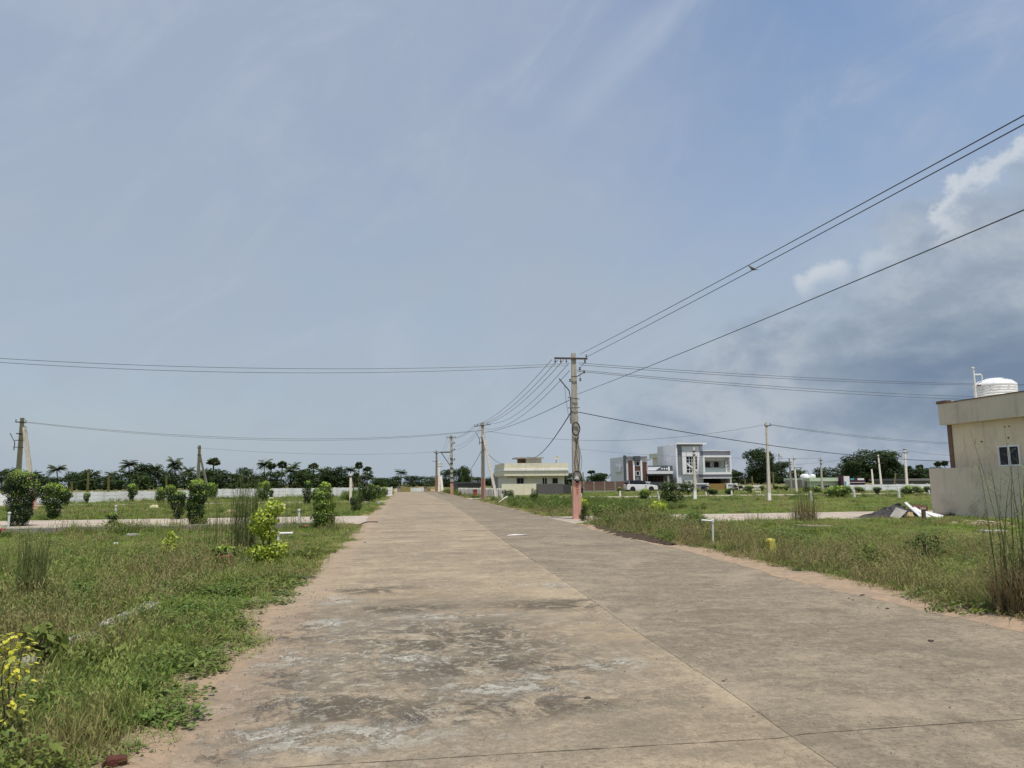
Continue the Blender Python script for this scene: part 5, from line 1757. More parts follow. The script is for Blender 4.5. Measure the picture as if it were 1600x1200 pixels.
for _m in (M_BEIGE, M_BEIGE2):
    streaks(_m)
MB().box(-0.10, -0.057, wy0 - .08, wy1 + .08, wz0 - .07, wz0 - .003).build('sill', M_BEIGE2, bh)
cw = thing('compound_wall', 'plain grey beige compound wall in front of the beige house', 'wall', (22.0, 20.0, 0))
MB().box(-0.10, 0.10, -9.0, 27.15 - oy, 0, 1.97).build('wall', M_BEIGE2, cw)
MB().box(-0.115, -0.103, -9.0, 27.0 - oy, 0.0, 0.92).build('plinth', mat('plinth_plaster', (0.61, 0.55, 0.43), (0.57, 0.51, 0.40), 0.9, 1.5, 0.3, 40.0, dirt=(0.30, 0.26, 0.20), dirt_amt=0.6, dirt_scale=1.0), cw)
MB().box(0.101, 0.90, 27.0 - oy, 27.15 - oy, 0, 1.95).build('return_wall', M_BEIGE2, cw)
# white water tank on the roof, with pipework
wt_ = thing('water_tank', 'white ribbed plastic water tank on the beige house roof', 'water tank', (24.42, 26.05, 4.705))
wt_.scale = (1.22, 1.22, 0.86)
tx0 = 0.0
prof = [(0.60, 0.0)]
for k in range(5):
    z = 0.10 + k * 0.125
    prof += [(0.635, z), (0.635, z + .085), (0.622, z + .095), (0.622, z + .115)]
prof += [(0.64, .74), (0.64, .80), (0.58, .90), (0.46, 1.00), (0.30, 1.06), (0.29, 1.08), (0.26, 1.12), (0.10, 1.14)]
MB().lathe(prof, (0, 0, 0), 32).build('shell', M_PLASTIC, wt_, True)
for k in range(8):
    a = k * math.pi / 4
    MB().tube([(0.62 * math.cos(a), 0.62 * math.sin(a), .82), (0.47 * math.cos(a), 0.47 * math.sin(a), 1.01), (0.30 * math.cos(a), 0.30 * math.sin(a), 1.07)], 0.022, 5).build('rib', M_PLASTIC, wt_)
rs = random.Random(12)
M_PRINT = mat('grey_print', (0.20, 0.21, 0.22), (0.30, 0.31, 0.32), 0.5)
for z in (0.66, 0.535):
    for seg in range(6):      # two rows of small worn print, too far away to read
        a0 = R(165 + seg * 23 + rs.uniform(0, 6))
        a1 = a0 + R(rs.uniform(4, 9))
        v = []
        for q in range(5):
            a = a0 + (a1 - a0) * q / 4
            for zz in (z - .009, z + .009):
                v.append((0.6385 * math.cos(a), 0.6385 * math.sin(a), zz + .0))
        MB().add(v, [(2 * q, 2 * q + 2, 2 * q + 3, 2 * q + 1) for q in range(4)]).build('print_mark', M_PRINT, wt_)
M_REDP = mat('red_print', (0.30, 0.02, 0.03), (0.25, 0.02, 0.03), 0.5)
for z, a0, a1, h in ((0.775, 176, 190, .03), (0.95, 172, 184, .016)):
    rr = 0.643 if z < .9 else 0.545
    v = []
    for q in range(5):
        a = R(a0 + (a1 - a0) * q / 4)
        for zz in (z - h, z + h):
            v.append((rr * math.cos(a), rr * math.sin(a), zz))
    MB().add(v, [(2 * q, 2 * q + 2, 2 * q + 3, 2 * q + 1) for q in range(4)]).build('red_mark', M_REDP, wt_)
pp = thing('vent_pipe', 'white plumbing pipes standing left of the rooftop tank', 'pipe', (23.43, 26.0, 4.705))
MB().tube([(0, 0, 0), (0.005, 0, .75), (0, 0, 1.38)], .035, 8).build('riser', M_PVC, pp)
MB().tube([(0, 0, 1.12), (.34, 0, 1.13), (.37, 0, 1.10), (.37, 0, .92)], .028, 8).build('branch_pipe', M_PVC, pp)
MB().lathe([(.02, 0), (.07, .005), (.07, .04), (.03, .055)], (-.02, 0, 1.38), 10).build('cap', M_PVC, pp)

# ---- cream single storey house beyond the junction
Yc = 88.0
ch = thing('cream_house', 'cream flat roofed single storey house behind a half plastered wall', 'house', (0, 0, 0))
rect(12.676, 20.084, -0.571, 2.361, 88.3, 96.0, 'wall', M_CREAMW, ch)
rect(12.313, 20.399, 3.139, 3.890, 87.3, 96.6, 'parapet', M_CREAM, ch)
rect(12.255, 20.407, 2.948, 3.137, 87.2, 96.7, 'drip_band', M_WHITE, ch)
rect(12.309, 20.386, 2.312, 2.950, 87.32, 96.6, 'fascia', M_CREAM, ch)
rect(12.697, 13.901, -0.526, 2.142, 87.9, 88.29, 'porch_block', M_CREAMW, ch)
x0, x1, z0, z1 = 14.086, 14.814, 1.345, 2.017
window(ch, x0, x1, z0, z1, 88.25, 1, M_GREYP)
x0, x1, z0, z1 = 17.256, 17.829, 1.317, 2.073
window(ch, x0, x1, z0, z1, 88.25, 1, M_WHITE)
x0, x1, z0, z1 = 18.525, 19.224, 1.345, 2.023
window(ch, x0, x1, z0, z1, 88.25, 0, M_CREAMW)
rr = MB().box((15.596, 90.500, 4.268)[0], (17.608, 90.500, 4.260)[0], 90.5, 94.0, (16.596, 90.500, 3.936)[2], (16.604, 90.500, 4.560)[2]).build('stair_room', M_ROOFC, ch)
MB().box((14.582, 91.200, 4.294)[0], (15.717, 91.200, 4.289)[0], 91.2, 91.4, (15.124, 91.200, 3.962)[2], (15.130, 91.200, 4.523)[2]).build('stair_opening', mat('rust_door', (0.16, 0.085, 0.055), (0.11, 0.06, 0.04)), ch)
MB().box((14.330, 90.400, 4.270)[0], (17.882, 90.400, 4.256)[0], 90.2, 94.2, (16.567, 90.300, 4.561)[2], (16.570, 90.300, 4.717)[2]).build('stair_roof', M_ROOFC, ch)
dsh = thing('satellite_dish', 'small satellite dish on the cream house roof', 'dish', (19.327, 89.500, 3.937))
MB().tube([(0, 0, 0), (0, 0, .55)], .04, 6).build('mast', M_IRON, dsh)
dm = MB().lathe([(.02, 0), (.15, .03), (.26, .09), (.27, .10), (.25, .09), (.02, .02)], (0, 0, 0), 14).build('reflector', mat('tan_dish', (0.5,0.42,0.3)), dsh, True)
dm.location = (0.08, -0.05, .62)
dm.rotation_euler = (R(50), R(-40), 0)
cc = thing('cream_compound_wall', 'low wall before the cream house, left half plastered, right half rough stone', 'wall', (0, 0, 0))
rect(11.521, 15.748, -0.370, 1.356, 84.0, 84.25, 'plastered_wall', M_CREAM, cc)
x0, x1, z0, z1 = 15.669, 18.938, -0.414, 1.323
rect(x0, x1, 0, z1, 83.99, 84.26, 'stone_wall', M_STONE, cc)
x0b, x1b, z0b, z1b = 18.962, 19.905, -0.441, 1.228
rect(x1 + .003, x1b, 0, z1b, 84.0, 84.22, 'dark_stone_wall', mat('dark_stone', (0.085, 0.08, 0.08), (0.06, 0.057, 0.06), 0.95, 7.0, 0.8, 12.0), cc)
# grey house behind
gh = thing('grey_house', 'small grey two level house half hidden behind the cream house', 'house', (0, 0, 0))
rect(13.702, 15.785, -0.432, 2.631, 104.0, 112.0, 'wall', M_ROOFC, gh)
rect(13.531, 15.849, 2.628, 2.907, 103.7, 112.3, 'slab', M_GREYW, gh)
rect(13.930, 14.752, 2.941, 3.606, 106.0, 110.0, 'roof_room', M_ROOFC, gh)
x0, x1, z0, z1 = 14.035, 14.272, 1.891, 2.309
window(gh, x0, x1, z0, z1, 103.97, 0, M_GREYW)
tk = MB().lathe([(.5, 0), (.52, .5), (.48, .8), (.2, .95)], (0, 0, 0), 14).build('water_tank', M_PLASTIC, None, True)
tk.location = (14.514, 105.000, 2.926)
tag(tk, 'rounded white tank on the small grey house', 'water tank')
# grey shed wall and white picket fence right of the road
sh = thing('grey_shed', 'long low grey rubble shed left of the picket fence pole', 'shed', (0, 0, 0))
rect(7.268, 10.428, -0.520, 1.429, 98.0, 104.0, 'wall', M_STONE, sh)
rect(7.164, 10.498, 1.438, 1.603, 97.8, 104.3, 'roof', M_SLATE, sh)
pf = thing('picket_fence', 'white concrete picket fence beside the strutted pole', 'fence', (0, 0, 0))
FA, FB = Vector((*(6.532, 86.000, 0.202)[:2], 0)), Vector((*(9.805, 71.521)[:2], 0))
FH = 0.95
dv = (FB - FA)
Lf = dv.length
n_p = 30
ang = math.atan2(dv.y, dv.x)
pf.location = FA
pf.rotation_euler = (0, 0, ang)
pick = MB()
pick.prism([(-.055, 0), (.055, 0), (.055, FH - .08), (0, FH), (-.055, FH - .08)], -.05, .05)
pk = pick.mesh('picket', M_WHITEP)
for k in range(n_p):
    mobj('picket', pk, pf, (Lf * (k + .5) / n_p, 0, 0))
for z in (0.12, FH - 0.2):
    MB().box(0, Lf, .051, .10, z, z + .09).build('rail', M_WHITEP, pf)
MB().box(0, Lf, .105, .16, 0, FH * .82).build('back_panel', mat('grey_boarding', (0.36, 0.38, 0.42), (0.30, 0.32, 0.36), 0.8), pf)
rp = (7.548, 69.773)
gp = MB().frustum((0, 0, .20, .20), (0, 0, .19, .19), 0, .78).box(-.23, .23, -.23, .23, .783, .86).build('gate_post', mat('red_oxide', (0.36, 0.075, 0.05), (0.28, 0.06, 0.04)))
gp.location = (rp[0] - 0.25, rp[1] + 3.5, 0)
tag(gp, 'short red gate post beside the strutted pole', 'post')

# ---- brown precast compound wall
bw = thing('brown_compound_wall', 'brown precast panel wall with pale posts left of the modern houses', 'wall', (0, 0, 0))
M_BPANEL = mat('brown_precast', (0.185, 0.105, 0.085), (0.14, 0.085, 0.07), 0.9, 3.0, 0.4, 20.0, dirt=(0.25, 0.20, 0.17), dirt_amt=0.5, aniso=(0.6, 1, 5))
xs = [(24.057, 100.000, 0.887)[0], (25.560, 100.000, 0.873)[0], (27.070, 100.000, 0.858)[0], (28.634, 100.000, 0.844)[0], (30.204, 100.000, 0.829)[0], (31.734, 100.000, 0.815)[0]]
zt, zb = (28.701, 100.000, 1.555)[2], 0.28
for a, b in zip(xs[:-1], xs[1:]):
    nP = 5
    for k in range(nP):
        rect(a + .09, b - .09, zb + (zt - zb) * k / nP + .008, zb + (zt - zb) * (k + 1) / nP - .008, 100.0, 100.06, 'panel', M_BPANEL, bw)
for a in xs:
    rect(a - .085, a + .085, 0, zt + .03, 99.95, 100.12, 'post', M_ROOFC, bw)
rect(xs[0] + .09, xs[-1] - .09, 0, zb - .01, 99.98, 100.09, 'plinth', M_ROOFC, bw)

# ---- grey and red-brown modern house
Yg = 104.0
mh = thing('modern_house', 'grey single storey house with tall red brown clad stair front', 'house', (0, 0, 0))
rect(33.119, 36.640, -0.378, 5.239, 104.2, 112.0, 'front_wall', M_GREYW, mh)
rect(32.877, 33.227, -0.354, 5.426, 103.9, 104.19, 'slate_fin', M_SLATE, mh)
rect(33.327, 36.601, 5.037, 5.278, 103.95, 104.19, 'slate_cap', M_GREYP, mh)
rect(33.678, 34.279, 1.540, 4.656, 104.0, 104.19, 'cladding', M_BRICKP, mh)
rect(35.783, 36.489, 1.522, 4.406, 104.0, 104.19, 'cladding', M_BRICKP, mh)
rect(34.265, 34.546, 1.536, 4.603, 103.9, 104.19, 'pilaster', M_WHITE, mh)
rect(35.450, 35.732, 1.526, 4.598, 103.9, 104.19, 'pilaster', M_WHITE, mh)
rect(34.444, 35.398, 4.643, 5.317, 103.7, 104.19, 'slate_head', M_SLATE, mh)
rect(34.617, 35.482, 1.531, 4.644, 104.05, 104.19, 'centre_strip', M_SLATE, mh)
rect(34.686, 35.339, 3.141, 3.737, 103.98, 104.04, 'cladding', M_BRICKP, mh)
x0, x1, z0, z1 = 34.799, 35.282, 3.891, 4.507
window(mh, x0, x1, z0, z1, 104.0, 0, M_WHITE, .07)
x0, x1, z0, z1 = 34.769, 35.231, 2.450, 3.007
window(mh, x0, x1, z0, z1, 104.0, 0, M_WHITE, .07)
rect(34.735, 35.197, 1.675, 2.201, 103.98, 104.04, 'grey_panel', M_GREYP, mh)
rect(36.615, 37.263, 4.712, 4.828, 104.0, 107.0, 'canopy', M_ROOFC, mh)
rect(32.805, 33.620, 2.963, 3.841, 106.0, 109.0, 'side_box', M_GREYW, mh)
rect(33.357, 33.921, -0.407, 2.965, 107.0, 111.0, 'side_wall', M_GREYW, mh)
rect(37.747, 41.934, -0.482, 2.395, 107.5, 114.0, 'porch_back', M_INSIDE, mh)
pw = rect(36.638, 40.648, 3.065, 3.868, 104.2, 104.5, 'parapet', M_SLATE, mh)
xa, xb, za, zb_ = 36.679, 38.790, 3.147, 3.678
MB().prism([(xa, za), (xb - 0.9, za), (xb, zb_), (xa, zb_)], 104.15, 104.19).build('white_wedge', M_GREYW, mh)
for px in ((38.924, 104.100, 3.399), (39.300, 104.100, 3.397), (39.677, 104.100, 3.395)):
    MB().tube([(px[0], 104.12, px[2]), (px[0], 104.18, px[2])], 0.11, 12).build('white_disc', M_WHITE, mh)
rect(39.893, 40.148, 3.132, 3.713, 104.1, 104.19, 'pilaster', M_WHITE, mh)
rect(36.405, 40.439, 2.614, 3.046, 103.6, 112.0, 'roof_slab', M_GREYW, mh)
rect(36.498, 40.542, 2.367, 2.607, 103.9, 104.6, 'slate_fascia', M_SLATE, mh)
rect(39.780, 40.035, -0.434, 2.359, 104.2, 104.45, 'column', M_WHITE, mh)
for px in (1, 2, 3, 4):
    xx = (38.181, 107.450, 1.910)[0] + px * 0.52
    rect(xx, xx + .12, 0.3, (38.178, 107.400, 2.306)[2], 107.40, 107.49, 'door_frame', M_BRICKP, mh)
for a, hgt in (((38.826, 106.000, 3.960), .85), ((39.240, 106.000, 3.958), .5), ((40.984, 108.000, 3.998), .65)):
    MB().tube([(a[0], a[1], a[2] - .6), (a[0], a[1], a[2] + hgt)], .05, 6).tube([(a[0] - .2, a[1], a[2] + hgt), (a[0] + .2, a[1], a[2] + hgt)], .04, 5).build('roof_pipe', M_ROOFC, mh)
ga = thing('slate_gate', 'dark slate vertical bar gate of the red brown house', 'gate', (0, 0, 0))
x0, x1, z0, z1 = 36.183, 38.807, 0.190, 1.410
for k in range(20):
    xx = x0 + (x1 - x0) * k / 20
    rect(xx, xx + (x1 - x0) / 20 * .72, 0.08, z1, 101.8, 101.84, 'bar', M_SLATE, ga)
for z in (0.15, z1 - .2):
    rect(x0, x1, z, z + .08, 101.85, 101.90, 'rail', M_SLATE, ga)
gpw = thing('gate_pillar', 'white block gate pillar between the car and the slate gate', 'pillar', (0, 0, 0))
rect(35.166, 36.050, -0.348, 1.332, 101.6, 102.3, 'block', M_WHITE, gpw)
rect(35.124, 36.087, 1.342, 1.444, 101.5, 102.4, 'cap', M_WHITE, gpw)

# ---- white and grey two storey house
Yw = 108.0
wh = thing('white_house', 'white and grey two storey house with framed stair window and balcony', 'house', (0, 0, 0))
rect(43.021, 47.189, -0.846, 7.328, 108.0, 117.0, 'front_wall', M_GREYW, wh)
rect(42.655, 47.730, 7.290, 7.513, 107.3, 113.0, 'roof_slab', M_WHITE, wh)
rect(42.557, 42.811, -0.810, 7.302, 107.5, 113.0, 'side_frame', M_WHITE, wh)
rect(43.034, 43.726, 2.575, 7.311, 107.85, 107.99, 'grey_panel', M_GREYP, wh)
rect(43.834, 47.260, 7.014, 7.309, 107.85, 107.99, 'grey_panel', M_GREYP, wh)
for a in ((43.659, 44.341, 2.568, 6.045), (46.156, 46.574, 2.552, 6.040)):
    rect(*a, 107.7, 107.99, 'window_surround', M_WHITE, wh)
rect(44.414, 46.212, 5.384, 6.042, 107.7, 107.99, 'window_surround', M_WHITE, wh)
rect(44.279, 46.070, 2.560, 2.801, 107.7, 107.99, 'window_surround', M_WHITE, wh)
x0, x1, z0, z1 = 44.454, 46.209, 2.824, 5.371
sw = rect(x0, x1, z0, z1, 107.92, 107.99, 'stair_window', M_GLASS, wh)
fr = MB()
for k in (1, 2, 3):
    c = x0 + (x1 - x0) * k / 4
    fr.box(c - .04, c + .04, 107.86, 107.915, z0, z1)
for k in (1, 2, 3, 4):
    c = z0 + (z1 - z0) * k / 5
    fr.box(x0, x1, 107.87, 107.917, c - .035, c + .035)
fr.build('frame', M_WHITE, sw)
MB().prism([(x0 + .05, z0 + 1.20), (x1, z0 + .02), (x1, z0 + .32), (x0 + .05, z0 + 1.52)], 107.80, 107.86).build('stair_flight', M_WHITE, sw)
rect(46.694, 47.210, 2.551, 7.005, 107.9, 107.99, 'grey_strip', mat('mid_grey_wall', (0.42, 0.43, 0.45), (0.38, 0.39, 0.41)), wh)
# right half: balcony block
rect(46.978, 51.545, 5.505, 6.215, 107.2, 117.0, 'grey_fascia', M_GREYP, wh)
rect(46.910, 51.514, 6.216, 6.297, 107.0, 117.2, 'white_coping', M_WHITE, wh)
for a in ((46.604, 51.348, 5.183, 5.465), (46.477, 51.204, 2.499, 2.858), (46.541, 46.838, 2.883, 5.181), (51.020, 51.277, 2.854, 5.166)):
    rect(*a, 106.4, 108.6, 'balcony_frame', M_WHITE, wh)
rect(47.421, 51.633, 4.696, 5.214, 107.6, 108.4, 'lintel', M_GREYW, wh)
rect(48.069, 51.622, 2.905, 4.734, 109.2, 117.0, 'balcony_wall', M_CREAMW, wh)
for a in ((48.161, 48.912, 2.913, 4.501), (49.621, 50.387, 2.903, 4.495)):
    rect(*a, 109.12, 109.19, 'door', M_GLASS, wh)
rect(46.943, 50.391, 2.904, 3.576, 106.70, 106.73, 'glass_railing', M_RAILGLASS, wh)
rect(46.961, 50.411, 3.586, 3.636, 106.68, 106.75, 'handrail', M_IRON, wh)
lat = MB()
for k in range(4):
    x0, x1, z0, z1 = 50.509, 51.176, 2.872, 4.645
    zz = z0 + (z1 - z0) * k / 4
    hh = (z1 - z0) / 4
    lat.tube([(x0, 106.8, zz), (x1, 106.8, zz + hh)], .035, 5).tube([(x1, 106.8, zz), (x0, 106.8, zz + hh)], .035, 5)
lat.box(x0 - .05, x0 + .05, 106.75, 106.85, z0, z1)
lat.build('lattice_screen', M_WHITE, wh)
rect(46.544, 51.331, 2.021, 2.490, 106.6, 117.0, 'grey_band', M_GREYP, wh)
rect(46.398, 51.202, 1.880, 2.009, 106.3, 117.0, 'white_band', M_WHITE, wh)
rect(48.204, 53.055, -0.954, 1.883, 110.5, 117.0, 'porch_back', M_INSIDE, wh)
rect(51.159, 51.417, -0.900, 1.854, 107.0, 110.4, 'porch_column', M_GREYW, wh)
rect(50.449, 50.718, -0.896, 1.861, 107.2, 107.5, 'porch_column', M_BROWNTRIM, wh)
# cream wing on its left side
rect(43.548, 44.769, -0.926, 5.484, 113.2, 121.0, 'side_wing', M_CREAMW, wh)
rect(43.064, 44.899, 5.499, 6.271, 113.0, 121.4, 'wing_parapet', M_CREAMW, wh)
rect(43.609, 43.833, 6.300, 7.299, 113.4, 113.8, 'roof_post', M_GREYP, wh)
x0, x1, z0, z1 = 43.935, 44.113, 3.688, 4.426
window(wh, x0, x1, z0, z1, 113.15, 0, M_GREYW)
x0, x1, z0, z1 = 44.384, 44.562, 3.685, 4.582
window(wh, x0, x1, z0, z1, 113.15, 0, M_GREYW)
gw = thing('front_wall', 'white framed compound wall before the white and grey house', 'wall', (0, 0, 0))
rect(42.080, 46.302, -0.869, 0.969, 104.3, 104.5, 'infill', mat('pale_block', (0.62, 0.65, 0.64), (0.56, 0.59, 0.58)), gw)
rect(42.084, 46.350, 0.979, 1.163, 104.2, 104.55, 'coping', M_WHITE, gw)
rect(46.010, 46.299, -0.890, 0.952, 104.2, 104.29, 'pier', M_WHITE, gw)
rect(43.935, 45.896, 0.187, 0.943, 104.26, 104.298, 'grey_inset', M_GREYP, gw)
gg = thing('golden_gate', 'golden brown horizontal slat gate of the white house', 'gate', (0, 0, 0))
x0, x1, z0, z1 = 46.363, 49.087, -0.132, 1.084
for k in range(9):
    rect(x0, x1, .06 + (z1 - .06) * k / 9, .06 + (z1 - .06) * (k + .8) / 9, 104.2, 104.24, 'slat', M_GOLD, gg)
for q in (x0, (x0 + x1) / 2 - .04, x1 - .08):
    rect(q, q + .08, 0.03, z1 + .02, 104.245, 104.30, 'stile', M_BROWNTRIM, gg)
gq = thing('gate_pillar', 'white framed square gate pillar right of the golden gate', 'pillar', (0, 0, 0))
rect(49.134, 50.749, -0.926, 0.918, 103.8, 104.4, 'block', mat('pale_block', (0.62, 0.65, 0.64)), gq)
rect(49.048, 50.819, 0.929, 1.113, 103.7, 104.5, 'coping', M_WHITE, gq)
rect(48.993, 49.222, -0.915, 0.926, 103.7, 103.79, 'pier', M_WHITE, gq)
rect(50.533, 50.762, -0.932, 0.912, 103.7, 103.79, 'pier', M_WHITE, gq)
rect(50.018, 50.540, 0.041, 0.818, 103.75, 103.79, 'grey_inset', M_GREYP, gq)

# ---- mint house, shop and others further right
mt = thing('mint_house', 'pale mint green flat roofed house beyond the right hedge', 'house', (0, 0, 0))
rect(73.892, 80.280, -1.455, 1.226, 122.0, 130.0, 'wall', M_MINT, mt)
rect(73.520, 80.017, 1.240, 1.869, 121.4, 130.4, 'parapet', M_MINT, mt)
rect(72.974, 74.480, -1.435, 1.492, 123.0, 129.0, 'side_wing', M_ROOFC, mt)
x0, x1, z0, z1 = 75.358, 75.868, 0.189, 0.597
window(mt, x0, x1, z0, z1, 121.95, 1, M_CREAMW)
x0, x1, z0, z1 = 76.624, 77.647, 0.058, 0.467
window(mt, x0, x1, z0, z1, 121.95, 2, M_CREAMW)
for px, lab, r in (((74.185, 124.000, 1.493), 'left of two white tanks by the mint house', .85), ((75.764, 124.000, 1.896), 'right of two white tanks, on the mint house roof', .50)):
    k = MB().lathe([(r, 0), (r * 1.03, r * .5), (r, r * .95), (r * .55, r * 1.3), (r * .2, r * 1.35)], (0, 0, 0), 14).build('water_tank', M_PLASTIC, None, True)
    k.location = px
    tag(k, lab, 'water tank')
sp = thing('shop_building', 'low shop building with plum and white front', 'building', (0, 0, 0))
rect(80.122, 84.764, -1.510, 0.594, 121.6, 130.0, 'wall', M_INSIDE, sp)
rect(79.261, 79.796, -1.112, 2.248, 120.6, 121.59, 'plum_pillar', M_PURPLE, sp)
rect(79.936, 81.074, -1.126, 2.126, 120.8, 121.59, 'white_pillar', M_WHITE, sp)
rect(80.050, 80.305, -1.121, 1.197, 120.7, 120.79, 'teal_strip', M_TEAL, sp)
rect(81.258, 84.335, 0.593, 1.293, 121.0, 121.59, 'plum_fascia', M_PURPLE, sp)
rect(81.373, 84.454, 1.305, 1.761, 121.1, 121.59, 'parapet', M_PURPLE, sp)
rect(81.398, 82.130, 1.419, 1.722, 121.0, 121.09, 'teal_panel', M_TEAL, sp)
rect(82.838, 84.128, 1.382, 1.733, 121.0, 121.09, 'white_panel', M_WHITE, sp)
rect(81.193, 84.266, 0.920, 1.002, 120.9, 120.99, 'white_stripe', M_GREYW, sp)
fb = thing('grey_building', 'low dull grey building left of the beige house', 'building', (0, 0, 0))
rect(76.744, 83.547, -0.813, 1.241, 100.0, 108.0, 'wall', mat('dull_grey', (0.23, 0.225, 0.22), (0.18, 0.175, 0.17)), fb)
rect(76.179, 83.391, 1.253, 1.584, 99.4, 108.4, 'roof_edge', mat('dull_grey', (0.3, 0.3, 0.3)), fb)
x0, x1, z0, z1 = 77.828, 78.537, 0.231, 0.622
window(fb, x0, x1, z0, z1, 99.97, 1, M_ROOFC)
x0, x1, z0, z1 = 79.284, 79.558, 0.660, 0.904
window(fb, x0, x1, z0, z1, 99.97, 0, M_ROOFC)
x0, x1, z0, z1 = 80.894, 81.554, 0.202, 0.594
window(fb, x0, x1, z0, z1, 99.97, 1, M_ROOFC)


# ---- long white precast boundary walls
def precast_wall(A, B, h, label, bay=2.3, seed=0, name='white_fence', m=M_WHITEP, zo=0.0):
    A, B = Vector((A[0], A[1], 0)), Vector((B[0], B[1], 0))
    d = B - A
    L = d.length
    t = thing(name, label, 'fence', A, math.atan2(d.y, d.x))
    n = max(1, int(L / bay))
    bay = L / n
    rs = random.Random(seed)
    nb = 3
    pm = MB().box(-.07, .07, -.07, .07, 0, h + .06).mesh('post', M_ROOFC if rs.random() < .0 else m)
    sm = MB().box(.075, bay - .075, -.025, .025, .004, h / nb - .012).mesh('panel', m)
    for k in range(n + 1):
        mobj('post', pm, t, (k * bay, 0, 0))
    for k in range(n):
        sag = rs.uniform(-.03, .03)
        for q in range(nb):
            if rs.random() > 0.025 or q < 1:
                mobj('panel', sm, t, (k * bay, rs.uniform(-.01, .01), max(0.0, sag) + q * h / nb))
    return t


M_FENCE = mat('whitewashed_precast', (0.86, 0.87, 0.87), (0.78, 0.79, 0.79), 0.85, 1.2, 0.2, 20.0, dirt=(0.36, 0.36, 0.35), dirt_amt=0.5, dirt_scale=1.5)
precast_wall((-34.436, 62.700), (-21.145, 76.933), 1.0, 'left stretch of the low white precast fence before the palms', 2.4, 3, m=M_FENCE)
precast_wall((-21.031, 84.367), (-1.350, 87.547), 1.08, 'right stretch of the low white precast fence up to the road', 2.4, 4, m=M_FENCE)
precast_wall((55.131, 82.245), (71.006, 85.946), 0.85, 'white boundary wall behind the right hedge', 2.4, 5, m=M_FENCE)
precast_wall((50.312, 102.907), (54.545, 103.429), 0.75, 'short whitewashed wall right of the square gate pillar', 2.4, 6, m=M_FENCE)

# ---- the end of the road: gate piers and a low wall
e1 = thing('gate_pier', 'left weathered grey pier at the far end of the road', 'pier', (0, 0, 0))
rect(-1.076, -0.444, -0.400, 0.888, 132.0, 132.6, 'block', M_ROOFC, e1)
rect(-1.142, -0.395, 0.900, 0.981, 131.9, 132.7, 'cap', M_ROOFC, e1)
e2 = thing('gate_pier', 'right weathered grey pier at the far end of the road', 'pier', (0, 0, 0))
rect(3.772, 4.294, -0.453, 0.843, 132.0, 132.6, 'block', M_ROOFC, e2)
rect(3.705, 4.344, 0.855, 0.936, 131.9, 132.7, 'cap', M_ROOFC, e2)
M_OCHRE = mat('ochre_board', (0.40, 0.30, 0.12), (0.28, 0.24, 0.10), 0.9, 3.0, dirt=(0.14, 0.13, 0.07), dirt_amt=0.8, dirt_scale=2.0)
e3 = thing('ochre_wall', 'stained ochre wall left of centre at the road end', 'wall', (0, 0, 0))
rect(-0.424, 1.294, -0.428, 0.791, 133.0, 133.3, 'wall', M_OCHRE, e3)
e4 = thing('ochre_wall', 'narrow ochre wall beside the right end pier', 'wall', (0, 0, 0))
rect(4.351, 5.030, -0.475, 0.773, 133.0, 133.3, 'wall', M_OCHRE, e4)
e5 = thing('white_wall_end', 'low white wall closing the middle of the road end', 'wall', (0, 0, 0))
for k in range(5):
    rect((1.356, 133.500, 0.254)[0] + k * 0.50, (1.356, 133.500, 0.254)[0] + k * 0.50 + .46, 0, 0.62 + .04 * (k % 2), 133.5, 133.7, 'panel', M_FENCE, e5)

# ---- lattice masts far away
def mast(base, h, w, label):
    t = thing('lattice_mast', label, 'mast', (base[0], base[1], 0))
    for sx, sy in ((-1, -1), (1, -1), (1, 1), (-1, 1)):
        MB().tube([(sx * w / 2, sy * w / 2, 0), (sx * w * .12, sy * w * .12, h)], .10, 4).build('leg', M_GREYW, t)
    br = MB()
    n = 9
    for k in range(n):
        u0, u1 = k / n, (k + 1) / n
        a, b = w / 2 * (1 - .76 * u0), w / 2 * (1 - .76 * u1)
        br.tube([(-a, -a, h * u0), (b, -b, h * u1)], .06, 3).tube([(a, -a, h * u0), (-b, -b, h * u1)], .06, 3)
        br.tube([(-a, a, h * u0), (b, b, h * u1)], .06, 3).tube([(a, a, h * u0), (-b, b, h * u1)], .06, 3)
    br.build('bracing', M_GREYW, t)
    MB().box(-w * .25, w * .25, -w * .25, w * .25, h * .86, h * .94).build('antenna', M_GREYW, t)


mt1 = (145.779, 260.000, 12.437)
mast(mt1, mt1[2], 2.6, 'pale lattice mast behind the tall lone pole')
mt2 = (226.547, 300.000, 10.733)
mast(mt2, mt2[2], 3.2, 'faint lattice mast right of the leaning strutted pole')
# ------------------------------------------------------------------ vehicles
M_CARW = mat('white_car_paint', (0.78, 0.78, 0.79), (0.75, 0.75, 0.76), 0.25, 1.0, spec=0.5)
M_TYRE = mat('tyre_rubber', (0.02, 0.02, 0.02), (0.03, 0.03, 0.03), 0.9)
M_CHROME = mat('alloy', (0.45, 0.46, 0.47), (0.4, 0.4, 0.4), 0.3, metal=0.8)
M_REDL = mat('red_lamp', (0.45, 0.03, 0.03), (0.4, 0.02, 0.02), 0.3)
cb = (31.457, 99.500, 0.091)
car = thing('parked_car', 'white sport utility car parked before the red brown house', 'car', (cb[0], 99.5, 0), R(4))
SL, SW = 4.75, 1.86


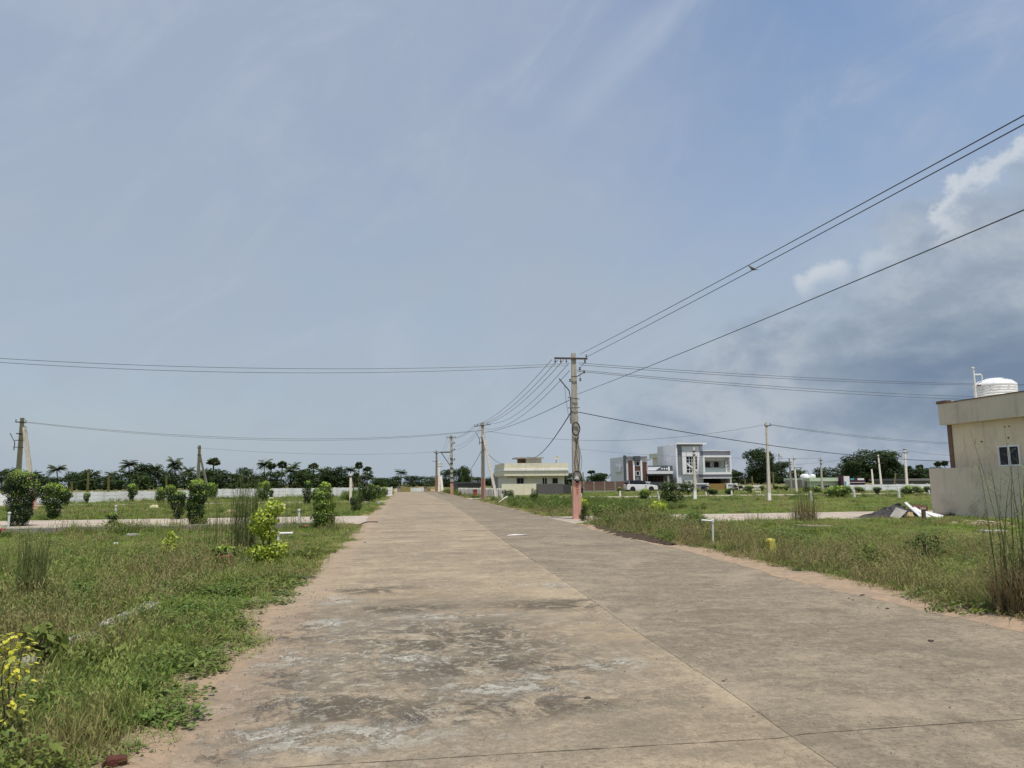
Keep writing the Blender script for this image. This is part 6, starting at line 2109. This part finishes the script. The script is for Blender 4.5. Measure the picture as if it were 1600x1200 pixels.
def loft_y(pts, w0, w1, zmid):
    """side profile (x, z) pushed across the car, narrowing above zmid"""
    n = len(pts)
    v = []
    for s in (-1, 1):
        for x, z in pts:
            u = max(0.0, min(1.0, (z - zmid) / 0.8))
            v.append((x, s * (w0 + (w1 - w0) * u) / 2, z))
    f = [tuple(range(n)), tuple(range(2 * n - 1, n - 1, -1))]
    f += [(i, i + n, (i + 1) % n + n, (i + 1) % n) for i in range(n)]
    return v, f


v, f = loft_y([(0.05, .32), (4.70, .30), (4.75, .55), (4.68, .88), (4.2, .98), (3.55, 1.05), (0.30, 1.12), (0.06, 1.05), (0.0, .62)], SW, SW * .94, .7)
MB().add(v, f).build('body', M_CARW, car, False, .05)
v, f = loft_y([(0.16, 1.11), (3.55, 1.04), (2.72, 1.55), (2.4, 1.62), (0.55, 1.62), (0.32, 1.52)], SW * .93, SW * .72, 1.05)
cab = MB().add(v, f).build('cabin_glass', M_GLASS, car, False, .03)
v, f = loft_y([(0.45, 1.60), (2.45, 1.60), (2.30, 1.68), (0.60, 1.68)], SW * .76, SW * .70, 1.5)
MB().add(v, f).build('roof', mat('black_roof', (0.02, 0.02, 0.02), (0.03, 0.03, 0.03), 0.3), car, False, .02)
for s in (-1, 1):
    for px in ((0.36, 0.20), (1.62, 1.55), (2.60, 2.50)):
        yq = s * SW * .465
        MB().tube([(px[0], yq, 1.10), (px[1] + (0.25 if px[0] < 1 else 0), s * SW * .375, 1.60)], .035, 4).build('pillar', M_CARW if px[0] < 1 else M_GLASS, car)
    MB().box(-.012, .10, s * SW * .40 - .10, s * SW * .40 + .10, .86, 1.10).build('tail_lamp', M_REDL, car)
    MB().box(4.60, 4.74, s * SW * .36 - .16, s * SW * .36 + .16, .70, .84).build('headlight', M_CHROME, car)
    MB().box(2.85, 3.02, s * (SW / 2 + .09) - .07, s * (SW / 2 + .09) + .07, 1.06, 1.18).build('mirror', M_CARW, car)
    for px in (0.88, 3.72):
        wh_ = MB()
        c = (px, s * (SW / 2 - .10), .36)
        wl = MB().torus(c, 'y', .27, .27, .095, 20, 8).build('wheel', M_TYRE, car)
        MB().tube([(px, s * (SW / 2 - .05) - .05, .36), (px, s * (SW / 2 - .05) + .05, .36)], .20, 12).build('rim', M_CHROME, wl)
        MB().tube([(px, s * (SW / 2 + .004) - .01, .40), (px, s * (SW / 2 + .004) + .004, .40)], .42, 16).build('wheel_arch', M_TYRE, car)


def motorbike(base, rz, m, label):
    t = thing('motorbike', label, 'motorbike', (base[0], base[1], 0), rz)
    for x in (-.62, .62):
        w = MB().torus((x, 0, .30), 'y', .25, .25, .05, 18, 6).build('wheel', M_TYRE, t)
        MB().tube([(x, -.05, .30), (x, .05, .30)], .08, 8).build('hub', M_CHROME, w)
    MB().tube([(.62, 0, .30), (.42, 0, .75), (.36, 0, .98)], .035, 6).build('fork', M_IRON, t)
    MB().tube([(.30, -.34, 1.02), (.36, -.12, .98), (.36, .12, .98), (.30, .34, 1.02)], .018, 6).build('handlebar', M_IRON, t)
    MB().prism([(-.10, .62), (.34, .66), (.30, .86), (.05, .90), (-.12, .80)], -.13, .13).build('tank', m, t, False, .03)
    MB().prism([(-.75, .74), (-.10, .70), (-.08, .82), (-.70, .86)], -.12, .12).build('seat', M_TYRE, t, False, .02)
    MB().prism([(-.25, .25), (.22, .25), (.25, .58), (-.20, .60)], -.10, .10).build('engine', M_IRON, t, False, .02)
    MB().prism([(-.80, .55), (-.30, .50), (-.30, .70), (-.85, .74)], -.09, .09).build('tail_panel', m, t)
    MB().lathe([(.09, 0), (.10, .04), (.06, .08)], (.44, 0, .84), 10).build('headlight', M_CHROME, t)
    for s in (-1, 1):
        MB().tube([(.34, s * .26, 1.02), (.32, s * .30, 1.14)], .008, 4).tube([(.32, s * .30, 1.12), (.32, s * .30, 1.20)], .04, 6).build('mirror', M_IRON, t)
    return t


motorbike((39.362, 89.294), R(20), mat('dark_blue_paint', (0.02, 0.025, 0.05), (0.02, 0.02, 0.03), 0.3), 'dark motorbike parked left of the golden gate')
motorbike((43.473, 89.125), R(160), mat('dark_maroon_paint', (0.05, 0.015, 0.015), (0.04, 0.01, 0.01), 0.3), 'motorbike parked before the square gate pillar')
motorbike((19.695, 78.004), R(82), mat('black_paint', (0.015, 0.015, 0.015), (0.02, 0.02, 0.02), 0.3), 'black motorbike seen end on just right of the front pole')

# ------------------------------------------------------------------ posts, pipes and plot markers
def post(base, h, w, label, lean=(0, 0), name='marker_post'):
    o = MB().frustum((0, 0, w / 2, w / 2), (lean[0], lean[1], w / 2 * .85, w / 2 * .85), -.03, h - .06)
    o.frustum((lean[0], lean[1], w / 2 * .85, w / 2 * .85), (lean[0], lean[1], w / 2 * .45, w / 2 * .45), h - .0599, h)
    o = o.build(name, M_WHITEP)
    o.location = (base[0], base[1], 0)
    tag(o, label, 'post', 'white plot marker posts')


for b, h, w, lab, ln in (((21.030, 68.011), .62, .16, 'white post below the brown house fin', (0, 0)), ((19.668, 53.489), .72, .13, 'leaning white post between two bushes', (-.08, 0)), ((32.465, 67.645), .55, .14, 'white post below the square gate pillar', (0, 0)),
                         ((29.007, 47.795), .75, .13, 'lone white post right of the straw tussock', (-.04, 0)), ((36.187, 53.459), .68, .16, 'white post in the weeds below the shop', (0, 0)), ((37.762, 50.236), .70, .16, 'white post behind the rubble heap', (0, 0)),
                         ((8.162, 59.358), .58, .12, 'first white post right of the strutted pole', (0, 0)), ((8.916, 61.200), .58, .12, 'second white post right of the strutted pole', (0, 0)), ((9.010, 57.872), .52, .11, 'third white post in the weeds before the cream wall', (0, 0)),
                         ((29.163, 66.275), .45, .12, 'short white post before the dark motorbike', (0, 0)), ((14.176, 56.290), .62, .13, 'white post partly behind the front pole', (0, 0)), ((48.600, 60.495), .5, .14, 'white post near the last round shrub', (0, 0))):
    post(b, h, w, lab, ln)


def pipe(pts, r, label, name='standpipe', m=M_PVC, cap=True):
    b = pts[0]
    t = thing(name, label, 'pipe', (b[0], b[1], 0))
    q = [(p[0] - b[0], p[1] - b[1], p[2]) for p in pts]
    MB().tube(q, r, 8).build('pipe', m, t)
    if len(q) > 2:
        k = q[-2]
        MB().lathe([(r * 1.05, -.04), (r * 1.5, -.03), (r * 1.5, .03), (r * 1.05, .04)], k, 8).build('elbow', m, t)
    else:
        MB().lathe([(r * 1.05, -.02), (r * 1.5, -.015), (r * 1.5, .03), (r * .8, .04)], q[-1], 8).build('cap', m, t)
    return t


b = (7.343, 16.431)
pipe([(b[0], b[1], 0), (b[0] + .02, b[1], .55), (b[0] + .02, b[1], .585), (b[0] - .27, b[1] - .02, .61)], .024, 'white bent standpipe on the right verge')
b = (-2.549, 15.467)
pipe([(b[0], b[1], -.0), (b[0] + .02, b[1], .50), (b[0] + .02, b[1], .545), (b[0] + .30, b[1] + .02, .545)], .026, 'white elbow standpipe touching the lime green shrub')
b = (-3.504, 25.515)
pipe([(b[0], b[1], 0), (b[0] - .01, b[1], .66)], .035, 'upright white pipe left of the cone shaped shrub')
b = (-14.461, 39.298)
pipe([(b[0], b[1], 0), (b[0], b[1], .52)], .045, 'small white pipe on the far side of the left street')
b = (-13.148, 26.640)
pipe([(b[0], b[1], 0), (b[0], b[1], .66)], .035, 'white pipe at the foot of the largest dark shrub')
b = (32.167, 61.245)
pipe([(b[0], b[1], 0), (b[0], b[1], .42), (b[0], b[1], .46), (b[0] - .5, b[1], .48)], .035, 'pale bent pipe left of the tall lone pole')
b = (6.896, 52.399)
o = MB().tube([(0, 0, .05), (.55, .1, .42)], .045, 8).tube([(.50, .1, .38), (.75, .12, .50)], .055, 8).build('fallen_pipe', M_PVC)
o.location = (b[0], b[1], 0)
tag(o, 'slanting broken white pipe beside the first white post', 'pipe')

M_YSTONE = mat('yellow_painted_stone', (0.58, 0.52, 0.10), (0.48, 0.42, 0.09), 0.85, 9.0, 0.5, 30.0, dirt=(0.33, 0.28, 0.12), dirt_amt=0.6, dirt_scale=5.0)
M_PSTONE = mat('pale_cream_stone', (0.60, 0.55, 0.34), (0.50, 0.44, 0.27), 0.9, 6.0, 0.5, 30.0, dirt=(0.36, 0.31, 0.2), dirt_amt=0.5)


def rock_mesh(seed, sx, sy, sz, m, name='stone', rough=.16, cut=0.0):
    """irregular faceted stone"""
    rs = random.Random(seed)
    v, f = [], []
    n, k = 9, 6
    for i in range(k + 1):
        th = math.pi * i / k
        for j in range(n):
            a = 2 * math.pi * j / n
            q = 1 + rs.uniform(-rough, rough)
            e = 0.72
            x, y, z = math.sin(th) * math.cos(a), math.sin(th) * math.sin(a), math.cos(th)
            v.append((math.copysign(abs(x) ** e, x) * sx * q / 2, math.copysign(abs(y) ** e, y) * sy * q / 2, (math.copysign(abs(z) ** e, z) * q * .5 + .42) * sz))
    for i in range(k):
        for j in range(n):
            f.append((i * n + j, (i + 1) * n + j, (i + 1) * n + (j + 1) % n, i * n + (j + 1) % n))
    return MB().add(v, f).mesh(name, m)


def rock(base, sx, sy, sz, m, seed, label, cat='stone', name='stone', group=None, rz=0.0, z=0.0):
    o = mobj(name, rock_mesh(seed, sx, sy, sz, m, name), None, (base[0], base[1], z), rz)
    tag(o, label, cat, group)
    return o


b = (7.620, 14.197)
o = MB().frustum((0, 0, .085, .07), (0.005, 0, .080, .065), -.03, .30).frustum((0.005, 0, .080, .065), (.005, 0, .068, .055), .3001, .33).build('marker_stone', M_YSTONE)
o.location = (b[0], b[1], 0)
o.rotation_euler = (R(2), R(-3), R(14))
tag(o, 'upright yellow painted boundary stone in the right verge grass', 'stone')
rock((-15.612, 48.526), 0.554, .4, .36, M_PSTONE, 5, 'wide pale yellow stone across the left street', name='marker_stone')
rock((-7.647, 47.612), 0.516, .4, .34, M_PSTONE, 6, 'pale yellow stone behind the lime green shrub', name='marker_stone')
rock((-18.726, 43.079), 0.279, .3, .34, M_PSTONE, 7, 'cream stone at the foot of the broad topped shrub', name='marker_stone')
rock((-24.184, 71.064), 0.437, .4, .22, M_PSTONE, 8, 'small pale stone left of the two touching shrubs', name='marker_stone')
rock((-12.881, 73.937), 0.449, .4, .30, M_PSTONE, 9, 'small pale stone at the ball shaped shrub', name='marker_stone')
rock((-6.326, 74.617), 0.416, .4, .30, M_PSTONE, 10, 'small pale stone before the white fence end', name='marker_stone')
rock((-9.096, 40.432), 0.465, .3, .24, mat('salmon_stone', (0.50, 0.33, 0.20), (0.42, 0.27, 0.17), 0.9), 11, 'salmon coloured block seen through the reeds', name='marker_stone')
rock((12.927, 35.586), 0.368, .3, .40, M_PSTONE, 12, 'pale yellow stone below the wide spreading bush', name='marker_stone')
rock((-2.660, 53.540), 0.424, .35, .28, M_ROOFC, 13, 'grey stone between pale bushes on the left verge')
rock((-1.727, 53.123), 0.237, .3, .26, mat('bluish_stone', (0.28, 0.31, 0.34), (0.22, 0.25, 0.28)), 14, 'bluish stone at the far left road edge')

# ------------------------------------------------------------------ left verge: drain wall, kerb stones, pot
M_OLDC = mat('old_grey_concrete', (0.30, 0.285, 0.25), (0.22, 0.21, 0.185), 0.95, 5.0, 0.6, 25.0, dirt=(0.10, 0.095, 0.075), dirt_amt=0.7, dirt_scale=2.5)
dw = thing('drain_wall', 'long low concrete drain wall across the left plot before the street', 'wall', (0, 0, 0))
A, B = Vector((-40.0, 25.0, 0)), Vector((-2.7, 25.3, 0))
for k in range(9):
    a, b = A.lerp(B, k / 9), A.lerp(B, (k + 1) / 9)
    MB().box(a.x + .01, b.x - .01, a.y - .06, a.y + .06, -.05, 0.23 + .012 * (k % 3)).build('panel', M_OLDC, dw, False, .012)
ks = [(6.15, 0.75, .03), (7.0, 0.62, -.02), (7.75, 0.5, .05), (8.75, 0.8, -.03), (9.55, 0.55, .02)]
for i, (yy, ln, rz) in enumerate(ks):
    o = MB().box(-.10, .10, -ln / 2, ln / 2, -.10, .10).build('kerb_stone', mat('pale_old_kerb', (0.40, 0.385, 0.345), (0.31, 0.30, 0.265), 0.95, 6.0, 0.7, 30.0, dirt=(0.17, 0.155, 0.12), dirt_amt=0.6, dirt_scale=4.0), None, False, .015)
    o.location = (-3.10, yy, 0.0)
    o.rotation_euler = (R(-3 + i), R(2), rz)
    tag(o, '%s of the half buried pale kerb stones nearest first' % ORD[i], 'kerb stone', 'half buried kerb stones in the left grass')
b = (-3.366, 14.734)
pot = thing('flower_pot', 'terracotta flower pot half hidden in grass left of the lime shrub', 'flower pot', (b[0], b[1], 0))
MB().lathe([(.09, 0), (.125, .16), (.14, .165), (.145, .205), (.125, .21), (.115, .17), (.05, .15)], (0, 0, 0), 18).build('pot', mat('terracotta', (0.42, 0.16, 0.085), (0.35, 0.13, 0.07), 0.85), pot, True)
mobj('plant', leaf_cloud('plant', [(0, 0, .28, .22, .2, .10)], 240, .07, M_FICUS, 77), pot)
b = (-3.215, 24.772)
pot = thing('flower_pot', 'small red pot beside the upright white pipe', 'flower pot', (b[0], b[1], 0))
MB().lathe([(.08, 0), (.12, .14), (.135, .145), (.14, .19), (.12, .195), (.05, .14)], (0, 0, 0), 16).build('pot', mat('terracotta', (0.42, 0.16, 0.085)), pot, True)
MB().tube([(0, 0, .12), (.02, 0, .26)], .01, 5).build('stalk', M_BARK, pot)
rock((-3.014, 15.100), .26, .16, .12, mat('white_rubbish', (0.62, 0.63, 0.60), (0.5, 0.5, 0.48), 0.8), 21, 'whitish crumpled rag left of the lime shrub', 'rag', 'rag')
rock((-7.443, 20.397), .14, .10, .08, mat('white_rubbish', (0.62, 0.63, 0.60)), 22, 'small white scrap lying in the left plot', 'scrap', 'scrap')
rock((-7.835, 22.691), .40, .25, .18, M_OLDC, 23, 'grey boulder against the drain wall')
rb = thing('red_flower_plant', 'low plant with red flowers at the left photo edge', 'plant', (*(-11.898, 23.779)[:2], 0))
mobj('leaves', leaf_cloud('leaves', [(0, 0, .12, .3, .2, .1)], 260, .07, M_WEED, 78), rb)
rs = random.Random(4)
mb = MB()
for k in range(11):
    c = (rs.uniform(-.26, .05), rs.uniform(-.15, .15), rs.uniform(.18, .30))
    mb.lathe([(.004, -.02), (.035, .0), (.03, .02), (.005, .015)], c, 7)
mb.build('flowers', mat('red_petals', (0.50, 0.02, 0.03), (0.42, 0.02, 0.03), 0.6), rb)
b = (-13.125, 30.640)
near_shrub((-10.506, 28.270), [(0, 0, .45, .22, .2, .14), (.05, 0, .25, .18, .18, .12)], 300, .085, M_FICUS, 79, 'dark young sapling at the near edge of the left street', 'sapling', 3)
near_shrub((-4.733, 15.737), [(0, 0, .30, .16, .16, .16), (.03, 0, .5, .08, .08, .10)], 260, .07, M_LIME, 80, 'bright yellow green weed in the middle of the left plot', 'seedling', 3)
near_shrub((8.262, 14.746), [(0, 0, .12, .25, .2, .10)], 160, .06, M_WEED, 81, 'small green weed beside the yellow boundary stone', 'seedling', 3)
near_shrub((9.419, 11.991), [(0, 0, .28, .3, .25, .2), (.1, 0, .45, .2, .2, .12)], 420, .05, M_TREE2, 82, 'greyish green flowering weed in the right lawn', 'seedling', 4)
near_shrub((7.784, 11.131), [(0, 0, .25, .2, .2, .2)], 260, .06, M_WEED, 83, 'leafy weed at the brown verge of the right lawn', 'seedling', 3)
near_shrub((6.429, 7.486), [(0, 0, .06, .45, .3, .08)], 420, .06, M_WEED, 84, 'bright low leafy weed patch left of the tall reeds', 'seedling', 3)
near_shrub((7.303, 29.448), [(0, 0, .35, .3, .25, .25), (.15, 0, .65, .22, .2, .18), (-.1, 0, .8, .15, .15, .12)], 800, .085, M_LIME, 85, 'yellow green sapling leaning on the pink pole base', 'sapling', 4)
near_shrub((8.174, 28.629), [(0, 0, .3, .5, .4, .28), (.3, 0, .4, .35, .3, .22)], 900, .11, M_WEED, 86, 'bright leafy weed bush right of the front pole', 'weed_bush', 4)
near_shrub((12.274, 33.441), [(0, 0, .3, .4, .3, .25)], 500, .11, M_LIME, 87, 'yellowish weed bush below the wide spreading bush', 'weed_bush', 3)

# hose and cable scraps on the road edge
def hose(pts, r, label):
    n = len(pts)
    out = []
    for i in range(n - 1):
        for k in range(6):
            u = k / 6
            p = [Vector((*pts[max(0, min(n - 1, i + d))], 0)) for d in (-1, 0, 1, 2)]
            q = 0.5 * ((2 * p[1]) + (p[2] - p[0]) * u + (2 * p[0] - 5 * p[1] + 4 * p[2] - p[3]) * u * u + (3 * p[1] - p[0] - 3 * p[2] + p[3]) * u ** 3)
            out.append((q.x, q.y, ROAD_Z + r + .004))
    out.append((*pts[-1], ROAD_Z + r + .004))
    o = MB().tube(out, r, 6).build('hose', M_CABLE)
    tag(o, label, 'hose')


hose([(-1.732, 20.151), (-1.686, 21.043), (-1.644, 23.702), (-1.565, 27.146), (-1.342, 28.771), (-0.969, 28.655)], .018, 'black hose crossing from the left verge onto the road')
hose([(-1.756, 12.110), (-1.677, 12.323), (-1.542, 12.063), (-1.472, 11.754), (-1.503, 11.481), (-1.590, 11.500)], .009, 'thin black wire loop at the left road edge')

# ------------------------------------------------------------------ rubble heap by the right street
hb = (19.681, 26.386)
heap = thing('rubble_heap', 'heap of black rubble with broken white sheets by the right street', 'rubble heap', (hb[0], hb[1], 0))
rs = random.Random(31)
v, f = [], []
n, k = 30, 12
for j in range(k + 1):
    for i in range(n):
        a = 2 * math.pi * i / n
        u = j / k
        rr = (1 - u) ** 0.9
        zz = 0.52 * u ** 0.9
        q = 1 + rs.uniform(-.13, .13)
        v.append((math.cos(a) * 1.0 * rr * q - .05 + (-.75 * max(0, -math.cos(a)) * (1 - u) ** 3), math.sin(a) * .9 * rr * q, max(-.02, zz + rs.uniform(-.04, .04) * (1 - u * .5))))
for j in range(k):
    for i in range(n):
        f.append((j * n + i, j * n + (i + 1) % n, (j + 1) * n + (i + 1) % n, (j + 1) * n + i))
M_BLACKR = mat('black_rubble', (0.035, 0.033, 0.034), (0.075, 0.07, 0.07), 0.9, 9.0, 1.0, 16.0)
MB().add(v, f).build('mound', M_BLACKR, heap)
for i in range(46):
    a, rr = rs.uniform(0, 6.283), rs.uniform(.15, 1.15)
    z = max(0.0, .58 * (1 - rr) + .0)
    s = rs.uniform(.07, .17)
    mobj('lump', rock_mesh(600 + i % 6, s, s * .8, s * .7, M_BLACKR, 'lump'), heap, (math.cos(a) * rr - .05, math.sin(a) * rr * .8, z), rs.uniform(0, 6))
M_SHEET = mat('white_sheet', (0.72, 0.73, 0.74), (0.60, 0.61, 0.62), 0.6, 4.0)
for (a, b, w) in (((-.02, -.55, .62), (.30, -1.02, .06), .10), ((.28, -.60, .42), (.58, -1.05, .05), .12), ((.42, -.55, .30), (1.25, -1.0, .05), .16), ((.55, -.62, .30), (1.0, -1.08, .03), .09), ((-.85, -1.02, .03), (-.25, -.62, .36), .20)):
    a, b = Vector(a), Vector(b)
    d = (b - a).normalized()
    sd = d.cross(Vector((0, -.5, 1))).normalized() * w
    nn = sd.cross(d).normalized() * .012
    MB().add([a - sd + nn, a + sd * .6 + nn, b + sd + nn, b - sd + nn, a - sd - nn, a + sd * .6 - nn, b + sd - nn, b - sd - nn],
             [(0, 1, 2, 3), (7, 6, 5, 4), (0, 4, 5, 1), (1, 5, 6, 2), (2, 6, 7, 3), (3, 7, 4, 0)]).build('broken_sheet', M_SHEET if w < .2 else M_ROOFC, heap)
mobj('cardboard', rock_mesh(77, .26, .2, .28, mat('tan_card', (0.50, 0.38, 0.20), (0.44, 0.33, 0.18)), 'cardboard'), heap, (-.18, -1.0, 0), .3)
rock((23.118, 29.474), .75, .5, .40, mat('red_brown_rubble', (0.16, 0.07, 0.05), (0.11, 0.055, 0.045), 0.95, 9.0, 0.9, 20.0), 41, 'reddish brown rubble mound right of the black heap', 'rubble', 'rubble_mound')
b = (19.067, 24.111)
sp_ = thing('stake', 'weathered wooden stake with a short crosspiece before the rubble', 'stake', (b[0], b[1], 0))
MB().frustum((0, 0, .06, .05), (.005, 0, .055, .045), -.05, .50).build('upright', mat('old_wood', (0.16, 0.12, 0.085), (0.10, 0.08, 0.06), 0.95, 6.0, 0.6, 20.0, aniso=(4, 4, .5)), sp_)
MB().box(-.17, .07, -.062, -.05, .42, .50).build('crosspiece', mat('pale_board', (0.45, 0.40, 0.31), (0.38, 0.33, 0.26)), sp_)
# stone and brick rubble spilled along the beige compound wall
rs = random.Random(51)
M_RUB = [mat('pale_rubble', (0.52, 0.48, 0.41), (0.42, 0.38, 0.32), 0.95), mat('tan_rubble', (0.36, 0.27, 0.19), (0.28, 0.21, 0.15), 0.95), mat('pink_rubble', (0.40, 0.25, 0.18), (0.33, 0.21, 0.15), 0.95)]
G0, G1 = Vector((*(19.277, 23.597), 0)), Vector((*(19.137, 20.541), 0))
rub = [rock_mesh(700 + i, 1, .8, .5, M_RUB[i % 3], 'rubble_stone', .25) for i in range(9)]
for i in range(90):
    u = rs.random() ** .8
    p = G0.lerp(G1, u) + Vector((rs.uniform(-.7, .9), rs.uniform(-.5, .8), 0))
    s = rs.uniform(.10, .34) * (0.5 + 0.7 * u)
    o = mobj('rubble_stone', rub[i % 9], None, (min(p.x, 21.75), p.y, 0.0), rs.uniform(0, 6), (s, s, s * rs.uniform(.4, .9)))
    tag(o, ('broken whitish stone', 'tan broken stone', 'pinkish brick fragment')[i % 3] + (' in the larger right part of the rubble' if u > .5 else ' in the thin left part of the rubble') + ' below the beige compound wall', 'stone', 'rubble stones at the foot of the compound wall')
rock((22.051, 26.126), 1.5, .5, .20, mat('ash_soil', (0.08, 0.072, 0.065), (0.13, 0.12, 0.11), 0.95, 7.0, .9, 20.0), 52, 'low dark ash mound at the compound wall corner', 'mound', 'ash_mound')
b = (16.420, 18.063)
o = MB().box(-.30, .30, -.16, .16, .04, .10).box(-.22, -.10, -.1, .1, 0, .039).box(.1, .22, -.1, .1, 0, .039).build('stone_slab', mat('pale_slab', (0.48, 0.46, 0.42), (0.40, 0.385, 0.35), 0.9), None, False, .01)
o.location = (b[0], b[1], .0)
o.rotation_euler = (0, 0, R(-12))
tag(o, 'pale stone slab raised on blocks in the right lawn', 'slab')
o = MB().box(-.55, .55, -.05, .05, 0, .05).build('lying_board', mat('pale_board', (0.45, 0.40, 0.31)), None, False, .008)
b = (12.983, 21.367)
o.location = (b[0], b[1], .06)
o.rotation_euler = (0, R(2), R(-8))
tag(o, 'pale board lying in the right lawn below the straw tussock', 'board')

# ------------------------------------------------------------------ small things on the road
bk = (-1.545, 4.366)
br = MB().frustum((0, 0, .075, .05), (.012, 0, .058, .042), 0, .068).build('brick', mat('red_brick', (0.135, 0.045, 0.032), (0.085, 0.032, 0.025), 0.95, 20.0, 0.9, 60.0, dirt=(0.08, 0.04, 0.03), dirt_amt=0.6, dirt_scale=12.0), None, False, .012)
br.location = (bk[0] + .02, bk[1] - .02, .045)
br.rotation_euler = (0, R(6), R(28))
br.scale = (0.8, 0.8, 0.85)
tag(br, 'broken red brick at the bottom left road edge', 'brick')
M_PEB = mat('dark_pebble', (0.05, 0.042, 0.036), (0.09, 0.075, 0.062), 0.9)
for (p, s, lab) in (((-1.644, 12.085), .07, 'dark clod inside the wire loop'), ((-1.343, 7.265), .07, 'dark clod on the sand left of the road'), ((5.950, 8.771), .13, 'flat dark clod on the right sand edge'), ((5.661, 8.626), .06, 'left of two small clods at the right road edge'),
                    ((5.621, 8.486), .06, 'right of two small clods at the right road edge'), ((5.632, 7.851), .09, 'dark clod on the concrete below the right sand'), ((2.423, 5.344), .045, 'single dark pebble right of the road joint'),
                    ((1.297, 5.104), .085, 'flattened dark dung patch left of the road joint'), ((1.381, 4.946), .035, 'tiny dark crumb right of the dung patch'), ((4.905, 6.252), .10, 'dark twig like clod on the right lane'), ((-0.963, 19.124), .10, 'dark leaf scrap on the left lane')):
    rock(p, s * .6, s * .42, s * .16, M_PEB, int(s * 1000), lab, 'clod', 'clod', None, .4, ROAD_Z)
pp_ = (3.237, 20.438)
o = MB().add([(-.30, -.08, .012), (.28, -.10, .02), (.30, .09, .01), (-.05, .12, .035), (-.28, .08, .012), (-.30, -.08, .008), (.28, -.10, .016), (.30, .09, .006), (-.05, .12, .031), (-.28, .08, .008)],
             [(0, 1, 2, 3, 4), (9, 8, 7, 6, 5)] + [(i, i + 5, (i + 1) % 5 + 5, (i + 1) % 5) for i in range(5)]).build('paper_scrap', mat('white_paper', (0.68, 0.66, 0.62), (0.6, 0.58, 0.54)))
o.location = (pp_[0], pp_[1], ROAD_Z)
tag(o, 'white paper scrap lying on the right lane near the junction', 'paper')
# fine grit: far too many to count
rs = np.random.RandomState(61)
mb = MB()
for i in range(2600):
    u = rs.rand()
    if u < 0.45:
        x, y = -1.2 + abs(rs.normal(0, .35)) * (1 if rs.rand() < .6 else -1), rs.uniform(3.6, 11)
    elif u < 0.65:
        x, y = 6.15 + rs.normal(0, .25), rs.uniform(4, 20)
    else:
        x, y = rs.uniform(-1.1, 6.0), 3.2 + 16 * rs.rand() ** 1.6
    s = 0.004 + 0.010 * rs.rand() ** 3
    a = rs.rand() * 6.28
    z = ROAD_Z + .003
    c, d = math.cos(a) * s, math.sin(a) * s
    mb.add([(x + c, y + d, z), (x - d, y + c, z), (x - c * .8, y - d * .8, z), (x + d, y - c, z), (x, y, z + s * 1.1)], [(0, 1, 4), (1, 2, 4), (2, 3, 4), (3, 0, 4)])
gr = mb.build('grit', mat('mixed_grit', (0.10, 0.085, 0.07), (0.42, 0.38, 0.32), 0.95, 31.0))
stuff(gr)
tag(gr, 'loose grit and pebbles strewn over the concrete and sand edges', 'grit')
